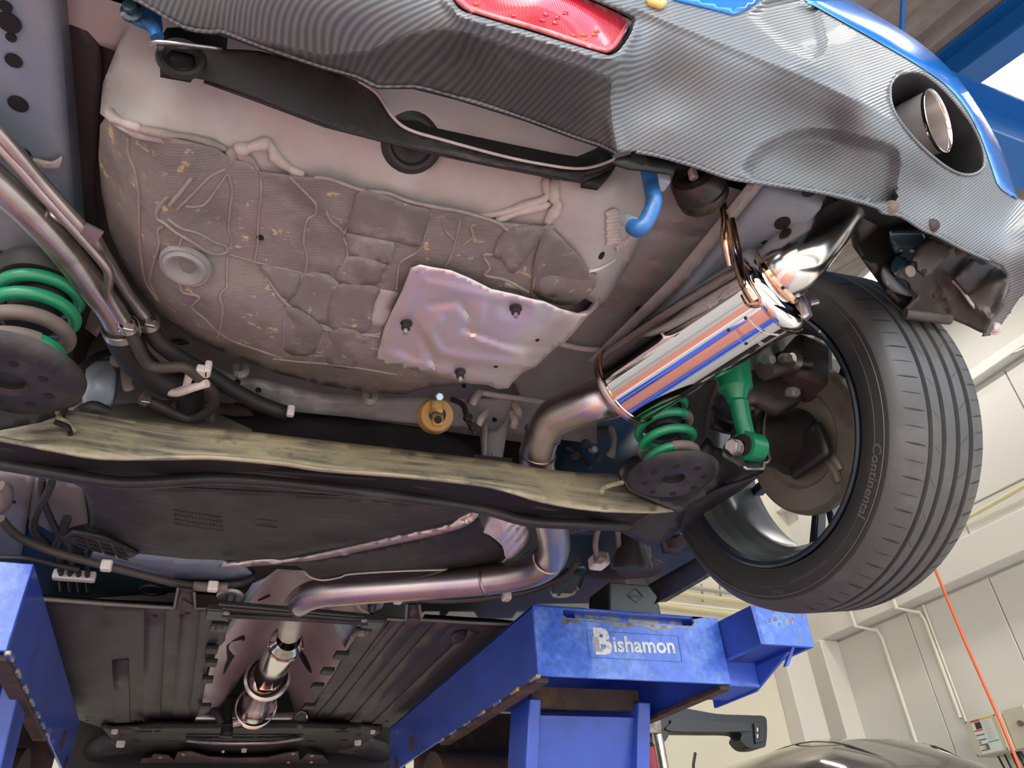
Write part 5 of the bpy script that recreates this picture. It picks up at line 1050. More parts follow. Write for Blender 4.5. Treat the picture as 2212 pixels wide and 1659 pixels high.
bot = [(-300, -190), (0, -105), (200, -40), (300, 0), (398, 57), (459, 67), (480, 66), (560, 96), (690, 140), (772, 163), (816, 184), (895, 184), (989, 208), (1134, 253), (1242, 293), (1297, 311), (1333, 329), (1373, 327), (1423, 336), (1500, 358), (1557, 378), (1589, 387), (1665, 398), (1756, 412), (1828, 427), (1893, 447), (1907, 459), (1947, 467), (1991, 495), (2027, 510), (2081, 539), (2135, 562), (2164, 575), (2175, 593), (2172, 633), (2157, 669), (2132, 705), (2124, 727), (2139, 725), (2161, 705), (2212, 630), (2270, 520), (2290, 440)]
edge_b = [(2230, 440), (2197, 428), (2159, 403), (2143, 362), (2128, 318), (2110, 275), (2085, 231), (2045, 184), (1991, 145), (1918, 101), (1810, 40), (1738, 0)]
top = edge_b+[(1710, -18), (1670, -14), (1645, 0), (1604, 26), (1584, 31), (1560, 25), (1460, 0), (1380, -30), (1100, -170), (700, -320), (300, -420), (-300, -500)]
split = [(480, 66), (640, 40), (820, 60), (960, 92), (1160, 125), (1300, 165), (1318, 240), (1333, 329)]
bump = csheet('rear_bumper', bot+top, bumpD, 'carbon', step=9, holes=[lamp_out, cut], lines=[vent_top, pocket+pocket[:1], [(1365, 15), (1540, 85), (1700, 150), (1850, 215), (1910, 248)]], relief=bump_rel, solid=.003, label='grey carbon pattern rear bumper', smooth=60)
bump['label'] = 'grey carbon pattern rear bumper'
# the underside of the middle section: a dirty sheet in a darker copy of the carbon
mid = bot[6:17]+[(1322, 260), (1318, 215), (1322, 170), (1280, 150), (1160, 115), (1030, 76), (960, 60), (880, 70), (800, 110), (700, 120), (600, 95)]
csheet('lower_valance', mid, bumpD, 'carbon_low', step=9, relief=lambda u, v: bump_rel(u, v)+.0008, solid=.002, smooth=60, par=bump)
# rolled lower edge
ctube('bumper_edge', [(*p, 'y', bumpD.pt(*p)[1]+.001) for p in bot[2:17]], .0026, 'carbon', par=bump, sm=3, seg=8)
ctube('bumper_edge', [(*p, 'y', bumpD.pt(*p)[1]+.001) for p in bot[17:32]], .0026, 'carbon', par=bump, sm=3, seg=8)
MB().grid([[bumpD.pt(*p)+V(0, .006, dz_) for p in bot[4:17]] for dz_ in (.002, .03, .08)]).build('bumper_shade_wall', 'black_plastic', bump, smooth=60, solid=.002)  # hidden wall added behind the lower edge to shade the pocket
# lamp
lp = Depth([(1002, 18, 'y', .352), (1160, 68, 'y', .352), (1300, 110, 'y', .352), (1355, 45, 'y', .343), (1150, -45, 'y', .330), (980, -30, 'y', .338), (1160, 10, 'y', .334), (1250, 40, 'y', .336)])
fl = csheet('fog_lamp', lamp, lp, 'lens_red', step=10, solid=.004, label='red rear fog lamp lens', par=bump)
csheet('lamp_edge', smooth2([(985, 0), (1002, 18), (1035, 30), (1160, 68), (1290, 108), (1318, 112), (1340, 92), (1360, 50), (1352, 50), (1332, 84), (1314, 100), (1290, 96), (1160, 56), (1040, 20), (1012, 8), (995, -8)], 2), lp, 'lens_edge', step=8, relief=lambda u, v: .0022, solid=.002, par=bump)
csheet('lamp_bezel', lamp_out, lp, 'hub_black', step=14, holes=[lamp], relief=lambda u, v: -.006, solid=.003, par=bump)
for (u, v) in ((1030, 9), (1238, 76), (1262, 76), (1262, 86), (1290, 67), (1180, 32), (1205, 38), (1222, 28), (1200, 50), (1172, 45), (1110, 34), (1285, 75)):
    csheet('led', [(u-6, v-4), (u+5, v-3), (u+6, v+3), (u-5, v+3)], lp, 'led' if u in (1030, 1238, 1262) else 'lens_edge' if u == 9 else 'led' if v > 60 else 'lens_red', step=20, relief=lambda a, b: .0008, solid=.001, par=bump)
csheet('reflector_clip', [(1398, -10), (1440, -6), (1440, 8), (1432, 15), (1405, 6)], bumpD, 'amber', relief=lambda a, b: .006, solid=.006, par=bump)
# liner of the exhaust cut-out: a tube running into the bumper
liner = []
ctr = np.mean([bumpD.pt(*p) for p in cut], axis=0)
for k, (dy, sc) in enumerate(((0, 1.), (.004, .99), (.03, .96), (.07, .94), (.13, .92), (.135, .60))):
    liner.append([ctr+(bumpD.pt(*p)-ctr)*sc+V(.01, 1, .12)*dy for p in cut+cut[:1]])
MB().grid(liner).build('exhaust_cutout', 'black_plastic', bump, 'black liner of the exhaust opening', 70, solid=.002)
ctube('cutout_lip', [(*p, 'y', bumpD.pt(*p)[1]) for p in cut+cut[:2]], .0022, 'carbon', par=bump, sm=2, seg=8)
# blue painted bumper skin above the carbon part, wrapping forwards
sil = [(2245, 500), (2197, 428), (2160, 322), (2110, 231), (2050, 151), (1960, 76), (1830, 0), (1740, -45), (1640, -90)]
blue_in = [(1640, -60), (1700, -30), (1738, 0), (1810, 40), (1918, 101), (1991, 145), (2045, 184), (2085, 231), (2110, 275), (2128, 318), (2143, 362), (2159, 403), (2197, 428)]
def resamp(L, n):
    L = [V(*p) for p in smooth2(L, 6, False)]; d = np.r_[0, np.cumsum([np.linalg.norm(b-a) for a, b in zip(L[:-1], L[1:])])]
    t = np.linspace(0, d[-1], n); q = np.array(L); return np.c_[np.interp(t, d, q[:, 0]), np.interp(t, d, q[:, 1])]
lo_c, hi_c = resamp(blue_in[2:], 48), resamp(sil[1:7][::-1], 48)
skin = []
for f, lift in ((0, -.002), (.0, .003), (.10, .0048), (.3, .005), (.5, .002), (.7, -.006), (.85, -.018), (1., -.045)):
    skin.append([bumpD.pt(*(a_*(1-f)+b_*f), lift) for a_, b_ in zip(lo_c, hi_c)])
for dy in (.03, .09, .18): skin.append([q_+V(0, dy, 0)*1. for q_ in skin[7]])
bl = MB().grid(skin).build('bumper_skin', 'body_blue', bump, 'bright blue painted bumper edge', 75, solid=.002)
csheet('bumper_skin', [(1460, -2), (1560, 23), (1584, 30), (1604, 25), (1645, -1), (1660, -40), (1560, -90), (1400, -60)], bumpD, 'body_blue', step=10, relief=lambda u, v: .004, solid=.004, par=bump)
# side of the car: quarter panel above the arch (seen only from the side)
qp = []
for k in range(17):
    a = math.pi*k/16; y = .905-.36*math.cos(a); z = .80+.36*math.sin(a)
    qp.append([V(1.058, y, z), V(1.068, y, max(z, 1.0)+.12), V(1.04, y, 1.55)])
MB().grid(qp).build('quarter_panel', 'body_blue', car, smooth=60, solid=.002)
MB().grid([[V(1.045, .60, 1.12), V(1.04, .62, 1.4), V(.98, .66, 1.7)], [V(.90, .54, 1.12), V(.90, .56, 1.4), V(.85, .6, 1.7)], [V(.6, .50, 1.12), V(.6, .52, 1.4), V(.6, .56, 1.7)], [V(-.2, .50, 1.12), V(-.2, .52, 1.4), V(-.2, .56, 1.7)], [V(-.58, .56, 1.12), V(-.58, .58, 1.4), V(-.53, .62, 1.7)]]).build('tailgate', 'body_blue', car, smooth=60, solid=.002)
MB().grid([[V(1.06, y, z) for z in (.88, 1.05, 1.3)] for y in (1.25, 1.8, 2.6, 3.0)]).build('door_skin', 'body_blue', car, smooth=60, solid=.002)

# ------------------------------------------------------------------ arch brackets behind the right bumper corner
cD = lambda L: [(1780+x/4.148, 500+y/4.148) for x, y in L]
csheet('arch_liner', [(1846, 440), (1893, 446), (1950, 466), (1994, 496), (1965, 530), (1935, 560), (1925, 590), (1945, 625), (1973, 640), (1958, 668), (1934, 655), (1900, 610), (1843, 531), (1838, 510)], [(1850, 450, 'y', .56), (1990, 500, 'y', .53), (1900, 610, 'y', .60), (1965, 650, 'y', .60)], 'hub_black', solid=.004)
csheet('liner_flange', smooth2(cD([(570, 200), (540, 280), (530, 380), (570, 470), (650, 530), (800, 575), (760, 520), (690, 450), (640, 400), (600, 340)]), 3), [(*cD([(540, 280)])[0], 'y', .575), (*cD([(800, 575)])[0], 'y', .58), (*cD([(600, 340)])[0], 'y', .585)], 'black_dusty', step=7, solid=.003)
csheet('mount_bracket', cD([(590, 0), (880, 0), (910, 60), (800, 190), (690, 180), (640, 205), (610, 120)]), [(*cD([(590, 0)])[0], 'y', .51), (*cD([(880, 0)])[0], 'y', .50), (*cD([(690, 180)])[0], 'y', .535)], 'body_blue_dark', step=8, solid=.004)
csheet('mount_bracket', cD([(650, 210), (740, 240), (770, 290), (680, 350), (640, 400), (600, 340), (610, 270)]), [(*cD([(650, 210)])[0], 'y', .54), (*cD([(770, 290)])[0], 'y', .535), (*cD([(640, 400)])[0], 'y', .55)], 'body_blue_dark', step=8, solid=.004)
asup = csheet('bumper_support', cD([(950, 30), (1160, 130), (1430, 240), (1590, 310), (1645, 380), (1650, 450), (1590, 620), (1500, 780), (1440, 905), (1400, 905), (1250, 830), (1120, 770), (1130, 800), (900, 780), (740, 770), (710, 730), (740, 690), (850, 580), (780, 520), (770, 470), (720, 430), (640, 410), (680, 350), (790, 260), (870, 130)]),
       Depth([(*cD([(950, 30)])[0], 'y', .515), (*cD([(1590, 310)])[0], 'y', .515), (*cD([(1640, 450)])[0], 'x', 1.03), (*cD([(1440, 890)])[0], 'x', 1.02), (*cD([(740, 720)])[0], 'y', .60), (*cD([(1100, 600)])[0], 'y', .575), (*cD([(700, 400)])[0], 'y', .55)]), 'arch_plastic', step=8, solid=.004, label='brown black plastic bumper corner support',
       relief=lambda u, v: line_relief([([p for p in cD([(1040, 330), (1180, 440), (1300, 610), (1480, 780)])], 9, .006), ([p for p in cD([(1000, 400), (1060, 560), (1110, 740)])], 5, -.006), ([p for p in cD([(860, 150), (1080, 260)])], 4, .004), ([p for p in cD([(1300, 270), (1180, 400)])], 10, .007), ([p for p in cD([(1600, 480), (1500, 700)])], 12, -.008)])(u, v))
csheet('support_pocket', smooth2(cD([(1400, 520), (1500, 400), (1560, 330), (1620, 370), (1640, 440), (1590, 600), (1500, 750), (1340, 640)]), 2), [(*cD([(1400, 520)])[0], 'y', .56), (*cD([(1620, 400)])[0], 'y', .53), (*cD([(1500, 750)])[0], 'y', .585)], 'hole_black', par=asup, step=10)
csheet('support_rib', cD([(870, 130), (960, 60), (1180, 150), (960, 380), (920, 400), (840, 340), (840, 270), (800, 262)]), [(*cD([(870, 130)])[0], 'y', .508), (*cD([(1180, 150)])[0], 'y', .505), (*cD([(920, 400)])[0], 'y', .53)], 'arch_plastic', par=asup, step=10, solid=.005)
csheet('support_rib', cD([(1180, 420), (1290, 560), (1400, 500), (1540, 310), (1330, 240)]), [(*cD([(1180, 420)])[0], 'y', .535), (*cD([(1540, 310)])[0], 'y', .517), (*cD([(1290, 560)])[0], 'y', .545)], 'cover_brown', par=asup, step=12, solid=.003)
ctube('support_lip', [(1955, 678, 'y', .595), (1985, 682, 'y', .59), (2050, 690, 'y', .585)], .0085, 'arch_plastic', par=asup)
ctube('support_edge', [(*p, 'y', .55) for p in cD([(1150, 440), (1210, 500), (1280, 590), (1330, 660), (1400, 730), (1480, 790)])], .0025, 'sealer', par=asup, sm=3, seg=8)
for q_, m_ in ((cD([(750, 365)])[0], 'dust_shield'),): part(MB().disc(P(*q_, 'y', .532), (-.2, -1, -.6), .0085, .006, 20), 'bolt', m_, par=asup)
part(MB().disc(P(*cD([(1210, 185)])[0], 'y', .50), (-.2, -1, -.6), .008, .01, 16), 'clip', 'dust_shield', par=asup)
for q_ in cD([(995, 575), (895, 360)]): part(MB().disc(P(*q_, 'y', .545 if q_[1] > 630 else .515), (-.2, -1, -.6), .004, .002, 12), 'hole', 'hole_black', par=asup)
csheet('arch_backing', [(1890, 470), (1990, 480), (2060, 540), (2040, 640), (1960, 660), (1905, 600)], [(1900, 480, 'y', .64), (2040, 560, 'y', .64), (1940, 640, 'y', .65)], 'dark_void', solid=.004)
# screws in the bumper
for u, v in ((1925, 449), (2013, 488), (2148, 710)):
    c = bumpD.pt(u, v, .001); n = -unit(c)
    part(MB().lathe(c, n, [(0, .009), (.001, .010), (.0015, .0062), (.003, .0055), (.004, .0001)], 20), 'screw', 'dust_shield' if u < 2000 else 'arch_plastic' if u < 2100 else 'bolt_steel', par=bump)
# ------------------------------------------------------------------ fuel system, tank, floor covers, tunnel, front end
mat('rib_brown', (.052, .038, .038), .5, spec=.3, noise=(6, .15), dirt=((.085, .064, .062), 5, .5, .72))
mat('undertray_brown', (.095, .07, .065), .5, spec=.3, noise=(6, .2), dirt=((.14, .105, .095), 5, .5, .72))
mat('rim_dust', (.15, .145, .12), .5, noise=(20, .3))
mat('emboss', (.075, .069, .066), .5)
# filler pipe and breather
ctube('fuel_filler_pipe', [(-120, 300, 'z', .715), (0, 400, 'z', .705), (120, 520, 'z', .70), (200, 620, 'z', .695), (240, 672, 'z', .69), (262, 715, 'z', .685)], [.0185, .0185, .0185, .0185, .0185, .0190], 'steel_tube', 'steel fuel filler pipe', seg=28, sm=8)
ctube('breather_pipe', [(-120, 205, 'z', .735), (0, 318, 'z', .715), (100, 430, 'z', .70), (190, 530, 'z', .69), (228, 575, 'z', .685), (236, 598, 'z', .683), (234, 630, 'z', .68), (250, 665, 'z', .676), (276, 705, 'z', .672)], .0060, 'steel_tube', 'thin breather pipe beside the filler pipe', seg=14)
ctube('vapour_pipe', [(-120, 165, 'z', .74), (0, 288, 'z', .72), (90, 395, 'z', .71), (170, 485, 'z', .70), (205, 520, 'z', .698), (232, 560, 'z', .705), (280, 640, 'z', .71), (318, 690, 'z', .71)], [.0085, .0085, .0085, .0085, .0085, .0075, .0078, .009], 'steel_tube', seg=16)
part(MB().bar(P(186, 520, 'z', .69), P(206, 492, 'z', .695), .020, .004), 'pipe_bracket', 'steel_tube'); csheet('pipe_bracket', [(180, 500), (205, 495), (225, 520), (218, 540), (196, 530)], [(180, 500, 'z', .705), (225, 520, 'z', .705), (200, 535, 'z', .703)], 'steel_tube', step=10, solid=.002)
ctube('pipe_clip', [(100, 450, 'z', .715), (120, 470, 'z', .70), (145, 490, 'z', .715)], .003, 'steel_clamp')
def clamp(u, v, z, ax, R, tabs=True):
    c = P(u, v, 'z', z); o = part(MB().lathe(c, ax, [(-.006, R), (-.006, R+.0022), (.006, R+.0022), (.006, R)], 32, closed=True), 'hose_clamp', 'steel_clamp')
    s = V(.3, -.8, -.6)
    if tabs: part(MB().box(c+unit(s)*(R+.004), .013, .006, .011), 'clamp_ear', 'steel_clamp', par=o, bevel=.001)
    return o
ctube('fuel_hose', [(258, 706, 'z', .686), (270, 740, 'z', .685), (295, 780, 'z', .685), (335, 815, 'z', .685), (375, 832, 'z', .687), (402, 835, 'z', .69)], .0225, 'rubber', 'black fuel filler hose', seg=24)
ctube('fuel_hose', [(395, 820, 'z', .70), (408, 850, 'z', .695), (412, 880, 'z', .69), (408, 920, 'z', .69)], .0215, 'rubber', seg=24)
ctube('breather_hose', [(275, 703, 'z', .672), (290, 735, 'z', .668), (312, 778, 'z', .665), (330, 792, 'z', .664), (360, 794, 'z', .664), (395, 793, 'z', .667), (415, 803, 'z', .668), (440, 825, 'z', .668), (462, 850, 'z', .668), (462, 872, 'z', .668), (445, 892, 'z', .668), (415, 905, 'z', .668), (385, 898, 'z', .67), (350, 880, 'z', .672), (308, 860, 'z', .675)], .0082, 'rubber_dirty', 'brown breather hose', seg=14)
ctube('vapour_hose', [(316, 684, 'z', .709), (325, 712, 'z', .705), (350, 745, 'z', .70), (400, 780, 'z', .70), (450, 808, 'z', .70), (500, 840, 'z', .70), (560, 872, 'z', .70), (620, 893, 'z', .70)], .0125, 'rubber', 'black vapour hose', seg=18)
clamp(262, 712, .685, unit(P(270, 740, 'z', .685)-P(255, 700, 'z', .686)), .0225); clamp(320, 698, .708, unit(P(325, 712, 'z', .705)-P(316, 684, 'z', .709)), .0125); clamp(276, 707, .671, unit(P(290, 735, 'z', .668)-P(275, 703, 'z', .672)), .0085); clamp(312, 862, .674, unit(P(350, 880, 'z', .672)-P(308, 860, 'z', .675)), .0085)
ctube('hose_clip', [(362, 846, 'z', .672), (385, 848, 'z', .664), (415, 838, 'z', .660), (448, 828, 'z', .66)], .0065, 'clip_white', 'white plastic hose clip', seg=8)
part(MB().box(P(438, 802, 'z', .672), .018, .02, .012), 'hose_clip', 'clip_white', bevel=.003); part(MB().box(P(449, 797, 'z', .676), .01, .02, .02), 'hose_clip', 'clip_white', bevel=.003)
csheet('hose_clip', [(400, 806), (418, 812), (408, 838), (388, 850), (362, 846), (372, 842), (394, 834)], [(400, 806, 'z', .672), (410, 838, 'z', .662), (365, 846, 'z', .67)], 'clip_white', step=8, solid=.002)
part(MB().box(P(628, 888, 'z', .69), .012, .012, .02), 'hose_clip', 'clip_white', bevel=.003)
# left wheelhouse metal
csheet('wheelhouse_panel', [(-60, 540), (150, 560), (165, 640), (300, 700), (420, 780), (520, 850), (480, 900), (200, 900), (60, 900), (-60, 900)], [(0, 600, 'y', 1.22), (300, 720, 'y', 1.2), (480, 880, 'y', 1.22), (100, 880, 'y', 1.2), (200, 760, 'y', 1.15)], 'panel_grey', relief=blob_relief([(200, 760, 50, 40, 0, .03, 5)]))
csheet('wheelhouse_panel', [(168, 620), (225, 650), (232, 700), (205, 725), (172, 700)], [(168, 620, 'y', 1.05), (230, 690, 'y', 1.05), (180, 710, 'y', 1.06)], 'sealer', step=10, solid=.006, relief=line_relief([([(180, 640), (190, 690), (215, 710)], 6, .004), ([(205, 640), (220, 690)], 5, -.004)]))
csheet('mount_bracket', smooth2([(187, 790), (200, 778), (240, 775), (249, 790), (248, 850), (232, 885), (180, 878), (182, 840)], 2), [(187, 790, 'y', 1.08), (249, 790, 'y', 1.08), (232, 885, 'y', 1.10), (210, 820, 'y', 1.06)], 'primer_blue', step=8, solid=.004, label='pale blue grey bracket')
csheet('mount_bracket', [(249, 795), (258, 800), (252, 855), (236, 888), (230, 885), (246, 850)], [(249, 795, 'y', 1.08), (258, 800, 'y', 1.10), (236, 888, 'y', 1.10)], 'rail_bluegrey', step=8, solid=.004)
part(MB().bolt(P(255, 780, 'y', 1.07), (0, -1, -.4), .011, .012, 10), 'bolt', 'seam')
csheet('sealer_patch', smooth2([(262, 790), (300, 800), (285, 822), (290, 838), (268, 842), (262, 820)], 3), [(262, 790, 'y', 1.10), (300, 800, 'y', 1.10), (270, 840, 'y', 1.10)], 'sealer', step=6, solid=.005)
ctube('rubber_mount', [(170, 895, 'y', 1.06), (200, 880, 'y', 1.05), (230, 892, 'y', 1.06)], .010, 'rubber')
ctube('brake_hose', [(130, 905, 'y', 1.02), (145, 860, 'y', 1.03), (160, 815, 'y', 1.04), (200, 775, 'y', 1.05), (250, 757, 'y', 1.08), (330, 745, 'y', 1.12), (420, 735, 'y', 1.15)], .0055, 'rubber', 'black brake hose')
csheet('spring_ear', [(128, 850), (140, 838), (150, 842), (148, 856), (135, 870)], [(128, 850, 'y', .92), (150, 842, 'y', .93), (135, 870, 'y', .92)], 'arm_black', step=8, solid=.004)
# tank
tk = csheet('fuel_tank', smooth2([(470, 895), (510, 900), (560, 897), (640, 900), (760, 905), (900, 925), (980, 945), (1025, 970), (1038, 1000), (1000, 1040), (600, 1020), (420, 990), (460, 930)], 2), [(520, 905, 'y', 1.16), (760, 910, 'y', 1.15), (1000, 955, 'y', 1.15), (1030, 990, 'y', 1.2), (600, 990, 'y', 1.09), (900, 1000, 'y', 1.09), (480, 930, 'y', 1.15), (700, 940, 'y', 1.11)], 'black_plastic', solid=.004, label='black plastic fuel tank')
csheet('tank_end', smooth2([(235, 860), (270, 845), (380, 850), (480, 868), (540, 885), (545, 930), (380, 945), (230, 920)], 2), [(250, 860, 'y', 1.2), (530, 890, 'y', 1.2), (380, 930, 'y', 1.1), (240, 915, 'y', 1.12)], 'tank_olive', solid=.004, relief=blob_relief([(410, 915, 60, 28, 0, .008, 6)]))
part(MB().lathe(P(412, 905, 'z', .685), (0, -.2, -1), [(-.01, .036), (.002, .036), (.006, .033), (.006, .024)], 36), 'filler_neck', 'tank_olive')
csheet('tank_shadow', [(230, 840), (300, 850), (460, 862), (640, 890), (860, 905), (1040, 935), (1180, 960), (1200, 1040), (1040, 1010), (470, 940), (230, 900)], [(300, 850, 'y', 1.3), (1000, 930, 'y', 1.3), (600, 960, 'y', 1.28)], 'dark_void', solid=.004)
part(MB().bar(P(1020, 992, 'y', 1.07), P(1102, 1000, 'y', 1.07), .02, .008), 'tank_bracket', 'hub_black'); part(MB().tube([P(1058, 992, 'y', 1.075), P(1059, 980, 'y', 1.075)], .0045, 8), 'stud', 'bolt_steel')
covD = Depth([(190, 1060, 'z', .64), (1011, 1095, 'z', .625), (600, 1060, 'z', .622), (300, 1190, 'z', .635), (640, 1190, 'z', .625), (900, 1130, 'z', .622), (190, 1140, 'z', .655), (1030, 1098, 'z', .64)])
cov_rel = lambda u, v: line_relief([([(280, 1140), (380, 1150), (500, 1175)], 18, .002), ([(345, 1195), (420, 1165), (490, 1170)], 5, .002)])(u, v)+blob_relief([(369, 1150, 38, 14, 5, -.008, 7), (745, 1150, 68, 17, 2, -.010, 9), (262, 1143, 13, 7, 0, -.004, 7), (540, 1193, 28, 9, 5, -.007, 8), (645, 1183, 26, 6, -10, -.005, 8)])(u, v)
cv = csheet('tank_cover', [(150, 1040), (300, 1050), (700, 1070), (1000, 1095), (1034, 1100), (1012, 1112), (953, 1136), (845, 1160), (687, 1190), (600, 1208), (535, 1212), (398, 1207), (300, 1196), (217, 1166), (192, 1142), (199, 1106), (178, 1055)], covD, 'black_dusty', step=9, relief=cov_rel, solid=.003, label='dusty black tank undertray')
for i in range(14):
    for j in range(3):
        u = 376+i*7.6+j*1.0; v = 1103+i*1.2+j*10
        o_ = covD.pt(u, v, .0012); part(MB().bar(covD.pt(u, v, .0012), covD.pt(u+.6, v+8, .0012), .0008, .0012), 'embossed_bar', 'black_plastic', par=cv)
for j in range(4): part(MB().bar(covD.pt(374+j, 1101+j*10, .0012), covD.pt(480+j, 1117+j*10, .0012), .0010, .0012), 'embossed_bar', 'black_plastic', par=cv)
def cov_text(s, size, u, v, flip=1):
    vv, ff = text_flat(s, size, .0001); c = covD.pt(u, v, .0012); ex = unit(covD.pt(u+30, v+3, .0012)-c); ey = unit(covD.pt(u, v+30, .0012)-c); ey = unit(ey-ex*ey.dot(ex))
    MB().add([c-ex*x*1+ey*z*1.0 for x, z in vv], ff).build('embossed_text', 'emboss', cv, smooth=0)
cov_text('>PP+E/P-LD17+VO<', .0085, 574, 1141); cov_text('SUZUKI', .0115, 597, 1165); cov_text('89101-52R0', .0055, 600, 1158)
for a_, b_ in (((555, 1122), (600, 1127)), ((555, 1122), (554, 1134)), ((600, 1127), (599, 1140)), ((554, 1134), (599, 1140)), ((577, 1124), (576, 1137))): part(MB().bar(covD.pt(*a_, .0012), covD.pt(*b_, .0012), .0008, .001), 'embossed_bar', 'cover_brown', par=cv)
csheet('tank_strap', smooth2([(470, 1226), (500, 1212), (600, 1208), (700, 1192), (845, 1157), (953, 1135), (990, 1120), (1011, 1106), (1034, 1102), (1030, 1118), (1008, 1136), (960, 1152), (850, 1176), (700, 1207), (620, 1216), (520, 1226)], 2), Depth([(500, 1215, 'z', .618), (845, 1165, 'z', .612), (1020, 1110, 'z', .63), (700, 1200, 'z', .612), (960, 1145, 'z', .612)]), 'steel_tube', step=8, solid=.003, label='bare steel tank strap', relief=lambda u, v: .002*np.sin((v+u*.22)*.35))
csheet('tank_cover_front', smooth2([(560, 1222), (700, 1205), (850, 1176), (960, 1152), (1008, 1136), (1034, 1122), (1046, 1150), (1090, 1185), (1096, 1204), (1069, 1226), (1018, 1230), (880, 1232), (780, 1238), (740, 1246), (700, 1252), (670, 1244), (640, 1222)], 2), Depth([(600, 1220, 'z', .632), (900, 1170, 'z', .632), (1040, 1140, 'z', .64), (700, 1248, 'z', .645), (1060, 1225, 'z', .65), (900, 1230, 'z', .645)]), 'black_plastic', step=9, solid=.003, relief=blob_relief([(928, 1203, 22, 5, 5, -.004, 8), (720, 1225, 50, 10, 5, -.006, 6)]))
ctube('cover_edge', [(658, 1238, 'z', .643), (676, 1249, 'z', .643), (700, 1253, 'z', .643), (735, 1247, 'z', .643), (760, 1240, 'z', .643), (880, 1233, 'z', .643), (1018, 1230, 'z', .647), (1070, 1226, 'z', .648), (1095, 1205, 'z', .645)], .0022, 'sealer', seg=8)
csheet('vent_panel', [(134, 1166), (155, 1150), (188, 1154), (231, 1164), (300, 1196), (282, 1206), (231, 1196), (173, 1182)], [(134, 1166, 'z', .63), (300, 1196, 'z', .63), (188, 1154, 'z', .63)], 'black_plastic', step=10, solid=.006, label='black slotted vent panel')
for i in range(3):
    for j in range(4):
        u0 = 158+j*29+i*4; v0 = 1159+j*8+i*9
        csheet('slot', [(u0, v0), (u0+22, v0+6), (u0+25, v0+11), (u0+3, v0+5)], [(134, 1166, 'z', .6285), (300, 1196, 'z', .6285), (188, 1154, 'z', .6285)], 'hole_black', step=30, solid=.001)
# left floor: painted metal, hoses and cables
csheet('left_floor', [(-60, 1020), (80, 1030), (180, 1050), (200, 1150), (310, 1200), (540, 1215), (560, 1250), (520, 1290), (380, 1280), (90, 1300), (-60, 1300)], [(0, 1050, 'z', .74), (180, 1060, 'z', .74), (0, 1250, 'z', .70), (500, 1260, 'z', .69), (150, 1230, 'z', .70)], 'body_blue_dark', step=16, label='dark blue painted floor')
csheet('left_floor', [(-60, 1010), (10, 1020), (75, 1030), (60, 1110), (50, 1180), (42, 1215), (-60, 1210)], [(0, 1050, 'z', .73), (75, 1030, 'z', .735), (0, 1200, 'z', .70)], 'panel_grey', step=14)
csheet('left_floor', [(75, 1032), (180, 1050), (192, 1140), (160, 1150), (110, 1150), (60, 1120)], [(75, 1032, 'z', .735), (180, 1050, 'z', .735), (110, 1150, 'z', .72)], 'panel_grey', step=14)
csheet('floor_brace', smooth2([(200, 1194), (300, 1198), (390, 1207), (480, 1212), (535, 1230), (537, 1248), (460, 1252), (360, 1248), (260, 1238), (205, 1222)], 2), Depth([(200, 1200, 'z', .665), (535, 1235, 'z', .66), (350, 1215, 'z', .655), (360, 1245, 'z', .67)]), 'rail_bluegrey', step=10, solid=.003, label='grey blue floor brace', relief=line_relief([([(200, 1226), (360, 1240), (530, 1244)], 5, .004)]))
for L, r, m, lb in (([(0, 1120, 'z', .66), (40, 1160, 'z', .655), (110, 1190, 'z', .65), (200, 1215, 'z', .645), (300, 1240, 'z', .64), (380, 1260, 'z', .635), (420, 1266, 'z', .635)], .0085, 'rubber_dirty', 'thick black cable under the floor'),
                    ([(0, 1205, 'z', .66), (60, 1207, 'z', .66), (130, 1222, 'z', .66), (170, 1230, 'z', .66)], .006, 'rubber', None),
                    ([(92, 1035, 'z', .71), (90, 1070, 'z', .70), (105, 1110, 'z', .69), (125, 1150, 'z', .68), (150, 1180, 'z', .67), (155, 1235, 'z', .67)], .0065, 'rubber', None),
                    ([(112, 1042, 'z', .70), (100, 1070, 'z', .695), (80, 1105, 'z', .69), (72, 1140, 'z', .685), (90, 1165, 'z', .68), (130, 1200, 'z', .675), (130, 1240, 'z', .675)], .0075, 'rubber', 'black cable loop'),
                    ([(145, 1120, 'z', .69), (130, 1160, 'z', .68), (120, 1180, 'z', .675)], .009, 'rubber', None),
                    ([(186, 1190, 'z', .67), (190, 1240, 'z', .67)], .004, 'rubber', None), ([(150, 1180, 'z', .672), (160, 1210, 'z', .672)], .005, 'green_paint', None),
                    ([(490, 1262, 'z', .65), (525, 1258, 'z', .655), (555, 1245, 'z', .66)], .008, 'rubber', None)):
    ctube('cable', L, r, m, lb, seg=12)
ctube('cable_sleeve', [(418, 1266, 'z', .634), (450, 1268, 'z', .634), (492, 1268, 'z', .636)], .0105, 'coil_sleeve')
for u, v, z in ((230, 1222, .642), (460, 1267, .631)): part(MB().box(P(u, v, 'z', z), .022, .022, .022), 'cable_clip', 'clip_white', bevel=.004)
hb = part(MB().box(P(161, 1244, 'z', .668), .085, .022, .022), 'line_holder', 'clip_white', 'white plastic brake line holder', bevel=.004)
for k in range(4):
    u = 132+k*19
    part(MB().tube(PP([(u, 1236, 'z', .666), (u, 1260, 'z', .668), (u+2, 1275, 'z', .675)]), .0055, 10, 3), 'brake_line', 'rubber', par=hb)
part(MB().lathe(P(328, 1272, 'z', .69), (0, -.1, -1), [(-.002, .0001), (.002, .018), (.006, .020), (.006, .026), (.002, .028), (0, .04), (-.003, .042)], 36), 'floor_plug', 'rubber')
part(MB().disc(P(28, 1083, 'z', .7), (0, 0, -1), .006, .002, 6), 'hole', 'hole_black')
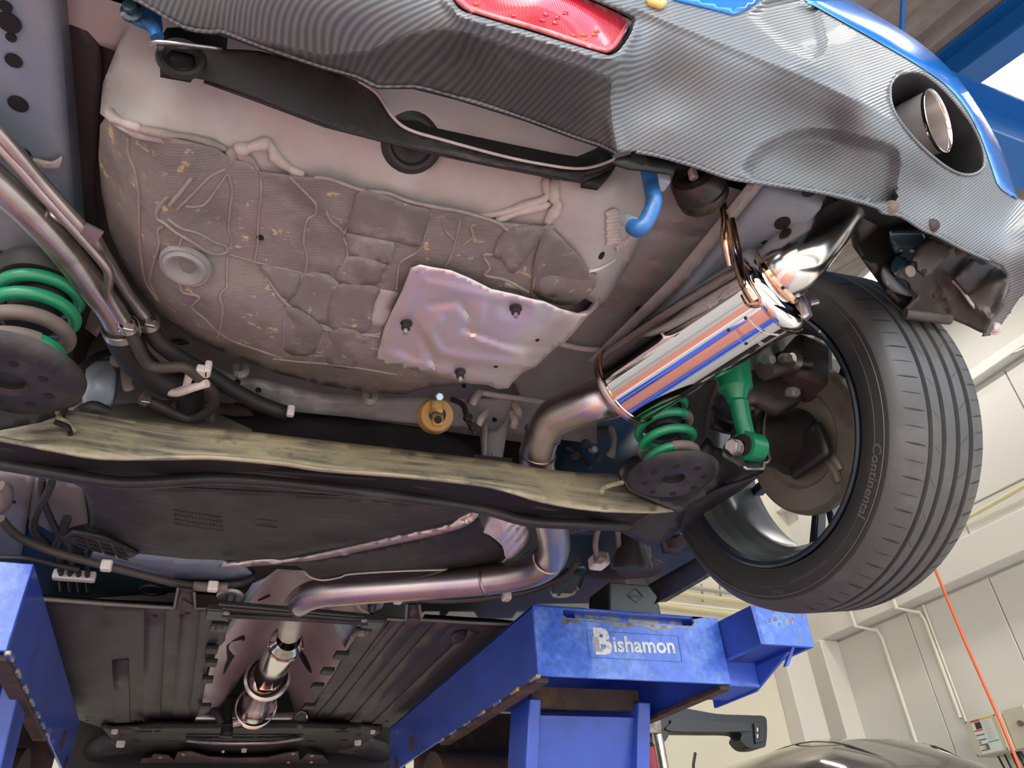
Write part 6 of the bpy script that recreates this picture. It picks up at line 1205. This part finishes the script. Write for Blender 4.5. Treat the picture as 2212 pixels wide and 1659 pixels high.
ctube('cable', [(0, 1050, 'z', .70), (15, 1060, 'z', .70), (10, 1090, 'z', .695), (-10, 1105, 'z', .69)], .011, 'coil_sleeve')

# ---- floor covers
cE = lambda L: [(x/2.765, 1059+y/2.765) for x, y in L]
cF = lambda L: [(700+x/2.765, 1059+y/2.765) for x, y in L]
def zplane(z, pts): return [(*p, 'z', z) for p in pts]
lc = csheet('floor_cover', cE([(150, 640), (245, 645), (1040, 702), (1062, 590), (1150, 600), (1165, 706), (1285, 700), (1290, 740), (1350, 790), (1345, 900), (1320, 925), (1250, 970), (1240, 1040), (1235, 1120), (1200, 1290), (1155, 1396), (770, 1402), (600, 1416), (470, 1372), (150, 1372)]), zplane(.615, [(100, 1300), (460, 1320), (400, 1560)]), 'cover_brown', step=14, solid=.004, label='ribbed dark plastic floor cover left of the tunnel',
            relief=lambda u, v: blob_relief([(211, 1344, 28, 12, 3, -.012, 7), (190, 1320, 5, 3, 0, 0, 5)])(u, v))
def zquad(name, L, z, m, par, solid=.004): return csheet(name, L, zplane(z, [L[0], L[1], L[2]]), m, par=par, step=40, solid=solid)
for L in ([(862, 700), (985, 705), (955, 1390), (855, 1390)], [(1085, 660), (1195, 715), (1125, 1385), (1025, 1385)], [(668, 1030), (765, 1020), (775, 1385), (690, 1388)]): zquad('rib', cE(L), .610, 'rib_brown', lc, .006)
ctube('cover_rim', [(*p, 'z', .611) for p in cE([(245, 652), (640, 680), (1040, 703)])], .004, 'rim_dust', par=lc, sm=2, seg=8); ctube('cover_rim', [(*p, 'z', .611) for p in cE([(1040, 703), (1062, 590)])], .003, 'rim_dust', par=lc, sm=1, seg=8); ctube('cover_rim', [(*p, 'z', .611) for p in cE([(1160, 615), (1167, 706), (1285, 702)])], .003, 'rim_dust', par=lc, sm=1, seg=8)
csheet('cover_wall', cE([(230, 620), (620, 650), (1050, 670), (1042, 702), (640, 682), (240, 652)]), [(*cE([(240, 625)])[0], 'z', .64), (*cE([(1045, 702)])[0], 'z', .615), (*cE([(240, 652)])[0], 'z', .615)], 'black_dusty', par=lc, step=16, solid=.002)
for q_ in cE([(925, 750), (1085, 750), (1120, 735), (520, 1375), (640, 1380), (810, 1375), (970, 1375), (1100, 1372)]): part(MB().disc(P(*q_, 'z', .609), (0, 0, -1), .006, .001, 10), 'slot', 'hole_black', par=lc)
for k, q_ in enumerate(cE([(1265, 950), (1262, 1030), (1240, 1130), (1230, 1290)])): part(MB().box(P(*q_, 'z', .605), .03, .05, .012), 'cover_tab', 'black_plastic', par=lc, bevel=.003)
for q_ in cE([(1310, 815)]): part(MB().box(P(*q_, 'z', .604), .04, .05, .012), 'clip', 'stud_black', par=lc, bevel=.003); part(MB().bolt(P(*q_, 'z', .597), (0, 0, -1), .010, .01, 8), 'clip', 'dust_shield', par=lc)
rc = csheet('floor_cover', cF([(375, 760), (490, 775), (500, 690), (570, 690), (580, 772), (1130, 805), (1130, 900), (430, 1420), (0, 1402), (-85, 1400), (-90, 1320), (60, 1100), (110, 1000), (230, 830), (310, 790)]), zplane(.615, [(850, 1330), (1100, 1350), (700, 1560)]), 'cover_brown', step=14, solid=.004, label='ribbed dark plastic floor cover right of the tunnel')
for L in ([(500, 770), (600, 775), (80, 1395), (0, 1395)], [(668, 790), (775, 795), (220, 1395), (140, 1395)], [(860, 845), (920, 860), (350, 1395), (285, 1395)], [(400, 775), (440, 778), (-30, 1330), (-60, 1395)]): zquad('rib', cF(L), .610, 'rib_brown', rc, .006)
csheet('cover_dent', smooth2(cF([(765, 870), (800, 848), (855, 850), (830, 900), (770, 920)]), 2), zplane(.6093, cF([(765, 870), (855, 850), (770, 920)])), 'black_plastic', par=rc, step=10, solid=.002)
ctube('cover_rim', [(*p, 'z', .611) for p in cF([(375, 770), (490, 775), (495, 690)])], .0035, 'rim_dust', par=rc, sm=1, seg=8); ctube('cover_rim', [(*p, 'z', .611) for p in cF([(570, 690), (582, 772), (860, 790), (1120, 802)])], .004, 'rim_dust', par=rc, sm=1, seg=8)
csheet('cover_wall', cF([(600, 740), (1060, 770), (1140, 780), (1130, 802), (585, 772)]), [(*cF([(600, 740)])[0], 'z', .64), (*cF([(1130, 802)])[0], 'z', .615), (*cF([(585, 772)])[0], 'z', .615)], 'black_dusty', par=rc, step=16, solid=.002)
for q_ in cF([(95, 1380), (235, 1380), (375, 1380), (290, 735)]): part(MB().disc(P(*q_, 'z', .609), (0, 0, -1), .007, .001, 10), 'slot', 'hole_black', par=rc)
for k, q_ in enumerate(cF([(100, 985), (20, 1080), (-40, 1170), (-90, 1290)])): part(MB().box(P(*q_, 'z', .605), .035, .05, .012), 'cover_tab', 'black_plastic', par=rc, bevel=.003)
for q_ in cF([(225, 845)]): part(MB().box(P(*q_, 'z', .604), .04, .05, .012), 'clip', 'stud_black', par=rc, bevel=.003); part(MB().bolt(P(*q_, 'z', .597), (0, 0, -1), .010, .01, 8), 'clip', 'dust_shield', par=rc)
# right floor beside the sill
csheet('right_sill_floor', [(880, 1240), (1100, 1225), (1180, 1160), (1330, 1130), (1500, 1180), (1560, 1230), (1440, 1300), (1180, 1320), (1100, 1350), (880, 1330)], [(900, 1250, 'z', .71), (1100, 1300, 'z', .71), (1300, 1180, 'z', .725), (1500, 1220, 'z', .73)], 'body_blue_dark', step=18, label='dark blue painted floor beside the sill')
csheet('sill', [(1400, 1265), (1470, 1225), (1540, 1185), (1565, 1215), (1540, 1232), (1480, 1268), (1412, 1306), (1420, 1290)], [(1400, 1290, 'x', 1.02), (1560, 1210, 'x', 1.02), (1470, 1225, 'x', 1.0)], 'black_plastic', solid=.006, label='black plastic side sill')
part(MB().lathe(P(1380, 1200, 'z', .68), (0, 0, -1), [(-.05, .03), (.02, .03), (.026, .045), (.03, .055), (.034, .058), (.038, .05), (.038, .0001)], 36), 'arm_bush', 'cover_brown'); part(MB().lathe(P(1365, 1180, 'z', .66), (0, .3, -1), [(-.06, .026), (.0, .030), (.04, .046), (.05, .046), (.05, .0001)], 36), 'bush_mount', 'arm_black')
part(MB().bolt(P(1452, 1172, 'y', 1.30), (.2, -1, -.3), .020, .03, 6), 'pivot_bolt', 'cover_brown'); csheet('pivot_bracket', [(1425, 1130), (1465, 1135), (1478, 1165), (1465, 1200), (1432, 1195), (1425, 1165)], [(1425, 1130, 'y', 1.33), (1478, 1165, 'y', 1.33), (1432, 1195, 'y', 1.36)], 'arm_black', step=12, solid=.006)
part(MB().box(P(1294, 1212, 'z', .65), .035, .05, .03), 'cable_bracket', 'clip_white', 'white bracket for the brake hose', bevel=.006); part(MB().box(P(1296, 1204, 'z', .640), .02, .03, .02), 'cable_bracket', 'dust_shield', bevel=.003)
ctube('brake_hose', [(1292, 1205, 'z', .64), (1286, 1180, 'z', .65), (1290, 1150, 'z', .66), (1300, 1130, 'z', .67)], .0065, 'coil_sleeve'); ctube('brake_hose', [(1340, 1205, 'z', .66), (1336, 1170, 'z', .66), (1334, 1145, 'z', .665)], .006, 'coil_sleeve')
csheet('floor_dent', smooth2([(1190, 1260), (1220, 1235), (1262, 1225), (1262, 1250), (1240, 1285), (1195, 1290)], 3), zplane(.668, [(1190, 1260), (1262, 1225), (1240, 1285)]), 'body_blue_dark', step=8, solid=.006)
part(MB().disc(P(1250, 1238, 'z', .664), (0, 0, -1), .011, .002, 18), 'floor_plug', 'rubber')
ctube('parking_cable', [(1250, 1210, 'z', .665), (1220, 1245, 'z', .655), (1150, 1275, 'z', .645), (1095, 1285, 'z', .64), (1000, 1296, 'z', .638), (900, 1296, 'z', .638), (860, 1292, 'z', .638)], .0075, 'rubber_dirty', 'black cable beside the front pipe')
for u, v in ((1094, 1287), (860, 1293)): part(MB().box(P(u, v, 'z', .636), .02, .026, .024), 'cable_clip', 'clip_white', bevel=.004)
ctube('cable_sleeve', [(866, 1293, 'z', .637), (902, 1295, 'z', .637)], .0105, 'coil_sleeve')
# ---- exhaust tunnel
tunD = Depth([(475, 1330, 'z', .63), (560, 1262, 'z', .66), (600, 1232, 'z', .70), (660, 1236, 'z', .73), (740, 1290, 'z', .69), (815, 1345, 'z', .63), (600, 1320, 'z', .76), (690, 1340, 'z', .75), (745, 1440, 'z', .63), (690, 1400, 'z', .73), (665, 1560, 'z', .63), (640, 1480, 'z', .72), (555, 1420, 'z', .75), (450, 1500, 'z', .63), (500, 1440, 'z', .70), (500, 1400, 'z', .66), (420, 1555, 'z', .63)])
csheet('tunnel_shield', [(470, 1325), (520, 1290), (560, 1258), (600, 1230), (660, 1234), (740, 1280), (810, 1335), (800, 1350), (742, 1440), (700, 1500), (664, 1562), (640, 1550), (625, 1500), (600, 1455), (565, 1435), (535, 1442), (510, 1480), (470, 1535), (432, 1562), (425, 1545), (455, 1440), (478, 1385)], tunD, 'shield_dull', step=8, solid=.0015, label='pinkish tunnel heat shield',
       relief=line_relief([([(585, 1300), (560, 1335), (540, 1400), (490, 1480)], 6, .006), ([(640, 1390), (670, 1440), (690, 1490)], 6, -.006), ([(700, 1380), (745, 1420)], 5, .004), ([(530, 1345), (480, 1440)], 6, -.004), ([(700, 1310), (745, 1400)], 6, .005)]))
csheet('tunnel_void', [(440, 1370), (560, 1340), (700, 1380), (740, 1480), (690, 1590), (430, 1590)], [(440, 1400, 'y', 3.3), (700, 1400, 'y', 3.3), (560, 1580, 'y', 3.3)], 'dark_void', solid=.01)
for L in ([(490, 1395), (520, 1375), (530, 1380), (505, 1420), (488, 1450), (478, 1470), (492, 1425)], [(645, 1405), (660, 1420), (672, 1450), (668, 1452), (650, 1425)], [(558, 1296), (580, 1285), (584, 1288), (562, 1298)]): csheet('shield_gap', smooth2(L, 2), Depth([(*p, 'z', tunD.pt(*p, .006)[2]) for p in L[:4]], 1e-5), 'hole_black', step=10, solid=.001)
for u, v in ((497, 1290), (803, 1306)):
    part(MB().lathe(P(u, v, 'z', .635), (0, -.2, -1), [(-.004, .030), (.002, .028), (.003, .0001)], 32), 'shield_foot', 'shield_alu'); part(MB().lathe(P(u+1, v+2, 'z', .628), (0, 0, -1), [(-.006, .012), (.008, .009), (.02, .005), (.02, .0001)], 14), 'stud', 'stud_black')
for L in ([(545, 1262), (575, 1250), (490, 1370), (470, 1380)], [(700, 1310), (770, 1350), (745, 1400), (735, 1380)]): csheet('tunnel_side', L, zplane(.64, L[:3]), 'rail_bluegrey', step=14, solid=.003)
bb_ = [P(470, 1308, 'z', .605), P(805, 1337, 'z', .605), P(808, 1348, 'z', .600), P(470, 1336, 'z', .600)]
tb = part(MB().prism(bb_, V(0, .0, .014)), 'tunnel_brace', 'hub_black', 'black cross brace under the tunnel', bevel=.004)
ctube('brace_bead', [(480, 1328, 'z', .599), (640, 1337, 'z', .599), (795, 1346, 'z', .599)], .006, 'black_dusty', par=tb, sm=2); ctube('brace_bead', [(480, 1314, 'z', .603), (640, 1327, 'z', .603), (800, 1340, 'z', .603)], .005, 'hub_black', par=tb, sm=2)
part(MB().box(P(470, 1322, 'z', .606), .05, .07, .02), 'brace_end', 'hub_black', par=tb, bevel=.004); part(MB().box(P(806, 1343, 'z', .606), .05, .06, .02), 'brace_end', 'hub_black', par=tb, bevel=.004)
for u, v in ((490, 1323), (787, 1339)): part(MB().bolt(P(u, v, 'z', .597), (0, 0, -1), .008, .004, 6), 'bolt', 'bolt_steel', par=tb)
# ---- front subframe end
cG = lambda L: [(200+x/3.403, 1500+y/3.403) for x, y in L]
ctube('steering_rack', [(*cG([(750, 175)])[0], 'y', 3.05), (*cG([(1200, 180)])[0], 'y', 3.05), (*cG([(1500, 180)])[0], 'y', 3.05)], .024, 'steel_tube', 'steel steering rack tube', seg=20, sm=1)
part(MB().lathe(P(*cG([(1530, 175)])[0], 'y', 3.0), (0, -1, -.2), [(0, .012), (0, .022), (.006, .027), (.012, .022), (.012, .0001)], 24), 'rack_bush', 'stud_black')
part(MB().lathe(P(*cG([(1530, 175)])[0], 'y', 2.985), (0, -1, -.2), [(0, .018), (.004, .024), (.008, .018)], 24), 'rack_bush_ring', 'steel_clamp')
csheet('mount_arm', cG([(965, 0), (1060, 0), (1020, 120), (1035, 230), (1030, 305), (935, 300), (950, 230), (960, 120)]), [(*cG([(965, 0)])[0], 'y', 2.98), (*cG([(1060, 0)])[0], 'y', 2.98), (*cG([(950, 300)])[0], 'y', 2.96)], 'black_plastic', step=10, solid=.02)
ctube('cable', [(*cG([(1030, 215)])[0], 'y', 2.95), (*cG([(1100, 200)])[0], 'y', 2.95), (*cG([(1180, 175)])[0], 'y', 2.95)], .012, 'shield_dull', sm=3); ctube('cable', [(*cG([(885, 120)])[0], 'y', 2.97), (*cG([(920, 150)])[0], 'y', 2.95), (*cG([(945, 215)])[0], 'y', 2.95)], .012, 'rubber', sm=3)
sb = csheet('front_subframe', cG([(60, 230), (150, 250), (300, 240), (420, 220), (760, 225), (1100, 215), (1480, 215), (1700, 225), (1960, 235), (2130, 255), (2100, 290), (2010, 350), (1850, 420), (1840, 455), (1740, 455), (1560, 380), (1500, 420), (1250, 455), (900, 450), (640, 420), (560, 450), (350, 470), (230, 460), (140, 330)]), zplane(.60, cG([(100, 240), (2100, 250), (1000, 450)])), 'cover_brown', step=10, solid=.01, label='dark front subframe', relief=lambda u, v: line_relief([(cG([(690, 330), (850, 345), (1050, 355), (1300, 350), (1480, 325), (1560, 320)]), 5, .02), (cG([(560, 300), (1000, 310), (1500, 310)]), 4, .012), (cG([(560, 260), (1000, 270), (1600, 260)]), 8, -.03)])(u, v))
csheet('subframe_face', cG([(260, 240), (430, 225), (760, 230), (1480, 222), (1700, 228), (1960, 240), (1760, 300), (1560, 318), (1000, 310), (560, 300), (400, 280)]), zplane(.585, cG([(300, 240), (1960, 245), (1000, 310)])), 'black_plastic', par=sb, step=12, solid=.006)
ctube('subframe_rib', [(*p, 'z', .575) for p in cG([(690, 335), (850, 350), (1050, 358), (1300, 352), (1480, 330), (1545, 318)])], .007, 'steel_tube', par=sb, sm=3, seg=8)
for q_ in cG([(780, 315), (870, 316), (1100, 316), (1300, 316), (1420, 314)]): part(MB().box(P(*q_, 'z', .578), .09, .015, .004), 'slot', 'hole_black', par=sb)
for q_ in cG([(590, 345), (1605, 342), (480, 270), (415, 270), (370, 270), (1800, 270), (1830, 270), (1860, 270), (315, 340), (1850, 335)]): part(MB().disc(P(*q_, 'z', .578), (0, 0, -1), .018 if q_[1] > 1598 else .010, .002, 14), 'hole', 'hole_black', par=sb)
for q_, r in zip(cG([(165, 260), (210, 345), (2060, 265), (1950, 340), (1115, 400), (960, 415)]), (.011, .016, .010, .014, .011, .006)): part(MB().bolt(P(*q_, 'z', .585), (0, 0, -1), r, r*1.2, 6), 'bolt', 'clip_white', par=sb)
for s in (0, 1):
    L = [(0, 420), (120, 370), (230, 360), (330, 380)] if s == 0 else [(2200, 440), (2050, 400), (1960, 370), (1820, 380)]
    ctube('control_arm', [(*p, 'z', .62) for p in cG(L)], [.05, .045, .04, .03], 'arm_black', sm=3, seg=16)
    L = [(0, 470), (180, 430), (350, 420)] if s == 0 else [(2200, 480), (2040, 440), (1860, 420)]
    ctube('control_arm', [(*p, 'z', .63) for p in cG(L)], [.03, .03, .03], 'hub_black', sm=3, seg=12)
ut = csheet('engine_undertray', cG([(320, 560), (360, 480), (430, 470), (450, 445), (560, 455), (600, 490), (625, 430), (720, 425), (860, 465), (1000, 475), (1280, 470), (1400, 440), (1510, 425), (1520, 490), (1580, 440), (1640, 450), (1690, 455), (1750, 520), (1800, 560), (1800, 760), (320, 760)]), zplane(.57, cG([(430, 480), (1700, 480), (1000, 560)])), 'undertray_brown', step=10, solid=.005, label='brown black engine undertray', relief=lambda u, v: line_relief([(cG([(870, 490), (830, 760)]), 4, .01), (cG([(1200, 490), (1120, 760)]), 4, .01), (cG([(1480, 510), (1380, 760)]), 4, .008)])(u, v))
for q_ in cG([(670, 438), (500, 460), (1475, 432), (1610, 448), (1605, 495), (1440, 497), (1010, 535)]): part(MB().bolt(P(*q_, 'z', .566), (0, 0, -1), .008, .006, 8), 'bolt', 'bolt_steel', par=ut)
for L in ([(60, 450), (130, 455), (130, 480), (210, 485), (205, 545), (60, 545)], [(205, 505), (330, 510), (320, 560), (205, 560)], [(1820, 470), (1940, 450), (1940, 545), (1820, 545)]): csheet('splash_shield', cG(L), zplane(.60, cG(L[:3])), 'tank_olive', step=14, solid=.01)
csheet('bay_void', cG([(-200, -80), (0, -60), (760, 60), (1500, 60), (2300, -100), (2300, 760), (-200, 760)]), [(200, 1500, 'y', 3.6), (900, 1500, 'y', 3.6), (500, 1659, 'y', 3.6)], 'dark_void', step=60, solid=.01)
